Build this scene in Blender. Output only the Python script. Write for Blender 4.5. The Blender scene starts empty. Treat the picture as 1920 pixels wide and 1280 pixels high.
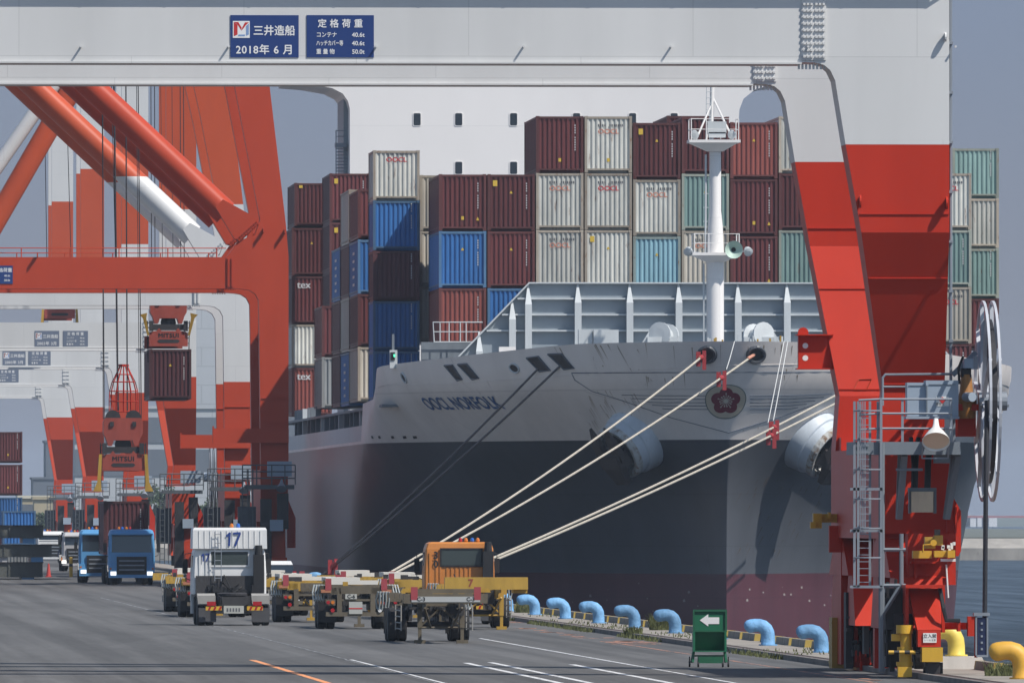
import bpy, bmesh, math, random
from mathutils import Vector, Matrix
from mathutils.bvhtree import BVHTree

random.seed(7)
SC = bpy.context.scene
COL = SC.collection

# ------------------------------------------------------------------ camera
F = 28000.0                       # focal length in pixels of a 1920 wide frame
CAM = Vector((0.0, 0.0, 3.75))    # eye height above the quay
YAW = math.atan(1380.0 / F)       # the quay runs along +Y
PITCH = math.atan(325.0 / F)
cam_data = bpy.data.cameras.new("camera")
cam = bpy.data.objects.new("camera", cam_data)
COL.objects.link(cam)
cam.location = CAM
FWD = Vector((math.sin(YAW) * math.cos(PITCH), math.cos(YAW) * math.cos(PITCH), math.sin(PITCH)))
cam.rotation_euler = FWD.to_track_quat('-Z', 'Y').to_euler()
cam_data.sensor_width = 36.0
cam_data.lens = F / 1920.0 * 36.0
cam_data.clip_start = 5.0
cam_data.clip_end = 60000.0
SC.camera = cam
RGT = FWD.cross(Vector((0, 0, 1))).normalized()
UPV = RGT.cross(FWD).normalized()

# ------------------------------------------------------------------ light
TRAVEL = Vector((-0.66, 0.48, -1.0)).normalized()     # the way sunlight travels
world = bpy.data.worlds.new("World")
SC.world = world
world.use_nodes = True
wn = world.node_tree
sky = wn.nodes.new('ShaderNodeTexSky')
sky.sky_type = 'NISHITA'
sky.sun_disc = False
sky.sun_elevation = math.radians(51)
sky.sun_rotation = math.radians(126)
sky.altitude = 0
sky.air_density = 1.0
sky.dust_density = 0.4
sky.ozone_density = 3.0
bg = wn.nodes['Background']
tint = wn.nodes.new('ShaderNodeMix'); tint.data_type = 'RGBA'; tint.blend_type = 'MULTIPLY'
tint.inputs[0].default_value = 1.0
# tinted by height: dull blue low band, unseen upper sky brightened to fill shade
geo = wn.nodes.new('ShaderNodeTexCoord'); sep = wn.nodes.new('ShaderNodeSeparateXYZ'); wn.links.new(geo.outputs['Generated'], sep.inputs[0])
ramp = wn.nodes.new('ShaderNodeMapRange'); ramp.interpolation_type = 'SMOOTHSTEP'
ramp.inputs[1].default_value = 0.03; ramp.inputs[2].default_value = 0.22; wn.links.new(sep.outputs[2], ramp.inputs[0])
band = wn.nodes.new('ShaderNodeMix'); band.data_type = 'RGBA'
band.inputs['A'].default_value = (.285, .31, .49, 1); band.inputs['B'].default_value = (1.10, 1.0, .88, 1)
wn.links.new(ramp.outputs[0], band.inputs[0]); wn.links.new(band.outputs['Result'], tint.inputs['B'])
wn.links.new(sky.outputs[0], tint.inputs['A'])
wn.links.new(tint.outputs['Result'], bg.inputs['Color'])
bg.inputs['Strength'].default_value = 0.12
sun_data = bpy.data.lights.new("sun", 'SUN')
sun_data.energy = 4.2
sun_data.angle = math.radians(0.5)
sun_data.color = (1.0, 0.95, 0.88)
sun = bpy.data.objects.new("sun", sun_data)
COL.objects.link(sun)
sun.location = (200, -100, 400)
sun.rotation_euler = TRAVEL.to_track_quat('-Z', 'Y').to_euler()
SC.view_settings.view_transform = 'Standard'
SC.view_settings.look = 'None'
SC.view_settings.exposure = 0.25
SC.view_settings.gamma = 1.0
SC.cycles.volume_bounces = 0
SC.cycles.max_bounces = 6
SC.cycles.use_denoising = True

# ------------------------------------------------------------------ helpers
def ray(px, py):
    d = FWD + RGT * ((px - 960.0) / F) + UPV * ((640.0 - py) / F)
    return d / d.y

def at(px, py, Y):
    "point of the plane y = Y that the photograph shows at pixel px, py"
    return CAM + ray(px, py) * Y

def gnd(px, py, z=0.0):
    r = ray(px, py)
    return CAM + r * ((z - CAM.z) / r.z)

def dist(s):
    "distance at which a metre is s pixels"
    return F / s

OFF = {}

def root_of(o):
    while o.parent:
        o = o.parent
    return o

class MB:
    def __init__(self):
        self.v = []; self.f = []; self.m = []
    def add(self, vs, fs, mi=0):
        b = len(self.v)
        self.v += [tuple(p) for p in vs]
        for f in fs:
            self.f.append(tuple(b + i for i in f)); self.m.append(mi)
        return self
    def box(self, x0, x1, y0, y1, z0, z1, mi=0):
        return self.add([(x0,y0,z0),(x1,y0,z0),(x1,y1,z0),(x0,y1,z0),(x0,y0,z1),(x1,y0,z1),(x1,y1,z1),(x0,y1,z1)],
                 [(3,2,1,0),(4,5,6,7),(0,1,5,4),(1,2,6,5),(2,3,7,6),(3,0,4,7)], mi)
    def cbox(self, c, sx, sy, sz, mi=0):
        return self.box(c[0]-sx/2, c[0]+sx/2, c[1]-sy/2, c[1]+sy/2, c[2]-sz/2, c[2]+sz/2, mi)
    def pbox(self, px0, px1, py0, py1, Y, dep, mi=0):
        "box whose front face fills a pixel rectangle at y = Y"
        a = at(px0, py1, Y); b = at(px1, py0, Y)
        return self.box(a.x, b.x, Y, Y + dep, a.z, b.z, mi)
    def loft(self, secs, cap=True, mi=0, closed=True):
        n = len(secs[0]); b = len(self.v)
        for s in secs:
            self.v += [tuple(p) for p in s]
        rng = range(n) if closed else range(n - 1)
        for k in range(len(secs) - 1):
            for i in rng:
                j = (i + 1) % n
                self.f.append((b+k*n+i, b+k*n+j, b+(k+1)*n+j, b+(k+1)*n+i)); self.m.append(mi)
        if cap:
            self.f.append(tuple(b + i for i in reversed(range(n)))); self.m.append(mi)
            e = b + (len(secs) - 1) * n
            self.f.append(tuple(e + i for i in range(n))); self.m.append(mi)
        return self
    def tube(self, pts, r, n=8, cap=True, mi=0):
        pts = [Vector(p) for p in pts]
        rs = r if isinstance(r, (list, tuple)) else [r] * len(pts)
        secs = []; prev = None
        for i, p in enumerate(pts):
            if i == 0: t = pts[1] - pts[0]
            elif i == len(pts) - 1: t = pts[-1] - pts[-2]
            else: t = (pts[i+1] - p).normalized() + (p - pts[i-1]).normalized()
            t.normalize()
            if prev is None:
                a = Vector((0, 0, 1)) if abs(t.z) < 0.9 else Vector((0, 1, 0))
                u = t.cross(a).normalized()
            else:
                u = (prev - t * prev.dot(t)).normalized()
            prev = u; w = t.cross(u)
            secs.append([p + (u * math.cos(k * 2 * math.pi / n) + w * math.sin(k * 2 * math.pi / n)) * rs[i] for k in range(n)])
        return self.loft(secs, cap, mi)
    def bar(self, p, q, w, h=None, mi=0, up=(0, 0, 1)):
        "rectangular bar from p to q"
        p = Vector(p); q = Vector(q); h = h or w
        t = (q - p).normalized(); up = Vector(up)
        if abs(t.dot(up)) > 0.95: up = Vector((0, 1, 0))
        u = t.cross(up).normalized() * (w / 2); v = u.cross(t).normalized() * (h / 2)
        return self.loft([[c + u + v, c - u + v, c - u - v, c + u - v] for c in (p, q)], True, mi)
    def prism(self, poly, axis, c0, c1, mi=0):
        def P(a, b, c):
            return (c, a, b) if axis == 'x' else (a, c, b) if axis == 'y' else (a, b, c)
        return self.loft([[P(a, b, c0) for a, b in poly], [P(a, b, c1) for a, b in poly]], True, mi)
    def lathe(self, prof, o, ax, n=16, mi=0, cap=True):
        o = Vector(o); ax = Vector(ax).normalized()
        a = Vector((0, 0, 1)) if abs(ax.z) < 0.9 else Vector((0, 1, 0))
        u = ax.cross(a).normalized(); w = ax.cross(u)
        return self.loft([[o + ax * h + (u * math.cos(k*2*math.pi/n) + w * math.sin(k*2*math.pi/n)) * max(r, 1e-4) for k in range(n)] for r, h in prof], cap, mi)
    def ball(self, c, r, n=10, mi=0):
        k = 6
        return self.lathe([(r * math.sin(math.pi * i / k), -r * math.cos(math.pi * i / k)) for i in range(k + 1)], c, (0, 0, 1), n, mi, False)
    def text(self, mesh, M, mi=0):
        return self.add([M @ v.co for v in mesh.vertices], [tuple(p.vertices) for p in mesh.polygons], mi)
    def build(self, name, mat, parent=None, smooth=False, kind=None):
        me = bpy.data.meshes.new(name)
        off = Vector((0, 0, 0))
        if parent is not None:
            off = OFF.get(root_of(parent).name, off)
        me.from_pydata([(a[0]-off.x, a[1]-off.y, a[2]-off.z) for a in self.v], [], self.f)
        for m in (mat if isinstance(mat, (list, tuple)) else [mat]):
            me.materials.append(m)
        if any(self.m):
            me.polygons.foreach_set('material_index', self.m)
        bm = bmesh.new(); bm.from_mesh(me)
        bmesh.ops.recalc_face_normals(bm, faces=bm.faces); bm.to_mesh(me); bm.free()
        if smooth:
            me.polygons.foreach_set('use_smooth', [True] * len(me.polygons))
            try: me.set_sharp_from_angle(angle=math.radians(40))
            except Exception: pass
        o = bpy.data.objects.new(name, me)
        COL.objects.link(o)
        if parent is not None: o.parent = parent
        if kind: o['kind'] = kind
        return o

def tag(o, label, cat, group=None, kind=None):
    o['label'] = label; o['category'] = cat
    if group: o['group'] = group
    if kind: o['kind'] = kind
    return o

def thing(name, label, cat, loc=(0, 0, 0), group=None, worldspace=True, rz=0.0):
    o = bpy.data.objects.new(name, None)
    o.empty_display_size = 0.3
    COL.objects.link(o)
    o.location = loc; o.rotation_euler = (0, 0, rz)
    tag(o, label, cat, group)
    OFF[o.name] = Vector(loc) if worldspace else Vector((0, 0, 0))
    return o

def copy_tree(o, parent=None):
    c = o.copy(); COL.objects.link(c)
    if parent: c.parent = parent; c.matrix_parent_inverse = Matrix()
    for ch in list(o.children):
        copy_tree(ch, c)
    return c

_txt = {}
def text_mesh(s, size=1.0, align='CENTER', bold=0.0, depth=0.0, spacing=1.0, sx=1.0):
    key = (s, size, align, bold, depth, spacing, sx)
    if key not in _txt:
        cu = bpy.data.curves.new('lettering', 'FONT')
        cu.body = s; cu.size = size; cu.align_x = align; cu.align_y = 'CENTER'
        cu.offset = bold; cu.extrude = depth; cu.space_character = spacing; cu.resolution_u = 3
        o = bpy.data.objects.new('lettering', cu); COL.objects.link(o)
        bpy.context.view_layer.update()
        me = bpy.data.meshes.new_from_object(o.evaluated_get(bpy.context.evaluated_depsgraph_get()))
        for v in me.vertices: v.co.x *= sx
        bpy.data.objects.remove(o)
        _txt[key] = me
    return _txt[key]

def wall_text(mb, s, x, y, z, size, align='CENTER', bold=0.0, spacing=1.0, sx=1.0, mi=0, flip=False):
    "lettering on a face that looks towards -Y (or +Y when flipped)"
    M = Matrix(((1,0,0,x),(0,0,-1,y),(0,1,0,z),(0,0,0,1)))
    if flip: M = Matrix(((-1,0,0,x),(0,0,1,y),(0,1,0,z),(0,0,0,1)))
    me = text_mesh(s, size, align, 0.0, 0.0, spacing, sx)
    mb.text(me, M, mi)
    if bold:      # struck again a hair to each side for a heavier weight
        k = -1 if not flip else 1
        for q, (dx, dz) in enumerate(((bold * 1.6, 0), (-bold * 1.6, 0), (0, bold * 1.6), (0, -bold * 1.6))):
            M2 = M.copy(); M2[0][3] += dx * size; M2[2][3] += dz * size; M2[1][3] += k * .0006 * (q + 1)
            mb.text(me, M2, mi)
    return mb

# ------------------------------------------------------------------ materials
def mat_new(name):
    m = bpy.data.materials.new(name); m.use_nodes = True
    nt = m.node_tree; b = nt.nodes['Principled BSDF']
    return m, nt, b

def paint(name, rgb, rough=0.5, var=0.12, scale=0.7, rust=0.0, rust_rgb=(0.16, 0.07, 0.03), metal=0.0, streak=0.2,
          rand=False, bump=0.0, dirt=0.0, spec=0.5, plates=None):
    "worn paint: cloudy tone, vertical streaks, rust patches"
    m, nt, b = mat_new(name)
    N = nt.nodes.new; L = nt.links.new
    tc = N('ShaderNodeTexCoord'); co = tc.outputs['Object']
    if rand:
        oi = N('ShaderNodeObjectInfo'); mul = N('ShaderNodeVectorMath'); mul.operation = 'SCALE'
        cmb = N('ShaderNodeCombineXYZ')
        for i in range(3): L(oi.outputs['Random'], cmb.inputs[i])
        L(cmb.outputs[0], mul.inputs[0]); mul.inputs['Scale'].default_value = 57.0
        add = N('ShaderNodeVectorMath'); L(co, add.inputs[0]); L(mul.outputs[0], add.inputs[1]); co = add.outputs[0]
    mp = N('ShaderNodeMapping'); mp.inputs['Scale'].default_value = (1, 1, streak); L(co, mp.inputs[0])
    n1 = N('ShaderNodeTexNoise'); n1.inputs['Scale'].default_value = scale; n1.inputs['Detail'].default_value = 6; L(mp.outputs[0], n1.inputs[0])
    n1.inputs['Roughness'].default_value = 0.65
    mr = N('ShaderNodeMapRange'); mr.inputs[1].default_value = 0.3; mr.inputs[2].default_value = 0.7
    mr.inputs[3].default_value = 1 - var; mr.inputs[4].default_value = 1 + var; L(n1.outputs[0], mr.inputs[0])
    sc = N('ShaderNodeVectorMath'); sc.operation = 'SCALE'; sc.inputs[0].default_value = rgb; L(mr.outputs[0], sc.inputs['Scale'])
    col = sc.outputs[0]
    if rand:
        mr2 = N('ShaderNodeMapRange'); mr2.inputs[3].default_value = 0.74; mr2.inputs[4].default_value = 1.22; L(oi.outputs['Random'], mr2.inputs[0])
        s2 = N('ShaderNodeVectorMath'); s2.operation = 'SCALE'; L(col, s2.inputs[0]); L(mr2.outputs[0], s2.inputs['Scale']); col = s2.outputs[0]
    if rust > 0:
        n2 = N('ShaderNodeTexNoise'); n2.inputs['Scale'].default_value = scale * 3.1; n2.inputs['Detail'].default_value = 9; n2.inputs['Roughness'].default_value = 0.7; L(mp.outputs[0], n2.inputs[0])
        r2 = N('ShaderNodeMapRange'); r2.inputs[1].default_value = 0.72 - rust * 0.3; r2.inputs[2].default_value = 0.80 - rust * 0.2; L(n2.outputs[0], r2.inputs[0])
        mx = N('ShaderNodeMix'); mx.data_type = 'RGBA'; mx.inputs['B'].default_value = (*rust_rgb, 1)
        L(r2.outputs[0], mx.inputs[0]); L(col, mx.inputs['A']); col = mx.outputs['Result']
    if plates:
        # welded plate seams: thin darker lines on a regular grid
        bt = N('ShaderNodeTexBrick'); bt.offset = 0.5
        sp = N('ShaderNodeSeparateXYZ'); L(tc.outputs['Object'], sp.inputs[0]); cb = N('ShaderNodeCombineXYZ')
        if plates[2] == 'xz': L(sp.outputs[0], cb.inputs[0])
        else:
            sm = N('ShaderNodeMath'); L(sp.outputs[0], sm.inputs[0]); L(sp.outputs[1], sm.inputs[1]); L(sm.outputs[0], cb.inputs[0])
        L(sp.outputs[2], cb.inputs[1]); L(cb.outputs[0], bt.inputs[0]); bt.inputs['Scale'].default_value = 1.0
        bt.inputs['Brick Width'].default_value = plates[0]; bt.inputs['Row Height'].default_value = plates[1]
        bt.inputs['Mortar Size'].default_value = plates[3]; bt.inputs['Mortar Smooth'].default_value = 0.6
        bt.inputs['Color1'].default_value = (1, 1, 1, 1); bt.inputs['Color2'].default_value = (.97, .97, .97, 1); bt.inputs['Mortar'].default_value = (.8, .8, .8, 1)
        mu = N('ShaderNodeMix'); mu.data_type = 'RGBA'; mu.blend_type = 'MULTIPLY'; mu.inputs[0].default_value = 1.0
        L(col, mu.inputs['A']); L(bt.outputs[0], mu.inputs['B']); col = mu.outputs['Result']
    L(col, b.inputs['Base Color'])
    b.inputs['Roughness'].default_value = rough; b.inputs['Metallic'].default_value = metal
    b.inputs['Specular IOR Level'].default_value = spec
    if bump:
        bn = N('ShaderNodeBump'); bn.inputs['Strength'].default_value = bump; bn.inputs['Distance'].default_value = 0.05
        n3 = N('ShaderNodeTexNoise'); n3.inputs['Scale'].default_value = scale * 2; n3.inputs['Detail'].default_value = 4; L(co, n3.inputs[0])
        L(n3.outputs[0], bn.inputs['Height']); L(bn.outputs[0], b.inputs['Normal'])
    return m

def plain(name, rgb, rough=0.5, metal=0.0, emit=None, spec=0.5):
    m, nt, b = mat_new(name)
    b.inputs['Base Color'].default_value = (*rgb, 1); b.inputs['Roughness'].default_value = rough; b.inputs['Metallic'].default_value = metal
    b.inputs['Specular IOR Level'].default_value = spec
    if emit:
        b.inputs['Emission Color'].default_value = (*emit[0], 1); b.inputs['Emission Strength'].default_value = emit[1]
    return m

def glass_dark(name, rgb=(0.02, 0.03, 0.04)):
    return plain(name, rgb, 0.08, 0.0, spec=0.8)

M = {}
M['crane_white'] = paint('crane white paint', (0.62, 0.62, 0.61), 0.45, 0.07, 0.35, rust=0.16, rust_rgb=(.50, .485, .46), streak=0.12, plates=(5.2, 2.05, 'xz', 0.012))
M['crane_red'] = paint('crane red paint', (0.46, 0.034, 0.017), 0.42, 0.09, 0.5, rust=.10, rust_rgb=(.33, .03, .02), streak=0.14, spec=.2)
M['crane_orange'] = paint('sun faded crane orange', (0.48, 0.078, 0.028), 0.42, 0.09, 0.4, streak=0.3, spec=.25)
M['crane_orange_dark'] = paint('crane orange red', (0.44, 0.056, 0.024), 0.42, 0.09, 0.4, streak=0.3, spec=.2)
M['galv'] = paint('galvanised steel', (0.23, 0.255, 0.29), 0.5, 0.15, 2.0, metal=0.2)
M['steel_grey'] = paint('grey deck steel', (0.16, 0.185, 0.21), 0.55, 0.12, 1.5)
M['cabinet'] = paint('cabinet grey blue', (0.30, 0.36, 0.43), 0.45, 0.05, 1.2)
M['black'] = plain('black rubber', (0.012, 0.012, 0.014), 0.6)
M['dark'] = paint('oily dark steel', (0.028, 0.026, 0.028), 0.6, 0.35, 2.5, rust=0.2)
M['yellow'] = paint('safety yellow', (0.58, 0.34, 0.03), 0.45, 0.12, 2.0, rust=0.12)
M['yellow_dirty'] = paint('worn yellow', (0.42, 0.25, 0.035), 0.5, 0.22, 2.0, rust=0.4, rust_rgb=(0.10, 0.06, 0.03))
M['lamp_white'] = plain('lamp housing white', (0.75, 0.75, 0.72), 0.3)
M['lens'] = plain('lamp lens', (0.75, 0.66, 0.50), 0.2)
M['sign_blue'] = paint('sign blue', (0.018, 0.045, 0.17), 0.35, 0.06, 1.5)
M['sign_white'] = plain('sign lettering white', (0.75, 0.75, 0.75), 0.5)
M['sign_red'] = plain('emblem red', (0.50, 0.03, 0.03), 0.5)
M['sign_lblue'] = plain('emblem pale blue', (0.20, 0.30, 0.52), 0.5)
M['blue_black'] = plain('deep blue steel', (0.01, 0.018, 0.06), 0.45)
M['amber'] = plain('amber lens', (0.55, 0.16, 0.02), 0.2)
M['blue_lens'] = plain('blue lens', (0.03, 0.12, 0.45), 0.2)
M['red_lens'] = plain('red lens', (0.35, 0.015, 0.02), 0.2)
M['green_lens'] = plain('green lens', (0.02, 0.30, 0.12), 0.2)
M['clear_lens'] = plain('clear headlamp', (0.7, 0.7, 0.7), 0.1)
M['glass'] = glass_dark('dark window glass')
M['cable'] = plain('black steel cable', (0.02, 0.02, 0.025), 0.6)
# ------------------------------------------------------------------ the ground, the water, the far shore
QX = 28.9          # edge of the quay
KX = 26.15         # kerb between asphalt and the raised apron
KZ = 0.10

def asphalt_mat():
    m, nt, b = mat_new('asphalt')
    N = nt.nodes.new; L = nt.links.new
    tc = N('ShaderNodeTexCoord')
    n1 = N('ShaderNodeTexNoise'); n1.inputs['Scale'].default_value = 0.045; n1.inputs['Detail'].default_value = 8; n1.inputs['Roughness'].default_value = 0.7
    mp = N('ShaderNodeMapping'); mp.inputs['Scale'].default_value = (1.0, 0.25, 1.0); L(tc.outputs['Object'], mp.inputs[0]); L(mp.outputs[0], n1.inputs[0])
    n2 = N('ShaderNodeTexNoise'); n2.inputs['Scale'].default_value = 3.0; n2.inputs['Detail'].default_value = 8; n2.inputs['Roughness'].default_value = 0.8
    mp2 = N('ShaderNodeMapping'); mp2.inputs['Scale'].default_value = (1.0, 0.06, 1.0); L(tc.outputs['Object'], mp2.inputs[0]); L(mp2.outputs[0], n2.inputs[0])
    ad = N('ShaderNodeMath'); ad.operation = 'ADD'; L(n1.outputs[0], ad.inputs[0])
    ml = N('ShaderNodeMath'); ml.operation = 'MULTIPLY'; ml.inputs[1].default_value = 0.7; L(n2.outputs[0], ml.inputs[0]); L(ml.outputs[0], ad.inputs[1])
    cr = N('ShaderNodeValToRGB'); L(ad.outputs[0], cr.inputs[0])
    e = cr.color_ramp.elements
    e[0].position = 0.55; e[0].color = (0.084, 0.083, 0.083, 1)
    e[1].position = 1.15; e[1].color = (0.134, 0.132, 0.130, 1)
    # tyre tracks run along the quay, darker repair patches lie across it
    n4 = N('ShaderNodeTexNoise'); n4.inputs['Scale'].default_value = 1.0; n4.inputs['Detail'].default_value = 5; n4.inputs['Roughness'].default_value = 0.6
    mp4 = N('ShaderNodeMapping'); mp4.inputs['Scale'].default_value = (0.9, 0.006, 1.0); L(tc.outputs['Object'], mp4.inputs[0]); L(mp4.outputs[0], n4.inputs[0])
    r4 = N('ShaderNodeMapRange'); r4.inputs[1].default_value = .38; r4.inputs[2].default_value = .62; r4.inputs[3].default_value = .76; r4.inputs[4].default_value = 1.12; L(n4.outputs[0], r4.inputs[0])
    vo = N('ShaderNodeTexVoronoi'); vo.inputs['Scale'].default_value = 1.0; mp5 = N('ShaderNodeMapping'); mp5.inputs['Scale'].default_value = (0.16, 0.018, 1.0); L(tc.outputs['Object'], mp5.inputs[0]); L(mp5.outputs[0], vo.inputs[0])
    r5 = N('ShaderNodeMapRange'); r5.inputs[3].default_value = .86; r5.inputs[4].default_value = 1.06; L(vo.outputs['Color'], r5.inputs[0])
    m4 = N('ShaderNodeMath'); m4.operation = 'MULTIPLY'; L(r4.outputs[0], m4.inputs[0]); L(r5.outputs[0], m4.inputs[1])
    v4 = N('ShaderNodeVectorMath'); v4.operation = 'SCALE'; L(cr.outputs[0], v4.inputs[0]); L(m4.outputs[0], v4.inputs['Scale'])
    L(v4.outputs[0], b.inputs['Base Color']); b.inputs['Roughness'].default_value = 0.9; b.inputs['Specular IOR Level'].default_value = 0.2
    bn = N('ShaderNodeBump'); bn.inputs['Strength'].default_value = 0.25; bn.inputs['Distance'].default_value = 0.02
    L(n2.outputs[0], bn.inputs['Height']); L(bn.outputs[0], b.inputs['Normal'])
    return m
M['asphalt'] = asphalt_mat()

mb = MB(); mb.box(-900, KX, -300, 2500, -6, 0.0)
mb.build('ground', M['asphalt'], kind='structure')
M['concrete'] = paint('quay concrete', (0.27, 0.24, 0.205), 0.85, 0.28, 0.8, streak=1.0, rust=0.30, rust_rgb=(0.12, 0.10, 0.085), bump=0.3)
M['concrete_edge'] = paint('kerb concrete', (0.16, 0.145, 0.13), 0.9, 0.35, 1.2, streak=1.0, rust=0.35, rust_rgb=(0.07, 0.06, 0.05))
mb = MB()
mb.box(KX + 0.16, QX, -300, 1700, -6, KZ)
mb.build('quay_apron', M['concrete'], kind='structure')
mb = MB(); mb.box(KX + 0.002, KX + 0.158, -300, 1700, -5.9, KZ + 0.03)
mb.build('kerb', M['concrete_edge'], kind='structure')
# sunken crane rail in the apron
mb = MB(); mb.box(26.44, 26.62, -300, 1700, KZ + 0.004, KZ + 0.008)
mb.build('crane_rail', paint('rusty rail', (0.085, 0.05, 0.04), 0.6, 0.4, 3.0, streak=1), kind='structure')
mb = MB(); mb.box(26.30, 26.40, -300, 1700, KZ + 0.004, KZ + 0.008); mb.box(26.68, 26.76, -300, 1700, KZ + 0.004, KZ + 0.008)
mb.build('rail_groove', paint('groove dirt', (0.06, 0.05, 0.04), 0.9, 0.5, 3.0, streak=1), kind='structure')

# painted lines, all running along the quay
def worn(name, rgb, wear):
    m, nt, b = mat_new(name); N = nt.nodes.new; L = nt.links.new
    tc = N('ShaderNodeTexCoord'); mp = N('ShaderNodeMapping'); mp.inputs['Scale'].default_value = (4.0, 0.35, 1); L(tc.outputs['Object'], mp.inputs[0])
    n = N('ShaderNodeTexNoise'); n.inputs['Scale'].default_value = 1.3; n.inputs['Detail'].default_value = 8; n.inputs['Roughness'].default_value = .75; L(mp.outputs[0], n.inputs[0])
    r = N('ShaderNodeMapRange'); r.inputs[1].default_value = wear - .08; r.inputs[2].default_value = wear + .1; L(n.outputs[0], r.inputs[0])
    mx = N('ShaderNodeMix'); mx.data_type = 'RGBA'; mx.inputs['A'].default_value = (*rgb, 1); mx.inputs['B'].default_value = (.088, .088, .090, 1)
    L(r.outputs[0], mx.inputs[0]); L(mx.outputs['Result'], b.inputs['Base Color']); b.inputs['Roughness'].default_value = .8
    return m
M['line_white'] = worn('white line paint', (.62, .62, .62), .58)
M['line_faded'] = worn('faded white line paint', (.42, .42, .42), .43)
M['line_orange'] = worn('orange line paint', (.75, .30, .12), .60)
M['line_orange_faded'] = worn('faded orange marks', (.52, .22, .12), .47)
def line(px, py, y_far_px, w, mat, y_end=None):
    X = gnd(px, py).x
    Ya = gnd(px, y_far_px).y
    Yb = 200 if y_end is None else gnd(px, y_end).y
    mb = MB(); mb.box(X - w/2, X + w/2, Yb, Ya, 0.001, 0.005)
    mb.build('road_marking', mat, kind='structure')
line(745, 1259, 1236, .20, M['line_white'])
line(975, 1263.8, 1242, .17, M['line_white'])
line(1016, 1261, 1241, .16, M['line_white'])
line(1168, 1263, 1245, .17, M['line_white'])
line(1145, 1239, 1196, .10, M['line_white'])
line(545, 1258.5, 1236.5, .17, M['line_orange'])
line(1306, 1228, 1205, .13, M['line_orange_faded'])
line(560, 1213, 1150, .08, M['line_faded'])
line(300, 1148, 1120, .10, M['line_faded'], 1175)
# loose orange survey dashes beside the kerb
mb = MB()
rd = random.Random(3)
for (x0, x1, y) in ((952, 990, 1166), (975, 1006, 1178), (1035, 1052, 1187), (1082, 1096, 1195), (1128, 1230, 1204), (1136, 1170, 1199), (1000, 1030, 1183), (1590, 1600, 1270)):
    for k in range(5):
        a = gnd(x0 + rd.random() * 6, y + rd.uniform(-2, 2)); b = gnd(x1 - rd.random() * 6, y + rd.uniform(-2, 2))
        yy = (a.y + b.y) / 2 + rd.uniform(-6, 6)
        mb.box(a.x + rd.random() * .2, max(a.x + .4, min(b.x, KX - .1)), yy - rd.uniform(.3, 1.2), yy + rd.uniform(.3, 1.2), .001, .0045)
mb.build('orange_marking', M['line_orange_faded'], kind='structure')

# ---- water
def sea_mat():
    m, nt, b = mat_new('harbour water'); N = nt.nodes.new; L = nt.links.new
    tc = N('ShaderNodeTexCoord')
    mp = N('ShaderNodeMapping'); mp.inputs['Scale'].default_value = (0.42, 0.016, 1); L(tc.outputs['Object'], mp.inputs[0])
    n = N('ShaderNodeTexNoise'); n.inputs['Scale'].default_value = 0.9; n.inputs['Detail'].default_value = 7; n.inputs['Roughness'].default_value = .62; n.inputs['Distortion'].default_value = .4; L(mp.outputs[0], n.inputs[0])
    r = N('ShaderNodeValToRGB'); L(n.outputs[0], r.inputs[0]); e = r.color_ramp.elements
    e[0].position = .40; e[0].color = (.002, .005, .010, 1); e[1].position = .66; e[1].color = (.050, .066, .088, 1)  # light and dark of the ripples painted into the base colour
    L(r.outputs[0], b.inputs['Base Color']); b.inputs['Roughness'].default_value = .35; b.inputs['Specular IOR Level'].default_value = .06
    bn = N('ShaderNodeBump'); bn.inputs['Strength'].default_value = 1.0; bn.inputs['Distance'].default_value = 1.6; L(n.outputs[0], bn.inputs['Height']); L(bn.outputs[0], b.inputs['Normal'])
    return m
mb = MB(); mb.add([(-3000, -700, -3), (6000, -700, -3), (6000, 14000, -3), (-3000, 14000, -3)], [(0, 1, 2, 3)])
mb.build('sea', sea_mat(), kind='structure')

# ---- far land
M['far_land'] = paint('far shore', (0.10, 0.12, 0.10), 0.9, 0.3, 0.01, streak=1)
mb = MB()
secs = []
for i in range(60):
    x = -2500 + i * 100
    h = 4 + 2.5 * math.sin(i * .9) + 2 * math.sin(i * .37 + 1)
    secs.append([(x, 8600, -3.2), (x, 8700, h * .6), (x, 9000, h), (x, 9600, -3.2)])
mb.loft(secs)
mb.build('hills', M['far_land'], kind='structure')
mb = MB(); mb.box(-1200, 330, 2500, 4200, -6, 0.02)
mb.build('terrain', paint('far ground', (.11, .12, .10), .9, .3, .02, streak=1), kind='structure')

# ---- breakwater
bw_mat = paint('breakwater concrete', (0.30, 0.28, 0.25), 0.9, 0.3, 0.25, streak=.5, rust=.3, rust_rgb=(.18, .16, .14), bump=.2)
bw = thing('breakwater', 'long pale concrete breakwater across the water beyond the moored ship', 'breakwater', (150, 2225, -3))
mb = MB()
for k in range(-3, 26):
    mb.box(110 + k*22, 110 + k*22 + 21.9, 2225, 2231, -6, -1.2)
mb.build('lower_wall', bw_mat, bw)
mb = MB(); mb.prism([(2226.5, -1.2), (2229.5, .25), (2229.5, -1.2)], 'x', 44, 680)
mb.box(44, 680, 2229.6, 2230.9, -1.2, .22)
mb.build('parapet', bw_mat, bw)
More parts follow.
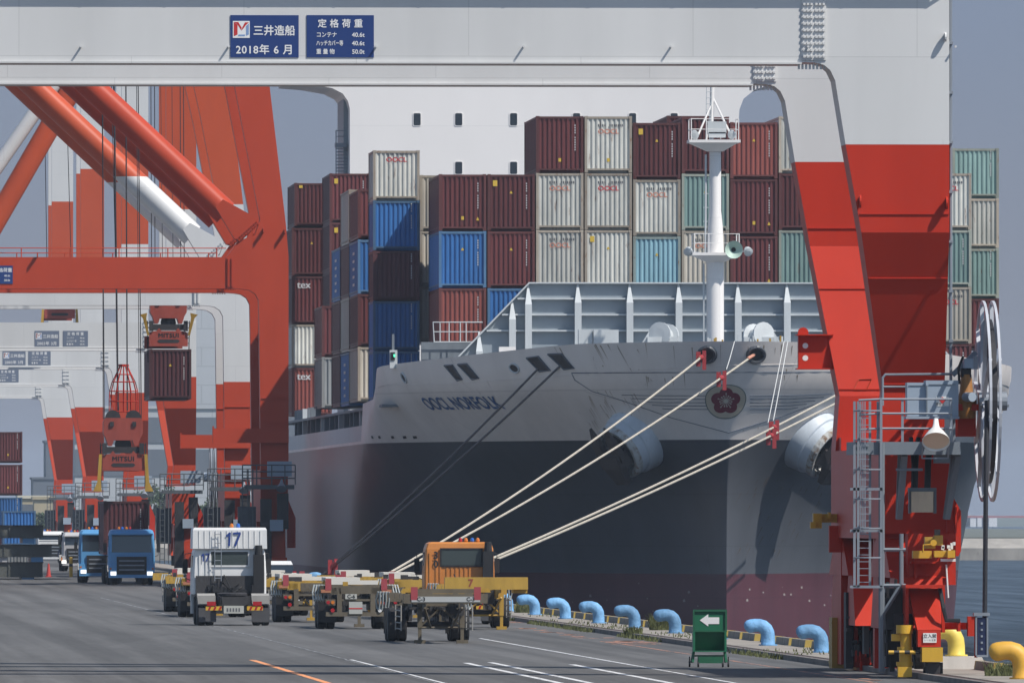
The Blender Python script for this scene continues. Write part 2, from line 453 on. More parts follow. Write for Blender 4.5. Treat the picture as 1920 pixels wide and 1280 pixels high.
# red bridge far away on the horizon
br = thing('distant_bridge', 'faint red road bridge low on the horizon over the water', 'bridge', (480, 8000, -3))
mb = MB(); mb.box(325, 900, 8000, 8016, 2.2, 3.4)
mb.build('deck', plain('bridge red', (.35, .10, .10), .6), br)
mb = MB()
for k in range(24): mb.box(336 + k*24, 339 + k*24, 8003, 8013, -4, 2.2)
mb.build('pier', plain('bridge pier', (.30, .28, .28), .7), br)
k = 0
for (px, w, h) in ((1806, 8, 5), (1821, 7, 4.5), (1850, 12, 5)):
    p = at(px, 971, 8500); k += 1
    t = thing('distant_building', ['tiny white building on the far shore, nearest the quay', 'tiny white building on the far shore, middle of three', 'wider white building on the far shore behind the hanging cable'][k-1], 'building', (p.x, 8500, 0))
    mb = MB(); mb.box(p.x - w/2, p.x + w/2, 8500, 8512, -3, h * .62); mb.build('wall', plain('far white wall', (.7, .7, .7), .7), t)
    mb = MB(); mb.prism([(p.x - w*.55, h*.62), (p.x + w*.55, h*.62), (p.x, h*.62 + 1.2)], 'y', 8499.5, 8512.5); mb.build('roof', plain('far grey roof', (.35, .35, .38), .7), t)
# ------------------------------------------------------------------ ship-to-shore cranes
def XZ(px, py, Y):
    p = at(px, py, Y); return (p.x, p.z)

Y1 = 345.0
INNER = [XZ(x, y, Y1) for x, y in ((1503,117),(1528,117.6),(1545,122),(1557,132),(1566,151),(1576,213),(1590,299),(1607,378),(1615,436))]
INNER_LOW = [XZ(x, y, Y1) for x, y in ((1615,436),(1640,585),(1665,732))]
XR = at(1780, 400, Y1).x             # outer face of the seaside leg
ZB = INNER[0][1]                     # underside of the portal beam
ZT = at(960, -14, Y1).z              # top of the portal beam
ZK = INNER_LOW[0][1]                 # knuckle where the legs begin to lean together
ZL = INNER_LOW[2][1]
ZW = at(1690, 271, Y1).z             # where the paint turns from red to white
XLAND = -5.5

def leg_strip(pts, z0, z1):
    "part of the inner edge between two heights"
    out = []
    for (x, z) in pts:
        if z0 - 1e-6 <= z <= z1 + 1e-6: out.append((x, z))
    return out
def inner_x(z):
    P = INNER + INNER_LOW[1:]
    for (xa, za), (xb, zb) in zip(P, P[1:]):
        if zb <= z <= za:
            return xa + (xb - xa) * (za - z) / max(za - zb, 1e-6)
    return P[-1][0]

def crane_a(Yf, name_label, top_z, dz=0.0, depth=1.5, near=False, gap=17.2, group=None, band=(23.5, 32.4)):
    "portal crane with white portal and red lower legs"
    root = thing('container_crane', name_label, 'crane', (26.4, Yf + gap / 2, 0), group)
    ZWd, ZBd, ZTd, ZKd = ZW + dz, ZB + dz, ZT + dz, ZK + dz
    for rear in (0, 1):
        y0 = Yf + rear * gap; y1 = y0 + depth
        # portal beam and white upper legs as one frame outline
        prof = [(XLAND + 2.4, ZBd)] + [(x, z + dz) for x, z in INNER if z > ZW] + [(inner_x(ZW), ZWd), (XR, ZWd), (XR, ZTd), (XLAND, ZTd), (XLAND, ZWd), (XLAND + 2.0, ZWd)]
        mb = MB(); mb.prism(prof, 'y', y0, y1)
        mb.build('portal_frame', M['crane_white'], root)
        # flange along the underside
        mb = MB(); mb.box(XLAND + 2.6, INNER[0][0], y0 - .06, y1 + .06, ZBd - .045, ZBd - .002)
        mb.build('bottom_flange', M['crane_white'], root)
        # red leg above and below the knuckle
        for side in (0, 1):
            mb = MB()
            sgn = -1 if rear else 1
            def sec(z, lean, d=depth):
                xi = inner_x(z) if z > 6 else 25.62; xo = XR
                if side: xi, xo = XLAND + (XR - xi), XLAND
                a, b = y0 + sgn * lean, y1 + sgn * lean * .75
                if rear: a, b = y0 + sgn * lean, y1 + sgn * lean
                return [(min(xi, xo), a, z + dz), (max(xi, xo), a, z + dz), (max(xi, xo), b, z + dz), (min(xi, xo), b, z + dz)]
            tl = (ZK - ZL) * .40
            mb.loft([sec(ZW - .003, 0), sec(ZK, 0)])
            mb.build('leg', M['crane_red'] if near else M['crane_orange_dark'], root)
            mb = MB()
            mb.loft([sec(ZK - .003, 0), sec(ZL, tl), sec(5.3, tl)])
            if near and side == 0:
                # plate ledges that catch the light
                for zz in (ZK + .42, (ZK * .45 + ZL * .55) + .95, ZL + .15):
                    lean = max(0, (ZK - zz) * .40) * sgn
                    mb.box(inner_x(zz) + .03, XR - .01, y0 + lean - .03, y0 + lean + .05, zz, zz + .025)
            lo = mb.build('lower_leg', M['crane_red'] if near else M['crane_orange_dark'], root)
            # red uprights above the portal
            if top_z > ZTd + 1:
                xa, xb = (XR - 1.95, XR) if not side else (XLAND, XLAND + 1.95)
                if not near or True:
                    mb = MB(); mb.box(xa, xb, y0 + .1, y1 - .1, ZTd + .003, band[0]); mb.build('upright', M['crane_white'], root)
                    mb = MB(); mb.box(xa, xb, y0 + .1, y1 - .1, band[1], top_z); mb.build('upright', M['crane_white'], root)
                    mb = MB(); mb.box(xa - .002, xb + .002, y0 + .098, y1 - .098, band[0] + .002, band[1] - .002)
                    mb.build('upright', M['crane_orange'], root)
        # bolted splice plate
        mb = MB()
        xa, za = XZ(1503, 113, Y1); xb, zb = XZ(1549, 0, Y1)
        mb.box(xa, xb, y0 - .03, y0 - .002, za + dz, ZTd + .05)
        st = 1 if near else 2
        for i in range(0, 12, st):
            for j in range(6):
                x = xa + .06 + (j // 3) * .28 + (j % 3) * .085
                mb.box(x - .026, x + .026, y0 - .075, y0 - .03, za + dz + .08 + i * .152 - .026, za + dz + .08 + i * .152 + .026)
        for j in range(9): mb.box(xa - .08 + j * .085, xa - .03 + j * .085, y0 + .1, y0 + .16, ZBd - .16, ZBd - .045)
        mb.build('splice_plate', M['crane_white'], root)
    # sill beams along the quay and the wheels
    for side in (0, 1):
        xa, xb = (25.62, XR - .02) if not side else (XLAND + .02, XLAND + 1.5)
        red = M['crane_red'] if near else M['crane_orange_dark']
        tl = (ZK - ZL) * .40
        mb = MB()
        mb.box(xa, xb, Yf + tl + .02, Yf + gap + depth - tl - .02, 3.2, 5.297)
        mb.build('sill_beam', red, root)
        for end in (0, 1):
            yc = Yf + 2.6 + end * (gap + depth - 5.2)
            mb = MB()
            mb.prism([(yc - 3.3, 2.3), (yc + 3.3, 2.3), (yc + 1.3, 3.197), (yc - 1.3, 3.197)], 'x', xa + .1, xb - .1)
            for s in (-1, 1):
                y = yc + s * 2.6
                mb.prism([(y - 1.6, 1.1), (y + 1.6, 1.1), (y + .7, 2.297), (y - .7, 2.297)], 'x', xa + .2, xb - .2)
            bo = mb.build('bogie', red, root)
            for s in (-1, 1):
                for q in (-1, 1):
                    mb = MB()
                    y = yc + s * 2.6 + q * 1.0
                    mb.lathe([(.40, -.12), (.45, -.12), (.45, .12), (.40, .12)], ((xa + xb) / 2, y, .55 + KZ * (1 - side)), (1, 0, 0), 16)
                    mb.box((xa+xb)/2 - .32, (xa+xb)/2 - .2, y - .3, y + .3, .42, 1.098)
                    mb.box((xa+xb)/2 + .2, (xa+xb)/2 + .32, y - .3, y + .3, .42, 1.098)
                    mb.build('wheel', M['dark'], bo)
    return root

def sign_boards(root, Yp, px0, px1, py0, py1, px2, px3, date_text, faded=False):
    "two blue boards of white lettering on a portal beam"
    a = at(px0, py1, Yp); b = at(px1, py0, Yp)
    mat = M['sign_blue'] if not faded else M['sign_blue_faded']
    y = Yp - .02
    if px0 > -400:
        mb = MB(); mb.box(a.x, b.x, y, Yp - .001, a.z, b.z)
        bd = mb.build('sign_board', mat, root)
        w = b.x - a.x; h = b.z - a.z
        mb = MB()
        wall_text(mb, '三井造船', a.x + w * .64, y - .004, a.z + h * .62, h * .255, bold=.012, sx=.98)
        wall_text(mb, date_text, a.x + w * .5, y - .004, a.z + h * .17, h * .25, bold=.012, spacing=1.1)
        mb.build('lettering', M['sign_white'], bd)
        # square emblem: pale field, red and blue folded ribbon shaped like an M
        q = h * .40; ex = a.x + w * .035; ez = a.z + h * .46
        mb = MB(); mb.box(ex, ex + q, y - .006, y - .002, ez, ez + q); e = mb.build('emblem', M['sign_white'], bd)
        def P(poly): return [(ex + q * u, ez + q * v) for u, v in poly]
        mb = MB()
        for poly in (((.06,.10),(.28,.20),(.28,.78),(.06,.92)), ((.06,.94),(.28,.80),(.52,.42),(.52,.62),(.32,.94)), ((.55,.60),(.72,.92),(.95,.92),(.76,.74),(.55,.46))):
            mb.prism(P(poly), 'y', y - .009, y - .0065)
        mb.build('emblem_mark', M['sign_red'] if not faded else M['logo_faded'], e)
        mb = MB()
        for poly in (((.78,.12),(.95,.20),(.95,.86),(.78,.70)), ((.30,.10),(.70,.10),(.74,.20),(.34,.20))):
            mb.prism(P(poly), 'y', y - .009, y - .0065)
        mb.build('emblem_mark', M['sign_lblue'], e)
    a = at(px2, py1, Yp); b = at(px3, py0, Yp); w = b.x - a.x; h = b.z - a.z
    mb = MB(); mb.box(a.x, b.x, y, Yp - .001, a.z, b.z)
    bd = mb.build('sign_board', mat, root)
    mb = MB()
    wall_text(mb, '定 格 荷 重', a.x + w * .5, y - .004, a.z + h * .79, h * .215, bold=.012, spacing=1.05)
    for i, (l, r) in enumerate((('コンテナ', '40.6t'), ('ハッチカバー等', '40.6t'), ('重 量 物', '50.0t'))):
        z = a.z + h * (.53 - .2 * i)
        wall_text(mb, l, a.x + w * .14, y - .004, z, h * .135, 'LEFT', bold=.01, sx=(.68 if i == 1 else .92))
        wall_text(mb, r, a.x + w * .86, y - .004, z, h * .145, 'RIGHT', bold=.012)
    mb.build('lettering', M['sign_white'], bd)

M['sign_blue_faded'] = paint('faded blue board', (0.075, 0.11, 0.20), 0.45, 0.06, 1.5)

M['logo_faded'] = plain('faded emblem red', (.36, .20, .20), .5)
near = crane_a(Y1, 'nearest crane, white portal beam with blue boards over tall red leg beside the water', 30.0, 0.0, 1.5, True, gap=17.2)
sign_boards(near, Y1, 432, 560, 29, 108, 575, 701, '2018年 6 月')

# walkway pipe and stanchions in front of the beam top, lugs and pins
mb = MB()
zr = at(960, -44, Y1).z
mb.tube([(XLAND + 1, Y1 - .30, zr), (XR - .1, Y1 - .30, zr)], .05, 6)
for k in range(17):
    x = XLAND + 1.2 + k * 1.96
    if x < XR: mb.bar((x, Y1 - .33, zr), (x, Y1, ZT - .02), .05, .05)
mb.build('walkway_rail', M['crane_white'], near)
mb = MB()
for k in range(9):
    p = at(152 + k * 276.5 - (20 if k > 4 else 0), 88, Y1)
    mb.tube([(p.x, Y1, p.z), (p.x, Y1 - .16, p.z)], .028, 6)
for k in range(9):
    p = at(160 + k * 180, 150, Y1 + 17.2)
mb.build('beam_pin', M['crane_white'], near)
mb = MB()
for (px, py) in ((1612, 378), (1774, 381)):
    p = at(px, py, Y1)
    mb.lathe([(.06, -.02), (.15, -.02), (.15, .02), (.06, .02)], (p.x, Y1 - .16, p.z), (1, 0, 0), 12)
    mb.box(p.x - .02, p.x + .02, Y1 - .16, Y1, p.z - .1, p.z + .1)
mb.build('lifting_lug', M['crane_red'], near)
p = at(1772, 70, Y1); mb = MB(); mb.lathe([(.05, -.02), (.11, -.02), (.11, .02), (.05, .02)], (p.x, Y1 - .12, p.z), (1, 0, 0), 12); mb.box(p.x - .02, p.x + .02, Y1 - .12, Y1, p.z - .08, p.z + .08); mb.build('lifting_lug', M['crane_white'], near)
# access hatch outlines on the coral face of the rear leg
mb = MB(); zz = [at(x, y, Y1 + 17.2 - .9 * (1 if y < 700 else 1)) for x, y in ((1598, 731), (1608, 711), (1632, 711), (1622, 731))]
def lean_y(z): return Y1 + 17.2 - .40 * max(0, ZK - max(z, ZL)) - .02
zz = [Vector((p.x, lean_y(p.z), p.z)) for p in zz]; mb.tube(zz + [zz[0]], .018, 4)
mb.build('access_hatch', M['crane_orange_dark'], near)
# conduit down the outer edge
mb = MB(); mb.tube([(XR + .05, Y1 + .2, ZT), (XR + .05, Y1 + .2, 6.3)], .035, 6)
for k in range(9): mb.box(XR, XR + .1, Y1 + .12, Y1 + .28, 6.6 + k * 1.15, 6.66 + k * 1.15)
mb.build('conduit', M['galv'], near)

# bracket plate with two holes on the rear leg, more red plates at the leg foot
YR = Y1 + 17.2
mb = MB()
a = at(1497, 690, YR - .9); b = at(1562, 629, YR - .9)
mb.box(a.x, b.x, YR - .9, YR - .6, a.z, b.z)
mb.box(a.x - .05, b.x, YR - 1.1, YR - .5, b.z, b.z + .03); mb.box(a.x - .05, b.x, YR - 1.1, YR - .5, a.z - .03, a.z)
p = at(1506, 625, YR - .8); mb.lathe([(.06, -.06), (.13, -.06), (.13, .06), (.06, .06)], (p.x, YR - .75, p.z + .02), (0, 1, 0), 12)
br_ = mb.build('bracket', M['crane_red'], near)
mb = MB()
for py in (648, 671):
    p = at(1510, py, YR - .9); mb.lathe([(.0, -.005), (.07, -.005), (.07, .004), (.0, .004)], (p.x, YR - .9, p.z), (0, 1, 0), 12, cap=False)
mb.build('pin_hole', M['lamp_white'], br_)

# the rear corner under the platform (left of the nearer leg)
def foot(px0, px1, py0, py1, Y, dep, name, mat, parent=None):
    mb = MB(); mb.pbox(px0, px1, py0, py1, Y, dep); return mb.build(name, mat, parent or near)
foot(1577, 1602, 820, 1245, YR - 2.2, 1.3, 'column', M['crane_red'])
foot(1555, 1582, 985, 1035, YR - 2.4, .25, 'stop_plate', M['crane_red'])
foot(1640, 1702, 830, 1252, Y1 + 6.0, .5, 'web_plate', M['crane_red'])
foot(1702, 1792, 1000, 1096, Y1 - .6, .8, 'end_plate', M['crane_red'])
foot(1660, 1781, 830, 1000, Y1 + 1.2, .6, 'upper_plate', M['crane_red'])
mb = MB()
for (x, y0_, y1_) in ((1714, 1040, 1096), (1776, 1010, 1096)): mb.pbox(x, x + 5, y0_, y1_, Y1 - .7, .1)
mb.pbox(1708, 1762, 1052, 1056, Y1 - .9, .3)
mb.build('rib', M['crane_red'], near)
# bright gusset on the waterside
mb = MB()
g = [XZ(px, py, Y1 + 1.0) for px, py in ((1778, 1042), (1797, 1042), (1802, 1032), (1802, 958), (1779, 916), (1774, 960))]
mb.prism(g, 'y', Y1 + 1.0, Y1 + 1.06); mb.pbox(1791, 1794, 950, 1000, Y1 + .8, .2)
mb.build('gusset', M['crane_red'], near)
# sloped coral guard over the first wheel, plate with notice, yellow buffer, foot
Yg = Y1 - 3.6
mb = MB()
A = [at(px, py, Yg + .9) for px, py in ((1703, 1103), (1765, 1103))]; B = [at(px, py, Yg) for px, py in ((1720, 1180), (1765, 1180))]
mb.loft([[A[0], A[1], A[1] + Vector((0, .5, 0)), A[0] + Vector((0, .5, 0))], [B[0], B[1], B[1] + Vector((0, .5, 0)), B[0] + Vector((0, .5, 0))]])
mb.pbox(1721, 1764, 1180.2, 1212, Yg, .5)
mb.pbox(1698, 1704, 1098, 1180, Yg + .6, .9); mb.pbox(1766, 1772, 1098, 1185, Yg + .6, .9)
mb.pbox(1698, 1772, 1096, 1102, Yg - .05, 1.4)
gu = mb.build('wheel_guard', M['crane_red'], near)
mb = MB(); mb.pbox(1731, 1756, 1186, 1204, Yg - .03, .028); nb = mb.build('notice_plate', M['lamp_white'], near)
mb = MB(); c = at(1743.5, 1192, Yg - .035); wall_text(mb, '立入禁', c.x, Yg - .033, c.z, .10, bold=.004); c = at(1743.5, 1199.5, Yg); wall_text(mb, 'レール注意', c.x, Yg - .033, c.z, .055)
mb.build('lettering', M['dark'], nb)
foot(1729, 1768, 1213, 1240, Yg - .1, .6, 'buffer', M['yellow'])
mb = MB(); mb.pbox(1738, 1763, 1240.5, 1263, Yg + .1, .5); mb.pbox(1732, 1768, 1241, 1262, Yg + .75, .2); mb.build('wheel_box', M['dark'], near)
foot(1739, 1757, 1263, 1272, Yg + .0, .35, 'rail_sweep', M['yellow'])
# rear bogie block seen left of the ladder
foot(1601, 1632, 1176, 1250, YR - 3.0, .6, 'wheel_guard', M['crane_red'])
foot(1600, 1660, 1100, 1175, YR - 2.6, .5, 'bogie_plate', M['crane_red'])
foot(1560, 1592, 1157, 1252, YR - 1.0, 1.0, 'drive_cover', M['yellow_dirty'])
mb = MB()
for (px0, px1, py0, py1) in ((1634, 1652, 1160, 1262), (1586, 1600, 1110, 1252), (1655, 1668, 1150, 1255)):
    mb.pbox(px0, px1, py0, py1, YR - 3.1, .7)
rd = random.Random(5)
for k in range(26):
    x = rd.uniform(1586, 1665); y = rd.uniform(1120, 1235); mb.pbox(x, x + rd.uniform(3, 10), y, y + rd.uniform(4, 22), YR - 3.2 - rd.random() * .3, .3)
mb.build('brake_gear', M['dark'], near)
mb = MB()
for k in range(14):
    x = rd.uniform(1586, 1655); y = rd.uniform(1175, 1240); mb.pbox(x, x + rd.uniform(2, 5), y, y + rd.uniform(8, 24), YR - 3.35, .1)
mb.build('gear_rib', M['crane_red'], near)
foot(1622, 1638, 1128, 1150, YR - 3.4, .3, 'motor_cover', M['crane_red'])
# yellow gearmotor in front
Ym = Y1 - 3.2
mb = MB()
def vcyl(mb, px, py0, py1, rpx, Y):
    a = at(px, py1, Y); b = at(px, py0, Y); r = rpx * Y / F
    mb.lathe([(r, 0), (r, (b - a).z)], (a.x, Y, a.z), (0, 0, 1), 14)
vcyl(mb, 1696, 1171, 1187, 16, Ym); vcyl(mb, 1699, 1187, 1212, 11, Ym); vcyl(mb, 1697, 1212, 1219, 15, Ym); vcyl(mb, 1698, 1219, 1240, 12, Ym)
vcyl(mb, 1696, 1240, 1247, 16, Ym); vcyl(mb, 1696, 1247, 1269, 14, Ym)
mb.pbox(1672, 1690, 1188, 1201, Ym, .2); mb.pbox(1684, 1710, 1249, 1268, Ym - .2, .2)
mb.build('gearmotor', M['yellow'], near, smooth=True)
mb = MB()
a = at(1666, 1222, Ym - .3); b = at(1726, 1222, Ym - .3); n = 6
for k in range(0, n, 2): mb.tube([a.lerp(b, k / n), a.lerp(b, (k + 1) / n)], .05, 6)
mb.build('striped_bar', M['yellow'], near)
mb = MB()
for k in range(1, n, 2): mb.tube([a.lerp(b, k / n), a.lerp(b, (k + 1) / n)], .049, 6)
mb.build('striped_bar', M['black'], near)
# dark boxes added to stand for the shade in the bay between the corners
mb = MB(); mb.pbox(1664, 1700, 1102, 1250, Y1 - 1.6, 1.2); mb.pbox(1660, 1690, 1120, 1180, Y1 - 2.2, .6); mb.pbox(1676, 1712, 1150, 1200, Y1 - 2.4, .8); mb.build('shade_housing', M['dark'], near)
mb = MB(); mb.pbox(1634, 1650, 1105, 1160, YR - 3.2, .6); mb.build('shade_box', M['dark'], near)
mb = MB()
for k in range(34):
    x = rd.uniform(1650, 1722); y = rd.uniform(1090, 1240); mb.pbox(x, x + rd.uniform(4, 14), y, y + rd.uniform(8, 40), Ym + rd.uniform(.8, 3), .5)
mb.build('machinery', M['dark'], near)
mb = MB()
mb.tube([at(1664, 1090, Y1 - 2.0), at(1664, 1250, Y1 - 2.0)], .04, 6); mb.build('hose', M['black'], near)
mb = MB(); mb.tube([at(1680, 1085, Y1 - 1.9), at(1672, 1200, Y1 - 1.9)], .035, 6); mb.build('hose', M['black'], near)
mb = MB()
mb.tube([at(1762, 1100, Yg + .2), at(1769, 1140, Yg), at(1774, 1162, Yg), at(1800, 1163, Yg)], .05, 6)
mb.build('hose', M['black'], near)
# grey sheave post standing before the leg foot
mb = MB()
mb.tube([at(1653, 830, Y1 - 2.4), at(1653, 1258, Y1 - 2.4)], .07, 6)
mb.tube([at(1690, 1095, Y1 - 2.4), at(1653, 1155, Y1 - 2.4)], .055, 6)
mb.tube([at(1690, 1000, Y1 - 2.4), at(1690, 1095, Y1 - 2.4)], .05, 6)
for y in (1030, 1097): mb.tube([at(1655, y, Y1 - 2.4), at(1698, y, Y1 - 2.4)], .05, 6)
mb.build('support_post', M['steel_grey'], near)

# yellow anchor device and fittings on the end plate
mb = MB()
mb.pbox(1712, 1747, 1032, 1046, Y1 - 2.1, .35); mb.pbox(1752, 1791, 1032, 1044, Y1 - 2.3, .45); mb.pbox(1777, 1791, 1031, 1045, Y1 - 2.5, .3)
p = at(1750, 1017, Y1 - 2.0); mb.lathe([(.0, -.1), (.075, -.1), (.075, .1), (.0, .1)], (p.x, Y1 - 2.0, p.z), (0, 1, 0), 12)
mb.tube([at(1731, 1033, Y1 - 2.1), at(1731, 1021, Y1 - 2.1), at(1745, 1020, Y1 - 2.1)], .015, 6)
mb.build('anchor_device', M['yellow'], near)
mb = MB(); mb.pbox(1734, 1754, 1006, 1028, Y1 - 1.9, .25); mb.pbox(1752, 1768, 1003, 1022, Y1 - 1.95, .3)
mb.build('valve_block', M['yellow_dirty'], near)
mb = MB(); mb.pbox(1753, 1763, 992, 1003, Y1 - 1.9, .2); p = at(1737, 1082, Y1 - 1.55)
pass
mb.build('limit_switch', M['black'], near)
mb = MB(); rd2 = random.Random(9)
for k in range(8):
    x = 1765 + rd2.random() * 24; y = 1014 + rd2.random() * 20; mb.pbox(x, x + 5, y, y + 6, Y1 - 2.2, .1)
mb.tube([at(1774, 1058, Y1 - 1.9), at(1778, 1120, Y1 - 1.9)], .02, 6)
mb.pbox(1764, 1792, 1047, 1052, Y1 - 2.3, .08)
mb.build('valve', M['lamp_white'], near)
mb = MB(); mb.pbox(1525, 1541, 962, 990, YR - 2.2, .3); mb.pbox(1541, 1577, 963, 979, YR - 2.0, .3); mb.pbox(1520, 1530, 978, 990, YR - 2.3, .3); mb.pbox(1553, 1558, 960, 972, YR - 2.3, .3)
mb.build('storm_pin', M['yellow'], near)
# square junction box with cables
mb = MB(); mb.pbox(1709, 1750, 921, 960, Y1 - 1.4, .3); jb = mb.build('junction_box', paint('box drab', (.62, .52, .37), .6, .2, 2.0, rust=.2), near)
mb = MB(); mb.pbox(1704, 1756, 914, 921, Y1 - 1.35, .35); mb.pbox(1704, 1709, 921, 962, Y1 - 1.3, .2); mb.pbox(1751, 1756, 921, 962, Y1 - 1.3, .2)
mb.build('box_frame', M['steel_grey'], jb)
mb = MB()
for (xa, xb) in ((1712, 1708), (1717, 1722), (1737, 1742), (1741, 1746)):
    mb.tube([at(xb, 820, Y1 - 1.0), at(xa + 1, 870, Y1 - 1.2), at(xa, 914, Y1 - 1.3)], .05, 6)
mb.build('power_cable', M['black'], near)

# access platform: deck, railings, brackets
Yp = Y1 - 2.4
mb = MB(); mb.pbox(1600, 1802, 828, 852, Yp, 2.2); pf = mb.build('platform', M['steel_grey'], near)
mb = MB()
for (xa, xb) in ((1700, 1686), (1800, 1775)):
    mb.bar(at(xa - 4, 853, Yp + .3), at(xb, 972, Yp + .9), .14, .1); mb.bar(at(xa - 14, 853, Yp + .6), at(xb - 4, 972, Yp + 1.2), .07, .07)
mb.bar(at(1680, 880, Yp + .4), at(1730, 880, Yp + .4), .06); mb.pbox(1752, 1782, 852, 868, Yp + .3, .3)
mb.build('brace', M['steel_grey'], near)
mb = MB()
for (px, py0) in ((1611, 757), (1644, 752), (1690, 746), (1781, 748), (1787, 770)): mb.pbox(px, px + 4.5, py0, 828, Yp + (0 if px < 1785 else 1.2), .06)
for py, px0 in ((748, 1610), (775, 1612), (803, 1612)): mb.tube([at(px0, py + 2, Yp), at(1652, py, Yp), at(1785, py, Yp)], .028, 6)
mb.tube([at(1655, 760, Yp + 2.2), at(1655, 708, Yp + 2.2), at(1660, 702, Yp + 2.2), at(1785, 701, Yp + 2.2)], .03, 6)
mb.tube([at(1656, 725, Yp + 2.2), at(1704, 725, Yp + 2.2)], .025, 6)
mb.build('railing', M['galv'], near)
# electrical cabinet
mb = MB(); mb.pbox(1701, 1738, 717, 780, Yp + .8, .6); mb.pbox(1736, 1797, 713, 780, Yp + .7, .7); mb.pbox(1699, 1799, 780.5, 785, Yp + .6, .9)
cb = mb.build('cabinet', M['cabinet'], near)
mb = MB(); mb.pbox(1737, 1739, 722, 778, Yp + .68, .02); mb.pbox(1704, 1735, 722, 723, Yp + .78, .02); mb.pbox(1742, 1792, 720, 721, Yp + .68, .02); mb.build('door_seam', M['steel_grey'], cb)
mb = MB(); mb.pbox(1755, 1779, 743, 761, Yp + .69, .009); np_ = mb.build('warning_plate', M['lamp_white'], cb)
c = at(1767, 750, Yp + .69)
mb = MB(); mb.prism([(c.x - .08, c.z), (c.x, c.z + .08), (c.x + .08, c.z), (c.x, c.z - .08)], 'y', Yp + .682, Yp + .688); mb.build('warning_diamond', M['sign_red'], np_)
mb = MB(); c = at(1767, 757, Yp); wall_text(mb, '高電圧', c.x, Yp + .684, c.z, .07); mb.build('lettering', M['dark'], np_)
# floodlight: bell-shaped, aimed down at the apron
c = at(1755, 822, Yp - .5); ax = Vector((-.05, -.66, -.75)).normalized()
mb = MB(); mb.lathe([(.001, -.60), (.055, -.58), (.075, -.40), (.10, -.30), (.21, -.14), (.305, .04), (.325, .10), (.32, .10), (.28, .02)], c, ax, 20, cap=False)
fl = mb.build('floodlight', M['lamp_white'], near, smooth=True)
mb = MB(); mb.lathe([(.0, .055), (.302, .06)], c, ax, 20, cap=False); mb.build('lens', M['lens'], fl)
mb = MB(); mb.bar(c + Vector((-.3, .05, 0)), c + Vector((-.3, .3, -.45)), .03); mb.bar(c + Vector((.3, .05, 0)), c + Vector((.3, .3, -.45)), .03); mb.bar(c + Vector((-.3, .3, -.45)), c + Vector((.3, .3, -.45)), .03)
mb.build('lamp_bracket', M['galv'], fl)
# caged ladder
Yl = Yp - .1
mb = MB()
for px in (1600, 1607, 1629, 1650): mb.pbox(px, px + 4.5, 752 if px < 1640 else 745, 1100, Yl + (0 if px != 1629 else .5), .05)
for px in (1613, 1617, 1621): mb.pbox(px, px + 2, 752, 1000, Yl - .4, .02)
for k in range(26): mb.pbox(1608, 1630, 770 + k * 12.8, 771.5 + k * 12.8, Yl + .05, .03)
for k in range(6):
    z = at(1625, 770 + k * 55, Yl).z; cx = at(1626, 800, Yl).x
    pts = [(cx + .3 * math.cos(t), Yl - .02 - .45 * abs(math.sin(t)), z) for t in [math.pi * i / 8 for i in range(9)]]
    mb.tube(pts, .02, 5)
for py in (914, 992, 1097): mb.pbox(1594, 1656, py, py + 5, Yl, .06)
mb.build('ladder', M['galv'], near)

M['reel_pale'] = paint('pale galvanised rim', (.46, .48, .52), .45, .1, 2.0)
# cable reel: two thin spoked rims seen almost edge-on, with drive
cy = Y1 - 1.0
for i, px in enumerate((1843, 1861)):
    c = at(px, 752, cy); R = 2.32
    mb = MB()
    ring = []
    n = 48
    mb.loft([[c + Vector((dx, (R - dr) * math.cos(k * 2 * math.pi / n), (R - dr) * math.sin(k * 2 * math.pi / n))) for dx, dr in ((-.03, 0), (.03, 0), (.03, .09), (-.03, .09))] for k in range(n + 1)], False)
    for k in range(10):
        a = k * 2 * math.pi / 10 + .2
        mb.bar(c + Vector((0, .25 * math.cos(a), .25 * math.sin(a))), c + Vector((0, (R - .05) * math.cos(a), (R - .05) * math.sin(a))), .05, .09, up=(1, 0, 0))
    if i == 0: reel = mb.build('cable_reel', M['reel_pale'], near)
    else: mb.build('rim', M['reel_pale'], reel)
mb = MB()
cL = at(1843, 752, cy); cR = at(1861, 752, cy)
n = 40
mb.loft([[Vector((x, cy + r * math.cos(k * 2 * math.pi / n), cL.z + r * math.sin(k * 2 * math.pi / n))) for x, r in ((cL.x + .04, 1.9), (cR.x - .04, 1.9), (cR.x - .04, 1.2), (cL.x + .04, 1.2))] for k in range(n + 1)], False)
mb.build('cable_winding', M['cable'], reel)
mb = MB(); mb.lathe([(.22, -.1), (.22, .55)], cL, (1, 0, 0), 14); mb.build('hub', M['galv'], reel)
mb = MB()
p = at(1838, 735, cy); mb.tube([(cL.x - .08, cy - 2.1, cL.z), (cL.x - .12, cy - 2.3, cL.z - 2.0), (cL.x - .15, cy - 2.35, at(1836, 1160, cy - 2.3).z)], .055, 8)
mb.build('trailing_cable', M['cable'], near)
mb = MB()
mb.pbox(1796, 1836, 757, 769, Y1 - 1.0, .4); mb.pbox(1796, 1830, 775, 818, Y1 - .6, .8)
p = at(1812, 752, Y1 - .8)
mb.build('reel_bracket', M['crane_red'], near)
mb = MB(); mb.lathe([(.18, -.4), (.22, -.3), (.24, 0), (.16, .2), (.12, .62)], (p.x, p.y, p.z), (0, 0, 1), 14); mb.build('reel_gear', plain('ochre gear case', (.30, .13, .03), .5), near, smooth=True)
mb = MB(); q = at(1817, 744, Y1 - 1.1); mb.lathe([(.0, -.15), (.11, -.15), (.11, .15), (.0, .15)], q, (.5, -1, 0), 12); mb.build('reel_motor', M['cabinet'], near)
mb = MB()
q = at(1822, 668, Y1 - .7); mb.pbox(1808, 1832, 672, 692, Y1 - .9, .4); mb.build('reel_motor', M['cabinet'], near)
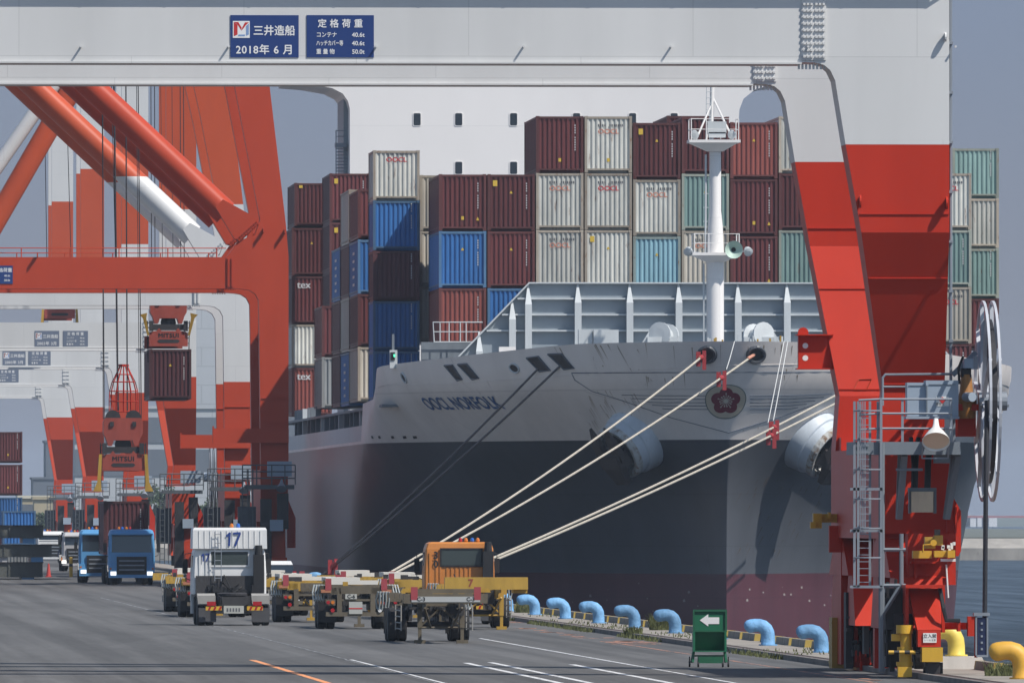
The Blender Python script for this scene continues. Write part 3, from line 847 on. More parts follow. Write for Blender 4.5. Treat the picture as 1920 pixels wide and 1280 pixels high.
mb = MB(); mb.pbox(1803, 1821, 690, 707, Y1 - .9, .4); mb.tube([at(1799, 720, Y1 - .9), at(1797, 690, Y1 - .9), at(1806, 668, Y1 - .9)], .03, 6); mb.build('motor_box', M['black'], near)
# slanted grey arm behind the reel motor
mb = MB(); mb.bar(at(1786, 703, Y1 - .4), at(1830, 660, Y1 - .4), .12); mb.pbox(1826, 1834, 668, 692, Y1 - 1.2, .1); mb.build('reel_arm', M['galv'], near)
# cable guide at the apron edge
Yc = Y1 - 3.6
mb = MB(); mb.pbox(1833, 1849, 1157, 1228, Yc, .25); gd = mb.build('cable_guide', M['blue_black'], near)
mb = MB(); mb.pbox(1829, 1832, 1154, 1228, Yc - .02, .2); mb.pbox(1850, 1853, 1154, 1230, Yc - .02, .2); mb.pbox(1826, 1856, 1148, 1154, Yc - .04, .3); mb.pbox(1831, 1853, 1227, 1231, Yc - .04, .3)
for k in range(5): mb.pbox(1839, 1843, 1166 + k * 12, 1170 + k * 12, Yc - .02, .015)
mb.build('guide_frame', M['galv'], gd)
mb = MB(); mb.bar(at(1768, 1173, Yg + 1), at(1818, 1173, Yc + .1), .20, .16); mb.pbox(1796, 1801, 1164, 1183, Yc + .0, .4); mb.pbox(1815, 1828, 1155, 1192, Yc, .3); mb.pbox(1828, 1833, 1190, 1232, Yc + .05, .2)
mb.build('guide_arm', M['crane_red'], near)
# ------------------------------------------------------------------ the moored container ship
SX = 47.4; BEAM = 16.4
LEV = [(-6, 744.2, 72, 1.75, 1.0), (.8, 744.2, 64, 1.75, 1.0), (3, 744.1, 59, 1.75, .95), (5, 743.8, 53, 1.65, .86), (7.5, 742.7, 41, 1.45, .70), (9.5, 741.5, 32, 1.22, .60), (10.4, 740.9, 29.5, 1.16, .56), (13, 739.4, 28.5, 1.13, .55)]
def lev(z):
    for a, b in zip(LEV, LEV[1:]):
        if z <= b[0]:
            k = max(0, (z - a[0]) / (b[0] - a[0]))
            return [a[i] + (b[i] - a[i]) * k for i in (1, 2, 3, 4)]
    return LEV[-1][1:]
def sheer(t):
    P = [(0, 12.36), (6, 12.30), (11, 12.05), (18, 11.75), (28, 11.42), (31.0, 11.25), (32, 10.3), (34.5, 9.75), (48, 9.62), (49.5, 7.66), (400, 7.62)]
    for a, b in zip(P, P[1:]):
        if t <= b[0]: return a[1] + (b[1] - a[1]) * (t - a[0]) / (b[0] - a[0])
    return P[-1][1]
TS = [0, .02, .06, .12, .2, .33, .5, .9, 1.4, 2, 2.8, 3.8, 5, 6.4, 8, 10, 12, 14, 16, 18, 20, 22, 24, 26, 28, 28.5, 29.5, 30.5, 31.2, 32, 33, 34.5, 38, 42, 46, 48, 49.5, 53, 58, 62, 66, 72, 90, 120, 160, 200, 240, 262]
ZL_ = [-6, -4.5, -3, -1.6, -.4, .8, 2.2, 3.6, 5, 6.2, 7.5]
def hull_pt(t, j, sgn):
    if j < len(ZL_): z = ZL_[j]
    else:
        zt = sheer(t); z = 7.5 + (zt - 7.5) * (j - len(ZL_) + 1) / 6.0
    ys, L, n, p = lev(z)
    u = min(1.0, t / L)
    hb = BEAM * (1 - (1 - u) ** n) ** p
    if t > 200: hb *= 1 - .45 * ((t - 200) / 62) ** 2 * max(0, (7.5 - z) / 12)
    return (SX + sgn * hb, ys + t * (1 + (739.4 - ys) / 400), z)

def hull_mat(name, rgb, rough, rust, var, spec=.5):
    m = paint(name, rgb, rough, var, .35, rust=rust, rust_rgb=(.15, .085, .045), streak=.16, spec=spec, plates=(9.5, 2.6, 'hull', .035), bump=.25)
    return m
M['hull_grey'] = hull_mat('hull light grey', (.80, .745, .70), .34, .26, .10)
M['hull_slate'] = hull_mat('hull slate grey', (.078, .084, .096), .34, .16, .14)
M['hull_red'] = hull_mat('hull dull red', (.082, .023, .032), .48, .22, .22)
M['ship_white'] = paint('ship white', (.80, .775, .75), .45, .04, .15, streak=.3, plates=(30.0, 3.1, 'xz', .012))
M['ship_grey'] = paint('bulwark grey', (.26, .30, .335), .5, .07, .6, rust=.08)
M['ship_pale'] = paint('pale grey fittings', (.52, .55, .56), .45, .08, 1.5, rust=.1)
M['hull_line'] = plain('dark blue line', (.05, .075, .12), .5)
M['ship_blue'] = plain('ship name blue', (.03, .10, .27), .5)

ship = thing('container_ship', 'large grey container ship moored along the quay, bow with flower emblem facing the camera', 'ship', (SX, 745, -3))
mb = MB()
nj = len(ZL_) + 6
for sgn in (-1, 1):
    b = len(mb.v)
    for t in TS:
        for j in range(nj): mb.v.append(hull_pt(t, j, sgn))
    for i in range(len(TS) - 1):
        for j in range(nj - 1):
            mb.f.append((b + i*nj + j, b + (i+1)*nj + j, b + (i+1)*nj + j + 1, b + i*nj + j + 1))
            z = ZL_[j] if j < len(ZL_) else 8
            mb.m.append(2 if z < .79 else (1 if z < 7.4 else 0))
e = (len(TS) - 1) * nj
for j in range(nj - 1):
    mb.f.append((e + j, e + j + 1, len(TS) * nj + e + j + 1, len(TS) * nj + e + j)); mb.m.append(1)
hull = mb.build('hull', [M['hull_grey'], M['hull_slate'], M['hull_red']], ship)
hull.data.polygons.foreach_set('use_smooth', [True] * len(hull.data.polygons))
hull.data.set_sharp_from_angle(angle=math.radians(34))
bmx = bmesh.new(); bmx.from_mesh(hull.data); bmesh.ops.remove_doubles(bmx, verts=bmx.verts, dist=.004)
bmesh.ops.recalc_face_normals(bmx, faces=bmx.faces); bmx.to_mesh(hull.data); bmx.free()
# decks
mb = MB()
for i in range(len(TS) - 1):
    a, b_ = TS[i], TS[i + 1]
    q = []
    for t in (a, b_):
        z = sheer(t) - 1.0 if t < 48 else 7.4
        ys, L, n, p = lev(z); hb = max(0, BEAM * (1 - (1 - min(1, t / L)) ** n) ** p - .05)
        y = ys + t * (1 + (739.4 - ys) / 400)
        q.append((hb, y, z))
    mb.add([(SX - q[0][0], q[0][1], q[0][2]), (SX + q[0][0], q[0][1], q[0][2]), (SX + q[1][0], q[1][1], q[1][2]), (SX - q[1][0], q[1][1], q[1][2])], [(0, 1, 2, 3)])
mb.build('deck', M['steel_grey'], ship)

HB = BVHTree.FromPolygons([tuple(v.co + OFF[ship.name]) for v in hull.data.vertices], [tuple(p.vertices) for p in hull.data.polygons])
def on_hull(px, py, off=.03):
    d = ray(px, py).normalized()
    h = HB.ray_cast(CAM, d)
    if h[0] is None: return None
    n = h[1]
    if n.dot(d) > 0: n = -n
    return h[0] + n * off
def decal(poly, mat, name, parent=None, off=.03, sub=0):
    pts = [on_hull(x, y, off) for x, y in poly]
    if any(p is None for p in pts): return None
    mb = MB(); c = sum(pts, Vector()) / len(pts)
    mb.add(pts + [c], [(i, (i + 1) % len(pts), len(pts)) for i in range(len(pts))])
    return mb.build(name, mat, parent or ship)
def hull_line(pts, r=.022, mat=None, n=10, name='painted_line'):
    out = []
    for (x0, y0), (x1, y1) in zip(pts, pts[1:]):
        for k in range(n):
            p = on_hull(x0 + (x1 - x0) * k / n, y0 + (y1 - y0) * k / n, .012)
            if p: out.append(p)
    p = on_hull(*pts[-1], .012)
    if p: out.append(p)
    if len(out) > 1:
        mb = MB(); mb.tube(out, r, 4); mb.build(name, mat or M['hull_line'], ship)
# emblem on the stem
def ell(cx, cy, rx, ry, n=36, egg=0.0):
    return [(cx + rx * math.sin(a) * (1 + egg * -math.cos(a)), cy + ry * -math.cos(a)) for a in [2 * math.pi * k / n for k in range(n)]]
EC = (1367, 752)
def egg(rx, ry): return [(EC[0] + rx * math.copysign(abs(math.sin(a)) ** .85, math.sin(a)) * (1 + .10 * math.cos(a)), EC[1] - 2 - ry * math.cos(a) * (1 if math.cos(a) > 0 else 1.15)) for a in [2 * math.pi * k / 40 for k in range(40)]]
def front_decal(poly, mat, name, parent, off):
    "flat artwork wrapped on the stem, laid on along the ship's own axis"
    s = 37.75
    X0 = at(EC[0], EC[1], 739).x; Z0 = at(EC[0], EC[1], 739).z
    def drop(x, y):
        X = X0 + (x - EC[0]) / s; Z = Z0 - (y - EC[1]) / s
        h = HB.ray_cast(Vector((X, 600, Z)), Vector((0, 1, 0)))
        return (h[0] + Vector((0, -off, 0))) if h[0] else None
    mb = MB(); n = len(poly)
    cx = sum(p[0] for p in poly) / n; cy = sum(p[1] for p in poly) / n
    rings = []
    for k in (1.0, .75, .5, .25):
        r = [drop(cx + (x - cx) * k, cy + (y - cy) * k) for x, y in poly]
        if any(p is None for p in r): return None
        rings.append(r)
    vs = [p for r in rings for p in r] + [drop(cx, cy)]
    fs = []
    for q in range(3):
        for i in range(n):
            j = (i + 1) % n; fs.append((q*n + i, q*n + j, (q+1)*n + j, (q+1)*n + i))
    for i in range(n): fs.append((3*n + i, 3*n + (i + 1) % n, 4*n))
    mb.add(vs, fs); return mb.build(name, mat, parent)
em = front_decal(egg(38.5, 30), plain('emblem outline', (.12, .16, .15), .5), 'emblem', ship, .03)
front_decal(egg(36.8, 28.4), plain('emblem cream', (.52, .46, .36), .5), 'emblem_field', em, .045)
pet = []
for k in range(100):
    a = 2 * math.pi * k / 100
    # five round petals
    best = 0
    for q in range(5):
        th = 2 * math.pi * q / 5
        d = 14.6; r = 12.2
        ca = math.cos(a - th)
        disc = r * r - d * d * (1 - ca * ca)
        if disc > 0 and ca > 0: best = max(best, d * ca + math.sqrt(disc))
    best = max(best, 15)
    pet.append((EC[0] + best * math.sin(a) * 1.05, EC[1] - 1 - best * math.cos(a) * .93))
front_decal(pet, plain('plum red', (.17, .014, .034), .5), 'flower', em, .06)
st = plain('stamen cream', (.52, .47, .40), .5)
for k in range(15):
    a = 2 * math.pi * k / 15
    r = 15 if k % 3 == 0 else 11
    ux, uy = math.sin(a), -math.cos(a) * .92
    x1, y1 = EC[0] + ux * r, EC[1] - 1 + uy * r
    front_decal([(EC[0] - uy * .6, EC[1] - 1 + ux * .6), (EC[0] + uy * .6, EC[1] - 1 - ux * .6), (x1 + uy * .6, y1 - ux * .6), (x1 - uy * .6, y1 + ux * .6)], st, 'stamen', em, .075)
    front_decal(ell(x1, y1, 1.5, 1.4, 8), st, 'stamen_tip', em, .08)
front_decal(ell(EC[0], EC[1] - 1, 3.6, 3.4, 14), st, 'flower_centre', em, .085)
# long painted wing lines and the big V below the emblem
for i, y in enumerate((741, 747.5, 754, 760, 766.5)):
    hull_line([(1166 + i * 19, y - 1), (1210 + i * 14, y), (1329 + (2 if i in (0, 4) else 0), y + .5)], .016)
    hull_line([(1406, y + .5), (1480, y), (1560 - i * 16, y - 3)], .016)
hull_line([(1072, 699), (1078, 712), (1110, 733), (1160, 748), (1260, 783), (1366, 811), (1466, 780), (1556, 748)], .018)
hull_line([(1072, 699), (1250, 698), (1560, 697)], .02)
hull_line([(700, 723), (860, 718), (1000, 708), (1180, 694), (1366, 684), (1500, 683)], .012, M['hull_grey'])
# ship name
mb = MB()
pl = on_hull(795, 755); pr = on_hull(940, 756); pt = on_hull(868, 743); pb_ = on_hull(868, 767)
me = text_mesh('OOCL NORFOLK', 1.0, 'LEFT', 0.018, 0.0, 1.02)
xs = [v.co.x for v in me.vertices]; ys = [v.co.y for v in me.vertices]
bm = bmesh.new(); bm.from_mesh(me)
bmesh.ops.triangulate(bm, faces=bm.faces); bmesh.ops.subdivide_edges(bm, edges=[e for e in bm.edges if e.calc_length() > .12], cuts=3)
bm.verts.index_update()
vs = []
for v in bm.verts:
    u = (v.co.x - min(xs)) / (max(xs) - min(xs)); w = (v.co.y - min(ys)) / (max(ys) - min(ys))
    Y = pl.y + (pr.y - pl.y) * u; Z = pb_.z + (pt.z - pb_.z) * w
    h = HB.ray_cast(Vector((20, Y, Z)), Vector((1, 0, 0)))
    vs.append(h[0] + Vector((-.035, -.02, 0)))
mb.add(vs, [tuple(v.index for v in f.verts) for f in bm.faces]); bm.free()
mb.build('ship_name', M['ship_blue'], ship)
# fairleads and freeing ports
for poly in (((834, 685), (849, 684), (868, 711), (858, 713)), ((859, 683), (876, 682), (899, 709), (886, 711)), ((988, 671), (1010, 668), (1033, 694), (1012, 696)), ((1028, 664), (1054, 663), (1077, 690), (1058, 692))):
    d = decal(poly, M['dark'], 'mooring_port', None, .02)
    pts = [on_hull(x, y, .03) for x, y in poly]
    if all(pts):
        mb = MB(); mb.tube(pts + [pts[0]], .05, 5); mb.build('port_frame', M['hull_slate'], d or ship)
for (cx, cy, rx, ry, rot) in ((965, 690, 10, 7, .7), (758, 708, 3, 10, -.45)):
    poly = [(cx + rx * math.cos(a) * math.cos(rot) - ry * math.sin(a) * math.sin(rot), cy + rx * math.cos(a) * math.sin(rot) + ry * math.sin(a) * math.cos(rot)) for a in [2 * math.pi * k / 16 for k in range(16)]]
    d = decal(poly, M['dark'], 'fairlead', None, .02)
    pts = [on_hull(x, y, .03) for x, y in poly]; mb = MB(); mb.tube(pts + [pts[0]], .05, 5); mb.build('fairlead_rim', M['ship_pale'], d)
for cx in (1326, 1417):
    poly = ell(cx, 664, 14, 13, 20)
    d = decal(poly, M['dark'], 'fairlead', None, .02)
    pts = [on_hull(x, y, .06) for x, y in ell(cx, 664, 15.5, 14, 20)]; mb = MB(); mb.tube(pts + [pts[0]], .10, 6); mb.build('fairlead_rim', M['hull_slate'], d)
for i, x in enumerate((696, 709, 733, 755, 774)):
    decal([(x, 817), (x + 3 + i, 816.5), (x + 5 + i, 821), (x + 2, 822)], M['black'], 'scupper', None, .02)
# rust weeps
rw = paint('rust weep', (.34, .27, .20), .7, .3, 1.0, streak=.1)
rwd = paint('dark rust weep', (.10, .07, .05), .7, .3, 1.0, streak=.1)
rd = random.Random(11)
for k in range(44):
    x = rd.uniform(1000, 1545); y = rd.choice((642, 643, 645, 682, 700)) + rd.uniform(0, 10); l = rd.uniform(8, 44); w = rd.uniform(.4, 1.3)
    dx = (1366 - x) * .0009 * l
    if x < 1200: dx = l * .55
    decal([(x - w, y), (x + w, y), (x + dx + .2, y + l)], rw, 'rust_streak', None, .009)
for k in range(90):
    side = rd.random() < .35
    x = rd.uniform(1380, 1570) if not side else rd.uniform(1095, 1190); y = rd.uniform(880, 1040) if not side else rd.uniform(730, 800)
    l = rd.uniform(5, 26) * (1.6 if side else 1); w = rd.uniform(.3, .8)
    decal([(x - w, y), (x + w, y), (x - l * .5, y + l)] if not side else [(x - w, y), (x + w, y), (x + l * .6, y + l)], rw if side else rwd, 'rust_streak', None, .009)
# scratches on the red bottom paint
sc_ = plain('bare scrape', (.26, .22, .21), .7)
for k in range(22):
    x = rd.uniform(1060, 1560); y = rd.uniform(1085, 1150); q = rd.uniform(1, 4)
    decal([(x, y), (x + q, y - q * .4), (x + q * 1.4, y + q), (x + q * .2, y + q * 1.2)], sc_, 'scrape', None, .009)

# anchors in their housings
def anchor_side(sgn):
    c0 = Vector((SX + sgn * 4.35, 0, 7.55))
    h = HB.ray_cast(Vector((c0.x, 600, c0.z)), Vector((0, 1, 0)))[0]
    ax = Vector((sgn * .66, -.42, -.50)).normalized()
    o = h - ax * .35
    mb = MB(); mb.lathe([(1.95, -1.6), (1.75, .2), (1.60, .95), (1.50, 1.0), (1.46, 1.62), (1.34, 1.74), (1.12, 1.66), (.95, .9)], o, ax, 28, cap=False)
    hs = mb.build('anchor_housing', M['anchor_pod'], ship, smooth=True)
    mb = MB(); mb.lathe([(.0, 1.1), (1.0, 1.1)], o, ax, 24, cap=False); mb.build('hawse_pipe', M['black'], hs)
    mb = MB(); mb.lathe([(1.475, 1.42), (1.475, 1.60), (1.36, 1.755), (1.11, 1.68), (.96, 1.0)], o, ax, 28, cap=False); mb.build('rim', M['rusty_rim'], hs)
    # anchor: crown block, shank, two flukes
    e = o + ax * 1.95
    u = ax.cross(Vector((0, 0, 1))).normalized(); w = u.cross(ax).normalized()
    def Q(a, b, c): return e + u * a + w * b + ax * c
    mb = MB()
    mb.bar(Q(0, 0, -1.2), Q(0, -.1, .2), .32, .32)
    mb.loft([[Q(-.95, .30, -.15), Q(.95, .30, -.15), Q(.95, -.55, -.25), Q(-.95, -.55, -.25)], [Q(-.8, .2, .45), Q(.8, .2, .45), Q(.8, -.5, .5), Q(-.8, -.5, .5)]])
    for s in (-1, 1):
        mb.loft([[Q(s * .30, .1, .0), Q(s * 1.0, .1, .0), Q(s * 1.0, -.2, .35), Q(s * .30, -.2, .35)],
                 [Q(s * .35, 1.0, .05), Q(s * .95, .9, .05), Q(s * .95, .8, .3), Q(s * .35, .9, .3)],
                 [Q(s * .55, 1.75, .10), Q(s * .68, 1.7, .10), Q(s * .68, 1.7, .18), Q(s * .55, 1.75, .18)]])
    mb.loft([[Q(-.7, -.45, .0), Q(.7, -.45, .0), Q(.7, -.45, .5), Q(-.7, -.45, .5)], [Q(-.5, -1.45, .1), Q(.4, -1.45, .1), Q(.4, -1.45, .4), Q(-.5, -1.45, .4)]])
    mb.build('anchor', M['anchor_brown'], ship)
M['anchor_pod'] = paint('anchor housing paint', (.50, .55, .60), .42, .15, .8, rust=.30, rust_rgb=(.22, .11, .04), streak=.6)
M['anchor_brown'] = paint('anchor brown black', (.04, .032, .03), .7, .3, 1.5, rust=.35, rust_rgb=(.09, .05, .035))
M['rusty_rim'] = paint('rusted hawse rim', (.44, .45, .44), .6, .2, 1.3, rust=.75, rust_rgb=(.17, .085, .03), streak=.5)
anchor_side(-1); anchor_side(1)

# breakwater wall on the forecastle
YW = 762.0
a = at(835, 672, YW); b = at(992, 531, YW); zt_ = b.z
XL0, XL1 = a.x, b.x; XR1 = 2 * SX - XL1; XR0 = 2 * SX - XL0
mb = MB(); mb.prism([(XL0, a.z - .6), (XL1, zt_), (XR1, zt_), (XR0, a.z - .6), (XR0, 10.6), (XL0, 10.6)], 'y', YW, YW + .04)
bwall = mb.build('wave_breaker', M['ship_grey'], ship)
mb = MB()
mb.bar((XL0, YW - .1, a.z - .6), (XL1, YW - .1, zt_ + .02), .45, .07); mb.box(XL1 - .05, XR1 + .05, YW - .3, YW - .002, zt_ - .02, zt_ + .05); mb.bar((XR0, YW - .1, a.z - .6), (XR1, YW - .1, zt_ + .02), .45, .07)
mb.build('top_rail', M['ship_pale'], bwall)
for k, py in enumerate((560, 590, 620)):
    z = at(1100, py, YW).z
    f_ = (zt_ - z) / (zt_ - a.z + .6)
    x0 = XL1 + (XL0 - XL1) * f_ + .15
    mb = MB(); mb.box(x0, 2 * SX - x0, YW - .32, YW - .002, z - .04, z + .04); mb.build('stiffener', M['ship_pale'], bwall)
for px, py in ((898, 622), (960, 562), (990, 534), (1083, 531), (1180, 531), (1272, 531), (1383, 531), (1475, 531), (1570, 531), (1660, 545), (1720, 600)):
    z1 = at(px, py, YW).z; x = at(px, py, YW).x
    mb = MB()
    w = .17
    mb.loft([[(x - w, YW - .62, 10.6), (x + w, YW - .62, 10.6), (x + w, YW - .002, 10.6), (x - w, YW - .002, 10.6)],
             [(x - w, YW - .62, z1 - 1.0), (x + w, YW - .62, z1 - 1.0), (x + w, YW - .002, z1 - 1.0), (x - w, YW - .002, z1 - 1.0)],
             [(x - .03, YW - .1, z1), (x + .03, YW - .1, z1), (x + .03, YW - .002, z1), (x - .03, YW - .002, z1)]])
    mb.build('bracket', M['ship_pale'], bwall)

# foremast
YM = 750.0
def mz(py): return at(1341, py, YM).z
mx_ = at(1341, 500, YM).x; r1 = .43
mb = MB()
mb.lathe([(.44, mz(660)), (.44, mz(488)), (.40, mz(440)), (.385, mz(425)), (.30, mz(395)), (.29, mz(280)), (.28, mz(262))], (mx_, YM, 0), (0, 0, 1), 20)
mast = mb.build('foremast', M['ship_white'], ship, smooth=True)
def platform(py, x0, x1, py_c, rail_top, name):
    A = at(x0, py, YM); B = at(x1, py, YM); z = A.z
    mb = MB()
    mb.box(A.x, B.x, YM - 1.1, YM + 1.1, z - .14, z)
    zc = at(x0, py_c, YM).z
    mb.loft([[(A.x + .1, YM - 1.0, z - .14), (B.x - .1, YM - 1.0, z - .14), (B.x - .1, YM + 1.0, z - .14), (A.x + .1, YM + 1.0, z - .14)], [(mx_ - .4, YM - .4, zc), (mx_ + .4, YM - .4, zc), (mx_ + .4, YM + .4, zc), (mx_ - .4, YM + .4, zc)]])
    p = mb.build('platform', M['ship_white'], mast)
    zt = at(x0, rail_top, YM).z
    mb = MB()
    for zz in (zt, (zt + z) / 2):
        mb.tube([(A.x + .1, YM + 1.0, zz), (A.x + .1, YM - 1.05, zz), (B.x - .1, YM - 1.05, zz), (B.x - .1, YM + 1.0, zz)], .028, 6)
    for (x, y) in ((A.x + .1, YM - 1.05), (B.x - .1, YM - 1.05), (A.x + .1, YM + 1), (B.x - .1, YM + 1), ((A.x * 2 + B.x) / 3, YM - 1.05)): mb.tube([(x, y, z), (x, y, zt)], .028, 6)
    mb.build('railing', M['ship_white'], p)
    return p
platform(474, 1296, 1387, 492, 439, 'lower'); p2 = platform(263, 1290, 1386, 284, 224, 'upper')
mb = MB(); zt2 = mz(262)
mb.tube([(mx_ - .2, YM, zt2), (mx_ - .12, YM, mz(120))], .11, 8)
mb.tube([(mx_ - 1.0, YM - .7, zt2), (mx_ - .12, YM, mz(190))], .05, 6); mb.tube([(mx_ + .85, YM - .7, zt2), (mx_ - .1, YM, mz(185))], .05, 6); mb.tube([(mx_ - .4, YM + .9, zt2), (mx_ - .12, YM, mz(188))], .05, 6)
tp = mb.build('topmast', M['ship_white'], mast)
mb = MB()
for dx in (-.48, -.24): mb.tube([(mx_ + dx, YM - .15, zt2), (mx_ + dx + .06, YM - .1, mz(130))], .02, 5)
for k in range(12): mb.tube([(mx_ - .48 + .005 * k, YM - .14, zt2 + .3 + k * .3), (mx_ - .22 + .005 * k, YM - .14, zt2 + .3 + k * .3)], .018, 5)
mb.build('ladder', M['ship_pale'], tp)
mb = MB()
for (px0, px1, py0, py1) in ((1327, 1362, 228, 250), (1329, 1361, 248, 258)): mb.pbox(px0, px1, py0, py1, YM - .7, .4)
mb.build('lamp_box', M['ship_pale'], mast)
for px in (1302, 1372):
    c = at(px, 252, YM - .6); mb = MB(); mb.lathe([(.12, -.2), (.2, -.1), (.22, .25), (.1, .28)], c, (0, -1, -.2), 12); mb.build('masthead_light', M['ship_pale'], mast)
mb = MB(); c = at(1376, 468, YM - 1.5)
mb.lathe([(.10, -.9), (.12, -.5), (.18, -.2), (.30, -.05), (.43, .05), (.45, .08), (.40, .03), (.22, -.12), (.08, -.3)], c, (0, -1, 0), 22, cap=False)
hn = mb.build('horn', plain('pale green horn', (.42, .54, .47), .5), mast, smooth=True)
mb = MB(); mb.lathe([(.0, -.25), (.13, -.25)], c, (0, -1, 0), 14, cap=False); mb.build('horn_throat', M['black'], hn)
for px in (1291, 1402):
    c = at(px, 470, YM - .6); mb = MB(); mb.lathe([(.05, -.3), (.18, -.1), (.24, .15), (.1, .2)], c, (.25 if px > 1341 else -.25, -.8, -.5), 12); mb.bar(c, Vector((mx_, YM - .6, c.z - .25)), .05); mb.build('deck_light', M['ship_pale'], mast)
mb = MB(); mb.tube([(mx_ - .58, YM - .1, mz(660)), (mx_ - .58, YM - .1, mz(495))], .05, 6); mb.tube([(mx_ - .5, YM - .1, mz(475)), (mx_ - .48, YM - .1, mz(290))], .05, 6)
for k in range(14): mb.tube([(mx_ - .6, YM - .1, 11.5 + k * .7), (mx_ - .3, YM - .1, 11.5 + k * .7)], .02, 5)
mb.build('mast_ladder', M['ship_pale'], mast)

# forecastle gear: windlasses, lockers, railing, light box
def windlass(px, sgn):
    c = at(px, 628, 747); mb = MB()
    mb.lathe([(.30, -.6), (.62, -.6), (.62, -.5), (.36, -.45), (.36, .3), (.62, .34), (.62, .44), (.3, .46)], c, (sgn * .55, -1, .1), 16)
    mb.box(c.x - .8, c.x + .7, c.y - .5, c.y + .5, 11.0, c.z - .1)
    mb.bar(c + Vector((sgn * .5, 0, .3)), c + Vector((sgn * 1.0, 0, -.5)), .22)
    mb.build('windlass', M['ship_pale'], ship)
windlass(1243, -1); windlass(1424, 1)
mb = MB(); mb.pbox(1085, 1110, 618, 648, 756, .8); mb.pbox(1113, 1160, 618, 646, 755.8, 1.0); mb.build('locker', M['ship_pale'], ship)
mb = MB(); mb.pbox(936, 967, 650, 664, 757, .6); mb.build('locker', M['ship_white'], ship)
mb = MB(); mb.pbox(731, 745, 656, 690, 766, .5); lb = mb.build('light_box', M['ship_pale'], ship)
mb = MB(); mb.pbox(732.5, 740.5, 660, 675, 765.95, .04); mb.build('light_housing', M['black'], lb)
mb = MB(); mb.pbox(738, 741, 664, 669, 765.9, .04); mb.build('starboard_light', plain('green side light', (.05, .5, .25), .3, emit=((.1, 1.0, .5), 1.2)), lb)
mb = MB(); mb.pbox(735, 739.5, 626, 656, 766.2, .1); mb.build('post', M['steel_grey'], lb)
mb = MB()
A = [at(x, y, 763.5) for x, y in ((812, 604), (905, 604), (812, 622), (905, 622), (814, 641), (890, 641))]
mb.tube([A[4], A[0], A[1]], .035, 6); mb.tube([A[2], A[3]], .03, 6); mb.tube([A[4], A[5]], .035, 6)
for x in (825, 842, 863, 874): mb.tube([at(x, 604, 763.5), at(x, 641, 763.5)], .03, 6)
mb.build('railing', M['ship_pale'], ship)
mb = MB(); mb.pbox(790, 905, 641, 690, 764.2, .5); mb.build('walkway', M['steel_grey'], ship)
rd = random.Random(4)
for k in range(16):
    x = rd.uniform(1300, 1480); c = at(x, 641, 743 + abs(x - 1366) * .016 + rd.random() * 3); mb = MB(); mb.box(c.x - .04, c.x + .04, c.y, c.y + .2, 11.3, 12.5 + rd.random() * .25)
    mb.build('roller_post', M['yellow_dirty'] if k % 3 == 0 else M['ship_pale'], ship)

# superstructure
YS = 930.0
def sz(py): return at(960, py, YS).z
xl = at(656, 300, YS).x; xr = at(1385, 300, YS).x
zt_s = 40.0
prof = [(xl, 7.4), (xl, sz(205)), (xl - .12, sz(190)), (xl - .45, sz(176)), (xl - 1.1, sz(166)), (xl - 2.6, sz(158)), (xl - 4, sz(155)), (xl - 4, zt_s), (xr + 4.0, zt_s), (xr + 4.0, sz(150)), (xr + 2.0, sz(158)), (xr + 1.0, sz(168)), (xr + .3, sz(185)), (xr + .05, sz(205)), (xr, sz(225)), (xr, 7.4)]
mb = MB(); mb.prism(prof, 'y', YS, YS + 14)
sup = mb.build('deckhouse', M['ship_white'], ship)
mb = MB(); g = at(643, 200, YS + 4); mb.box(g.x, xl + .2, YS + 3, YS + 13, 7.5, sz(150)); mb.build('side_block', M['ship_grey'], sup)  # grey block set behind the left edge of the deckhouse
mb = MB(); mb.pbox(629, 650, 268, 276, YS + 2, 1.5)
for y in (245, 256): mb.tube([at(629, y, YS + 2), at(648, y, YS + 2)], .03, 5)
mb.tube([at(630, 245, YS + 2), at(630, 268, YS + 2)], .04, 5)
for k in range(9): mb.tube([at(630, 279 + k * 6, YS + 2), at(652, 279 + k * 6, YS + 2)], .035, 5)
mb.tube([at(630, 276, YS + 2), at(630, 330, YS + 2)], .04, 5)
mb.build('outside_stairs', M['galv'], sup)
for r in range(4):
    for i, px in enumerate((782, 860, 963, 1081, 1186, 1264)):
        if (r == 1 and i == 0): continue
        py = 222 + (3 if i < 2 else -1) + 93 * (1 - r) if r else 315
        py = {0: 315, 1: 224, 2: 131, 3: 38}[1 if r == 0 else 0 if r == 1 else r]
        c = at(px, py, YS); w, h = .22, .38
        def rr(w, h, q):
            out = []
            for (sx_, sz_, a0) in ((1, 1, 0), (-1, 1, 90), (-1, -1, 180), (1, -1, 270)):
                for k in range(4):
                    a = math.radians(a0 + k * 30); out.append((c.x + sx_ * (w - q) + q * math.cos(a), c.z + sz_ * (h - q) + q * math.sin(a)))
            return out
        mb = MB(); mb.prism(rr(w + .05, h + .05, .11), 'y', YS - .03, YS - .002); wn_ = mb.build('window', M['ship_white'], sup)
        mb = MB(); mb.prism(rr(w, h, .08), 'y', YS - .036, YS - .031); mb.build('pane', M['glass'], wn_)

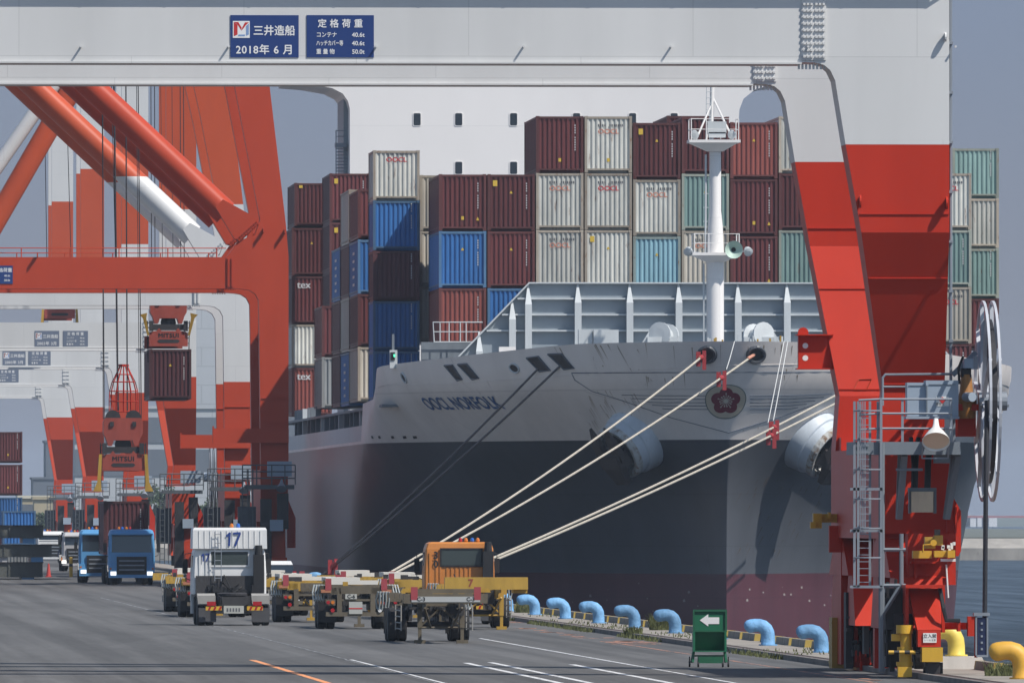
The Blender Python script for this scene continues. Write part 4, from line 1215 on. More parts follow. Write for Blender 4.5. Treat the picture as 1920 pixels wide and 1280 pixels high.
# lashing posts and hatch coaming seen below the outboard containers
for k in range(16):
    Y = 792 + k * 7.2 + (k % 3)
    mb = MB(); mb.box(SX - BEAM + .25, SX - BEAM + .55, Y, Y + .5, 7.4, 9.45 + (k > 9) * .6); mb.build('stanchion', M['ship_pale'] if k % 4 == 1 else M['steel_grey'], ship)
mb = MB(); mb.box(SX - BEAM + .12, SX - BEAM + .2, 792, 925, 7.55, 8.5); mb.build('side_coaming', M['ship_pale'], ship)
mb = MB(); mb.box(SX - BEAM + 1.2, SX + BEAM - 1.2, 780, 925, 7.4, 9.3); mb.build('hatch_coaming', M['steel_grey'], ship)
mb = MB(); mb.box(SX - BEAM + .2, SX + BEAM - .2, 769, 925, 9.31, 9.45); mb.build('hatch_cover', M['steel_grey'], ship)
# ------------------------------------------------------------------ shipping containers
CW = 2.438
BOXC = {}
def cmat(key, rgb, frgb, var=.10, rust=.1, frust=.3):
    var += .08; rust += .08; frust += .06
    BOXC[key] = (paint('container ' + key, rgb, .5, var, 1.1, rust=rust, rust_rgb=(.17, .085, .05), rand=True, streak=.25),
                 paint('container frame ' + key, frgb, .55, .15, 1.6, rust=frust, rust_rgb=(.20, .10, .05), rand=True, streak=.4))
cmat('maroon', (.115, .030, .030), (.10, .030, .028), rust=.12, frust=.12)
cmat('red brown', (.21, .058, .046), (.15, .045, .04), rust=.15, frust=.2)
cmat('dark maroon', (.085, .026, .030), (.075, .024, .026), rust=.08, frust=.12)
cmat('white', (.53, .53, .485), (.36, .31, .25), var=.14, rust=.36, frust=.5)
cmat('cream', (.44, .41, .35), (.40, .35, .28), rust=.2, frust=.35)
cmat('green', (.19, .29, .27), (.30, .32, .27), rust=.26, frust=.4)
cmat('teal', (.20, .35, .41), (.26, .32, .30), rust=.2, frust=.4)
cmat('blue', (.032, .135, .36), (.07, .15, .26), rust=.1, frust=.15)
cmat('grey', (.25, .26, .26), (.22, .22, .21), rust=.2, frust=.3)
M['sticker'] = plain('yellow sticker', (.62, .42, .05), .5)
M['code_white'] = plain('white stencil', (.55, .55, .55), .5)
M['code_dark'] = plain('dark stencil', (.10, .10, .11), .5)
M['logo_red'] = plain('red stencil', (.55, .04, .05), .5)
M['logo_pale'] = plain('faded red stencil', (.62, .25, .17), .5)

_ct = {}
def box_template(h, L):
    "meshes of a container: body, corrugated end, frame.  Origin: lower left front corner"
    if (h, L) in _ct: return _ct[(h, L)]
    W = CW
    out = []
    # body
    mb = MB()
    n = int(L / .28)
    for x0, sgn in ((.03, -1), (W - .03, 1)):
        pts = []
        for k in range(n):
            y0 = .16 + (L - .32) * k / n; y1 = .16 + (L - .32) * (k + 1) / n; d = (y1 - y0)
            x_out = x0; x_in = x0 - sgn * .036
            pts += [(x_out, y0), (x_out, y0 + d * .3), (x_in, y0 + d * .5), (x_in, y0 + d * .8)]
        vs = [(x, y, .16) for x, y in pts] + [(x, y, h - .12) for x, y in pts]; m = len(pts)
        mb.add(vs, [(i, i + 1, m + i + 1, m + i) for i in range(m - 1)])
    mb.box(.02, W - .02, .1, L - .1, h - .10, h - .03); mb.box(.05, W - .05, .3, L - .1, -.02, .18)
    mb.box(.05, W - .05, L - .10, L - .04, .15, h - .12)
    out.append(mb)
    # end wall facing the camera
    mb = MB(); pts = []
    ribs = 9; w0 = .13; w1 = W - .13; p = (w1 - w0) / ribs
    for k in range(ribs):
        x = w0 + p * k
        pts += [(x, .035), (x + p * .34, .035), (x + p * .50, .085), (x + p * .84, .085)]
    pts.append((w1, .035))
    m = len(pts)
    mb.add([(x, y, .17) for x, y in pts] + [(x, y, h - .13) for x, y in pts], [(i, i + 1, m + i + 1, m + i) for i in range(m - 1)])
    out.append(mb)
    # corner posts, rails, castings
    mb = MB()
    for x in (0, W - .13):
        for y in (0, L - .13): mb.box(x, x + .13, y, y + .13, .12, h - .12)
    for z0, z1 in ((.11, .20), (h - .14, h - .02)):
        mb.box(.131, W - .131, .015, .11, z0, z1); mb.box(.131, W - .131, L - .11, L - .015, z0, z1)
        mb.box(0.005, .09, .181, L - .181, z0, z1); mb.box(W - .09, W - .005, .181, L - .181, z0, z1)
    for x in (-.004, W - .174):
        for y in (-.004, L - .176):
            mb.box(x, x + .178, y, y + .18, 0, .119); mb.box(x, x + .178, y, y + .18, h - .119, h)
    out.append(mb)
    obs = []
    me = []
    for mb, nm in zip(out, ('body', 'end_wall', 'frame')):
        o = mb.build(nm, BOXC['maroon'][0]); m_ = o.data; bpy.data.objects.remove(o); me.append(m_)
    _ct[(h, L)] = me
    return me
_mk = {}
def mark_mesh(kind):
    if kind in _mk: return _mk[kind]
    mb = MB(); mat = M['code_white']; rd = random.Random(hash(kind) % 97 if not isinstance(kind, str) else len(kind))
    if kind == 'side_code':       # small vertical stencil of characters, unreadable at this distance
        for k in range(11):
            if k == 4: continue
            mb.box(1.98, 2.035, .02, .03, 1.98 - k * .125 + .4, 2.055 - k * .125 + .4)
    elif kind == 'top_code':
        for k in range(12):
            if k == 4: continue
            mb.box(.70 + k * .105 + (k > 4) * .06, .755 + k * .105 + (k > 4) * .06, .02, .03, 2.36, 2.48)
        mat = M['code_dark']
    elif kind == 'sticker_big': mb.box(.28, .50, .02, .03, 2.28, 2.58); mat = M['sticker']
    elif kind == 'sticker_mid': mb.prism([(1.14, 1.90), (1.29, 1.90), (1.26, 1.99), (1.215, 2.04), (1.17, 1.99)], 'y', .02, .03); mat = M['sticker']
    elif kind == 'sticker_low': mb.box(1.15, 1.29, .02, .03, .55, .73); mat = M['sticker']
    elif kind == 'sticker_low_pair': mb.prism([(1.92, .52), (2.07, .52), (2.04, .62), (1.995, .70), (1.95, .62)], 'y', .02, .03); mat = M['sticker']
    elif kind in ('OOCL', 'OOCL_faded'):
        wall_text(mb, 'OOCL', 1.22, .02, 2.10, .34, bold=0, sx=1.12); wall_text(mb, 'OOCL', 1.235, .022, 2.105, .34, bold=0, sx=1.12); wall_text(mb, 'OOCL', 1.22, .024, 2.09, .34, bold=0, sx=1.12); mat = M['logo_red'] if kind == 'OOCL' else M['logo_pale']
    elif kind == 'tex':
        for q in range(3): wall_text(mb, 'tex', .72 + q * .02, .02 + q * .002, 2.35, .62, bold=0)
    elif kind == 'side_lettering':    # big pale characters down the long side
        for k in range(5):
            mb.box(-.012, -.006, 4.5, 7.0, 2.15 - k * .42, 2.3 - k * .42)
    o = mb.build('marking', mat); m_ = o.data; bpy.data.objects.remove(o); _mk[kind] = m_
    return m_

NBOX = [0]
def container(x, y, z, h, key, label, L=12.19, marks=(), group='containers stacked on the ship', cat='container'):
    t = thing('shipping_container', label, cat, (x, y, z), group, worldspace=False)
    me = box_template(h, L)
    for m_, nm, i in zip(me, ('body', 'end_wall', 'frame'), (0, 0, 1)):
        o = bpy.data.objects.new(nm, m_); COL.objects.link(o); o.parent = t
        o.material_slots[0].link = 'OBJECT'; o.material_slots[0].material = BOXC[key][i]
    for k in marks:
        o = bpy.data.objects.new('lettering' if k in ('OOCL', 'OOCL_faded', 'tex') else 'sticker' if 'sticker' in k else 'code_marking', mark_mesh(k)); COL.objects.link(o); o.parent = t
    NBOX[0] += 1
    return t

ORD = ['top', 'second', 'third', 'fourth', 'fifth', 'sixth', 'seventh', 'eighth']
COLN = ['leftmost', 'second', 'third', 'fourth', 'fifth', 'sixth', 'seventh', 'eighth', 'ninth', 'tenth', 'rightmost']
HC, ST = 2.896, 2.591
DEF = {'maroon': ['side_code'], 'red brown': ['side_code'], 'dark maroon': ['side_code'], 'white': ['top_code', 'OOCL'], 'cream': ['top_code'], 'green': ['side_code'], 'teal': [], 'blue': ['side_code'], 'grey': []}
def stack(x, y, ztop, tiers, where, L=12.19):
    z = ztop
    for i, spec in enumerate(tiers):
        h, key = spec[0], spec[1]
        extra = list(spec[2]) if len(spec) > 2 else []
        marks = (DEF[key] if '-' not in extra else []) + [e for e in extra if e != '-']
        if 'OOCL_faded' in marks and 'OOCL' in marks: marks.remove('OOCL')
        z -= h
        t = '%s container, %s tier, in %s' % (key, ORD[i], where)
        if i == 0: t = '%s container, top of %s' % (key, where)
        container(x, y, z, h, key, t, L, marks)
        z -= .03

m, r, w, g, b_, c_, tl, dm, gy = 'maroon', 'red brown', 'white', 'green', 'blue', 'cream', 'teal', 'dark maroon', 'grey'
YB1 = 767.0
x0 = at(823, 400, YB1).x
def zt1(py): return at(1200, py, YB1).z
S1 = [
 (327, [(HC, m, ['sticker_low', 'sticker_low_pair']), (HC, b_, ['sticker_mid']), (HC, r), (HC, m)]),
 (327, [(HC, m, ['sticker_big', 'sticker_mid']), (HC, m, ['sticker_mid']), (HC, b_), (HC, m)]),
 (218, [(HC, m, ['sticker_low']), (HC, w, ['OOCL_faded']), (HC, w, ['OOCL_faded']), (HC, m)]),
 (218, [(HC, w, ['sticker_low', 'OOCL_faded']), (HC, w), (HC, w, ['-', 'sticker_mid', 'sticker_big']), (HC, m)]),
 (230, [(HC, m, ['sticker_big', 'sticker_mid']), (HC, w, ['OOCL_faded']), (HC, tl, ['sticker_mid']), (HC, m)]),
 (219, [(HC, m), (HC, g, ['sticker_mid']), (HC, c_, ['OOCL_faded']), (HC, m)]),
 (229, [(HC, r, ['sticker_mid']), (HC, m, ['sticker_low', 'sticker_low_pair']), (HC, m, ['sticker_low_pair']), (HC, m)]),
 (218, [(HC, w, ['-']), (HC, m), (HC, g), (HC, m)]),
 (326, [(HC, m), (HC, m), (HC, b_)]),
 (326, [(HC, w), (HC, g), (HC, m)]),
 (324, [(HC, w), (HC, g, ['sticker_mid']), (HC, c_, ['OOCL']), (HC, m)]),
]
for i, (py, tiers) in enumerate(S1):
    stack(x0 + i * 2.502, YB1, zt1(py), tiers, '%s column of the foremost stack above the bow' % COLN[i])
# second bay
YB2 = 779.75
xb = at(699.5, 400, YB2).x
stack(xb, YB2, at(740, 282, YB2).z, [(ST, w), (ST, b_), (ST, dm), (ST, b_), (ST, b_)], 'the outermost stack left of the bow wall', 6.06)
stack(xb + 2.52, YB2 + 1.5, at(740, 327, YB2).z, [(HC, c_, ['-']), (HC, c_, ['-']), (HC, c_, ['-'])], 'the sliver behind the foremost left column')
stack(at(1873, 400, YB2).x - CW, YB2, at(1850, 278, YB2).z, [(ST, g), (ST, w, ['-']), (ST, g), (ST, m)], 'the stack farthest right, beyond the red crane leg')
stack(at(1606, 400, YB2).x - CW, YB2, at(1606, 212, YB2).z, [(HC, r)], 'the short stack just behind the crane leg')
stack(at(1250, 400, YB2).x, YB2, at(1250, 217, YB2).z, [(HC, m)], 'the second bay behind the foremast')
# third to fifth bays along the outboard side
for (pxl, Yb, specs, where) in (
    (671, 799.0, [(355, ST, m), (449, HC, b_), (550, ST + .2, m), (650, HC, c_)], 'the third bay at the ship side'),
    (654, 812.4, [(355, HC, c_), (457, HC, m), (557, HC, c_), (659, HC, b_)], 'the fourth bay at the ship side'),
    (637, 825.8, [(463, HC, b_), (563, HC, m), (663, HC, m)], 'the fifth bay at the ship side'),
    (603.5, 856.0, [(573, HC, m), (669, HC, gy)], 'the sixth bay at the ship side')):
    X = SX - BEAM + .05 if pxl != 603.5 else SX - BEAM + .05
    X = at(pxl, 400, Yb).x
    for i, (py, h, key) in enumerate(specs):
        z = at(pxl, py, Yb).z - h
        lab = '%s container, %s of %s' % (key, 'top' if i == 0 else ORD[i] + ' down', where)
        container(X, Yb, z, h - .02 if h not in (HC, ST) else h, key, lab, 12.19, DEF[key] + (['side_lettering'] if key == b_ else []))
stack(at(618, 400, 890).x, 890, at(618, 325, 890).z, [(HC, m, ['sticker_big']), (HC, m, ['sticker_big']), (HC, m)], 'the tall stack before the deckhouse, inner one')
stack(at(552, 400, 905).x, 905, at(552, 343, 905).z, [(ST, m, ['sticker_big'])], 'the tall outer stack beside the red crane')
stack(at(547, 400, 905).x, 905, at(547, 427, 905).z, [(HC, m, ['sticker_mid']), (HC, m, ['tex']), (ST, w, ['-']), (HC, r, ['tex'])], 'the tall outer stack below its set back top box')
# ------------------------------------------------------------------ the cranes farther along the quay
M['sign_blue_far'] = M['sign_blue']
M['sign_blue_faded'] = paint('faded grey blue board', (0.15, 0.18, 0.24), 0.45, 0.06, 1.5)

def band_split(o, cuts, mats):
    "give a part differently painted bands between heights"
    me = o.data; off = OFF.get(root_of(o).name, Vector())
    bm = bmesh.new(); bm.from_mesh(me)
    for z in cuts:
        bmesh.ops.bisect_plane(bm, geom=bm.verts[:] + bm.edges[:] + bm.faces[:], plane_co=(0, 0, z - off.z), plane_no=(0, 0, 1))
    me.materials.clear()
    for m in mats: me.materials.append(m)
    for f in bm.faces:
        c = f.calc_center_median().z + off.z
        f.material_index = sum(1 for z in cuts if c > z)
    bm.to_mesh(me); bm.free()

M['steel_dark'] = paint('weathered dark steel', (.085, .095, .105), .6, .25, 1.5, rust=.2)
def fittings(root, Yf, big=True, dz=0.0):
    "platform, cabinet, floodlight, ladder and cable reel at the foot of a seaside leg"
    y = Yf - 2.2
    mb = MB(); mb.box(24.9, 27.5, y, y + 2.2, 5.12, 5.35); p = mb.build('platform', M['steel_dark'], root)
    mb = MB()
    for z in (5.7, 6.05, 6.4): mb.tube([(24.75, y, z), (27.55, y, z)], .035, 5)
    for x in (24.75, 25.5, 26.3, 27.0, 27.55): mb.tube([(x, y, 5.35), (x, y, 6.4)], .035, 5)
    mb.build('railing', M['steel_dark'], p)
    mb = MB(); mb.box(26.1, 27.4, y + .9, y + 1.5, 5.8, 6.6); mb.build('cabinet', M['cabinet'], root)
    if not big:
        mb = MB(); mb.lathe([(.06, -.55), (.10, -.3), (.27, .05), (.28, .10)], (26.8, y - .4, 5.2), (-.05, -.66, -.75), 12, cap=True); mb.build('floodlight', M['galv'], root)
    mb = MB()
    for x in (24.75, 25.05, 25.3): mb.tube([(x, y + .2, .6), (x, y + .2, 6.2)], .035, 5)
    for k in range(14): mb.tube([(24.75, y + .2, .9 + k * .36), (25.05, y + .2, .9 + k * .36)], .02, 4)
    mb.build('ladder', M['steel_dark'], root)
    mb = MB(); mb.box(25.9, 27.0, y + .6, y + 1.2, .5, 2.9); mb.box(26.3, 27.1, y - .3, y + .5, .35, 1.5); mb.build('bogie_plate', M['crane_orange_dark'], root)
    mb = MB(); mb.box(25.7, 26.3, y + .1, y + .5, .4, 4.6); mb.box(26.6, 27.2, y + .2, y + .5, 3.0, 4.9); mb.build('machinery', M['dark'], root)
    mb = MB(); mb.prism([(27.2, 2.0), (27.65, 2.0), (27.65, 3.6), (27.2, 4.7)], 'y', y + 2.4, y + 2.5); mb.build('gusset', M['crane_red'], root)
    mb = MB(); mb.box(26.2, 26.9, y - .3, y + .3, 2.9, 3.5); mb.build('junction_box', M['cabinet'], root)
    mb = MB(); mb.box(24.55, 25.5, y + 1.2, y + 2.2, 1.9, 4.2); mb.build('stair_cage', M['steel_dark'], root)
    if big:
        for i, x in enumerate((28.05, 28.3)):
            mb = MB(); n = 36; c = Vector((x, Yf - 1, 6.4)); R = 2.3
            mb.loft([[c + Vector((dx, (R - dr) * math.cos(k * 2 * math.pi / n), (R - dr) * math.sin(k * 2 * math.pi / n))) for dx, dr in ((-.05, 0), (.05, 0), (.05, .1), (-.05, .1))] for k in range(n + 1)], False)
            for k in range(8): mb.bar(c, c + Vector((0, (R - .05) * math.cos(k * .785), (R - .05) * math.sin(k * .785))), .06, .1, up=(1, 0, 0))
            mb.build('cable_reel', M['galv'], root)
        mb = MB(); mb.lathe([(.3, -.6), (.3, .5)], (28.2, Yf - 1, 6.2), (1, 0, 0), 12); mb.build('hub', M['cabinet'], root)

GRP = 'container cranes along the quay'
near['group'] = GRP
def y_of(px, X=None):
    X = XR if X is None else X
    return X / ray(px, 900).x
far_specs = [
    (368, 'white portal crane with red feet, right behind the hanging maroon container'),
    (278, 'white and red crane partly hidden behind the lowered red spreader with its cage'),
    (195, 'second smallest of the white and red portal cranes receding on the left'),
    (137, 'farthest and smallest of the white portal cranes with orange red legs'),
]
FAR = []
for px, lab in far_specs:
    Yf = y_of(px)
    c = crane_a(Yf, lab, 47.0, .35, 1.5, False, 17.2, GRP)
    fittings(c, Yf, px == 368)
    FAR.append((c, Yf))
sign_boards(FAR[0][0], FAR[0][1], 65, 111, 620, 649, 118, 165, '2003年 3月', True)
sign_boards(FAR[1][0], FAR[1][1], 5, 48, 657, 684, 53, 95, '2003年 3月', True)
sign_boards(FAR[2][0], FAR[2][1], -600, -500, 692, 716, -6, 35, '', True)

# cranes with round diagonal braces
def crane_b(Yf, lab, bands, brace_bands, ref=None, red=None, sign=None):
    Y0 = 795.0                                   # the outline is measured on the nearer of the two
    root = thing('container_crane', lab, 'crane', (26.4, Yf + 8, 0), GRP)
    def w(px, py):
        p = at(px, py, Y0); return (p.x, p.z)
    out = [w(-560, 541), w(440, 541), w(456, 542), w(468, 544), w(479, 551), w(485, 563), w(486, 612), w(489, 880), w(541, 880), w(541, 480), w(536, 420), w(505, 158), w(480, -60), w(392, -60), w(440, 160), w(488, 412), w(478, 440), w(446, 452), w(425, 482), w(-560, 482)]
    gapb = 15.0
    low = red or M['crane_orange_dark']
    for rear in (0, 1):
        y = Yf + rear * gapb
        mb = MB(); mb.prism(out, 'y', y, y + 1.4)
        o = mb.build('portal_frame', low, root)
        if bands: band_split(o, bands[0], bands[1])
        # landside leg
        xl_ = out[0][0]
        mb = MB(); mb.box(xl_ - 1.6, xl_ - .002, y, y + 1.4, 3.2, out[-1][1] + 20); o = mb.build('landside_leg', low, root)
        if bands: band_split(o, bands[0], bands[1])
        mb = MB()
        a = at(424, 399, Y0); b = at(20, 20, Y0)
        a = Vector((a.x, y + .7, a.z)); b = Vector((b.x, y + .7, b.z))
        mb.tube([a, b], .68, 20, True); o = mb.build('diagonal_brace', M['crane_orange'] if bands else low, root, smooth=True)
        if brace_bands: band_split(o, brace_bands[0], brace_bands[1])
        # gusset where brace meets leg, with bolts
        mb = MB(); g = [w(x, yy) for x, yy in ((404, 388), (418, 374), (480, 408), (486, 420), (452, 452), (440, 448))]
        mb.prism(g, 'y', y - .04, y + 1.44)
        for k in range(9):
            for j in range(2):
                p = at(446 + k * 4.4 + j * 3, 447 - k * 3.9 + j * 4, Y0); mb.box(p.x - .035, p.x + .035, y - .10, y - .04, p.z - .035, p.z + .035)
        o = mb.build('gusset', low, root)
        if bands: band_split(o, bands[0], bands[1])
        # splice of the beam
        mb = MB(); A = w(424, 538); B = w(438, 483)
        mb.box(A[0], B[0], y - .03, y - .002, A[1], B[1])
        for k in range(14):
            for j in range(2): mb.box(A[0] + .06 + j * .2, A[0] + .13 + j * .2, y - .09, y - .03, A[1] + .06 + k * .108, A[1] + .12 + k * .108)
        for k in range(6): mb.box(A[0] - .3 + k * .13, A[0] - .24 + k * .13, y + .1, y + .2, A[1] - .16, A[1] - .03)
        o = mb.build('splice_plate', low, root)
        if bands: band_split(o, bands[0], bands[1])
        mb = MB(); zt = out[-1][1]
        mb.tube([(out[-1][0], y + .2, zt + .5), (A[0], y + .2, zt + .5)], .025, 4)
        for k in range(12): mb.tube([(A[0] - .5 - k * 2.6, y + .2, zt), (A[0] - .5 - k * 2.6, y + .2, zt + .5)], .03, 4)
        mb.build('railing', low, root)
        mb = MB()
        for (px, py) in ((494, 432), (534, 434), (70, 478)):
            p = at(px, py, Y0); mb.lathe([(.05, -.03), (.14, -.03), (.14, .03), (.05, .03)], (p.x, y - .14, p.z), (1, 0, 0), 10); mb.box(p.x - .03, p.x + .03, y - .4, y, p.z - .1, p.z + .12)
        mb.build('lifting_lug', low, root)
        # lower leg ribs
        mb = MB(); A = w(489, 800); B = w(541, 800)
        for py in (747, 792, 820, 828): 
            z = w(500, py)[1]; mb.box(A[0] + .05, B[0], y - .05, y - .002, z, z + .04)
        mb.build('rib', low, root)
    mb = MB(); A = w(398, 830); B = w(541, 803)
    mb.box(A[0], B[0], Yf - .35, Yf - .1, A[1], B[1]); mb.box(A[0], A[0] + .08, Yf - .5, Yf, A[1] - .02, B[1] + .12)
    mb.build('stop_beam', low, root)
    A = w(489, 880); B = w(541, 880)
    mb = MB(); mb.box(A[0], B[0] - .02, Yf + .3, Yf + gapb + 1.0, 3.4, A[1] - .003); mb.build('sill_beam', low, root)
    for end in (0, 1):
        yc = Yf + 2.2 + end * 12
        mb = MB()
        for s in (-1, 1):
            mb.prism([(yc + s * 2.2 - 1.6, .95), (yc + s * 2.2 + 1.6, .95), (yc + s * 2.2 + .7, 3.397), (yc + s * 2.2 - .7, 3.397)], 'x', A[0] + .15, B[0] - .2)
        bo = mb.build('bogie', low, root)
        for k in range(4):
            mb = MB(); mb.lathe([(.42, -.12), (.46, -.12), (.46, .12), (.42, .12)], ((A[0] + B[0]) / 2, yc - 3.2 + k * 2.1, .62), (1, 0, 0), 14)
            mb.build('wheel', M['dark'], bo)
    fittings(root, Yf, False)
    if sign:
        a = at(-14, 532, Yf); b = at(24, 498, Yf)
        mb = MB(); mb.box(a.x, b.x, Yf - .03, Yf - .002, a.z, b.z); bd = mb.build('sign_board', M['sign_blue'], root)
        wd = b.x - a.x; h = b.z - a.z; mb = MB()
        wall_text(mb, '定格荷重', a.x + wd * .52, Yf - .034, a.z + h * .74, h * .25, bold=.01)
        for k, t in enumerate(('40.6t', '50.0t')): wall_text(mb, t, a.x + wd * .72, Yf - .034, a.z + h * (.44 - .25 * k), h * .16, bold=.01)
        mb.build('lettering', M['sign_white'], bd)
    return root
YC2 = 795.0
c2 = crane_b(YC2, 'all red portal crane with thick round diagonal braces, left of the stacked ship containers', None, None, sign=True)
YC3 = y_of(466)
zb3 = 11.4; zt3 = 21.6
c3 = crane_b(YC3, 'crane with white portal and orange diagonal braces just behind the all red one', ([zb3, zt3], [M['crane_orange_dark'], M['crane_white'], M['crane_orange']]), ([zt3 + 1.6], [M['crane_white'], M['crane_orange']]))
# inclined back legs of that crane crossing the sky at the far left
for (p, q, r, mt) in (((-60, 505), (170, 105), .62, 'crane_orange'), ((-80, 420), (130, 118), .42, 'crane_white')):
    a = at(*p, YC3 + 22); b = at(*q, YC3 + 22)
    mb = MB(); mb.tube([a, b], r, 16); mb.build('back_stay', M[mt], c3, smooth=True)

# ------------------------------------------------------------------ spreaders hanging from their ropes
M['spreader'] = paint('spreader red', (.30, .055, .035), .5, .2, 1.5, rust=.2, rust_rgb=(.06, .03, .025))
def spreader(px, py_bottom, Y, lab, ropes, cage=False, L=12.0, text=True, flip_up=True):
    c = at(px, py_bottom, Y); x, z = c.x, c.z
    root = thing('spreader', lab, 'spreader', (x, Y, z), 'spreaders hanging under the cranes')
    mb = MB()
    mb.prism([(x-1.12, z+.12), (x+1.12, z+.12), (x+1.12, z+.85), (x+.98, z+.98), (x+.70, z+1.02), (x+.55, z+1.18), (x+.42, z+1.02), (x-.42, z+1.02), (x-.55, z+1.18), (x-.70, z+1.02), (x-.98, z+.98), (x-1.12, z+.85)], 'y', Y, Y + .5)
    mb.box(x - .8, x + .8, Y + .5, Y + L - .5, z + .3, z + .8); mb.box(x - 1.12, x + 1.12, Y + L - .5, Y + L, z + .12, z + .85)
    mb.build('spreader_frame', M['spreader'], root)
    mb = MB(); mb.prism([(x-.55, z+.32), (x+.55, z+.32), (x+.66, z+.42), (x+.55, z+.52), (x-.55, z+.52), (x-.66, z+.42)], 'y', Y - .012, Y - .002)
    mb.box(x - 1.1, x + 1.1, Y + .05, Y + .4, z + 1.05, z + 1.4)
    for s in (-1, 1): mb.box(x + s * 1.0 - .12, x + s * 1.0 + .12, Y - .1, Y + .4, z + 1.0, z + 1.6)
    mb.lathe([(.45, -.1), (.45, .1)], (x, Y + .5, z + 1.5), (0, 1, 0), 14)
    mb.build('machinery', M['dark'], root)
    if text:
        mb = MB(); wall_text(mb, 'MITSUI', x, Y - .012, z + .74, .36, bold=.02, spacing=1.12); mb.build('lettering', M['black'], root)
    mb = MB()
    mb.prism([(x-.80, z+1.45), (x-.6, z+1.45), (x-.5, z+1.75), (x+.5, z+1.75), (x+.6, z+1.45), (x+.80, z+1.45), (x+.92, z+1.85), (x+1.06, z+2.1), (x+1.06, z+2.75), (x+.95, z+2.95), (x-.95, z+2.95), (x-1.06, z+2.75), (x-1.06, z+2.1), (x-.92, z+1.85)], 'y', Y + .1, Y + 2.4)
    mb.build('headblock', M['spreader'], root)
    mb = MB()
    for s in (-1, 1):
        mb.box(x + s * .6 - .1, x + s * .6 + .1, Y + .02, Y + .098, z + 2.5, z + 2.75)
        mb.lathe([(.25, -.05), (.38, -.05), (.38, .05), (.25, .05)], (x + s * .55, Y + .5, z + 3.0), (0, 1, 0), 16)
        mb.bar((x + s * 1.18, Y + .3, z - .8), (x + s * 1.22, Y + .3, z + 1.6), .06)
        for k in range(5): mb.bar((x + s * 1.02, Y + .3, z + .3 + k * .3), (x + s * 1.22, Y + .3, z + .3 + k * .3), .04)
    mb.build('sheave', M['dark'], root)
    for s in (-1, 1):
        mb = MB()
        if flip_up:
            mb.loft([[(x + s * 1.12, Y - .1, z + .75), (x + s * 1.24, Y - .1, z + .75), (x + s * 1.24, Y + .05, z + .75), (x + s * 1.12, Y + .05, z + .75)], [(x + s * 1.30, Y - .3, z + 1.75), (x + s * 1.5, Y - .3, z + 1.75), (x + s * 1.5, Y - .15, z + 1.75), (x + s * 1.30, Y - .15, z + 1.75)], [(x + s * 1.25, Y - .35, z + 2.05), (x + s * 1.7, Y - .35, z + 1.95), (x + s * 1.7, Y - .2, z + 1.95), (x + s * 1.25, Y - .2, z + 2.05)]])
        else:
            mb.loft([[(x + s * 1.14, Y - .1, z + 1.0), (x + s * 1.30, Y - .1, z + 1.0), (x + s * 1.30, Y + .05, z + 1.0), (x + s * 1.14, Y + .05, z + 1.0)], [(x + s * 1.2, Y - .12, z - .5), (x + s * 1.4, Y - .12, z - .5), (x + s * 1.4, Y + .05, z - .5), (x + s * 1.2, Y + .05, z - .5)], [(x + s * 1.16, Y - .12, z - 1.0), (x + s * 1.62, Y - .12, z - 1.0), (x + s * 1.62, Y + .05, z - 1.0), (x + s * 1.16, Y + .05, z - 1.0)]])
        mb.build('flipper', M['yellow_dirty'], root)
    if cage:
        cx, cy, cz = x + .05, Y + 1.2, z + 3.3
        prof = [(.78, 0), (.78, .55), (.76, 1.1), (.62, 1.6), (.42, 2.0), (.20, 2.45)]
        mb = MB(); n = 12
        for k in range(n):
            a = 2 * math.pi * k / n
            mb.tube([(cx + r * math.cos(a), cy + r * math.sin(a), cz + h) for r, h in prof], .026, 4)
        for r, h in prof:
            mb.tube([(cx + r * math.cos(a), cy + r * math.sin(a), cz + h) for a in [2 * math.pi * k / 20 for k in range(21)]], .026, 4)
        mb.lathe([(.28, 2.42), (.28, 2.55)], (cx, cy, cz), (0, 0, 1), 10)
        mb.build('cable_cage', M['crane_red'], root)
        mb = MB()
        for s in (-1, 1): mb.lathe([(.30, -.06), (.42, -.06), (.42, .06), (.30, .06)], (x + s * .55, Y + .2, z + 2.95), (0, 1, 0), 18)
        mb.build('sheave_wheel', M['dark'], root)
    for (dx, xt, r) in ropes:
        zt = at(xt, -60, Y).z
        mb = MB(); mb.tube([(x + dx, Y + 1, z + 2.9), (at(xt, -60, Y).x, Y + 1, zt)], r, 5); mb.build('hoist_rope', M['cable'], root)
    return root
YSP = y_of(466) + 7.5
sp1 = spreader(316, 653, YSP, 'raised red spreader gripping a maroon container, yellow corner arms turned up',
    [(-.95, 283, .028), (-.75, 290, .028), (.75, 338, .028), (.95, 344, .028), (-.3, 300, .02), (.3, 322, .02)])
c = at(280, 655, YSP)
container(c.x, YSP, c.z - HC + .02, HC, 'dark maroon', 'maroon container hanging in the air under the raised spreader', 12.19, ['side_code', 'sticker_mid'], group='containers being handled on the quay')
YT = 804.0
sp2 = spreader(231, 886, YT, 'lowered red spreader with wire cage on top, above the blue lorry', [(-1.05, 193, .03), (-.25, 212, .055), (.25, 236, .04), (1.0, 258, .03), (-.2, 205, .02), (.9, 255, .02), (-.98, 190, .02)], cage=True, flip_up=False)
sp3 = spreader(112, 600, y_of(278) + 4, 'small red spreader hoisted between two distant white beams', [(-.9, 80, .03), (.9, 118, .03)], text=False, flip_up=False)
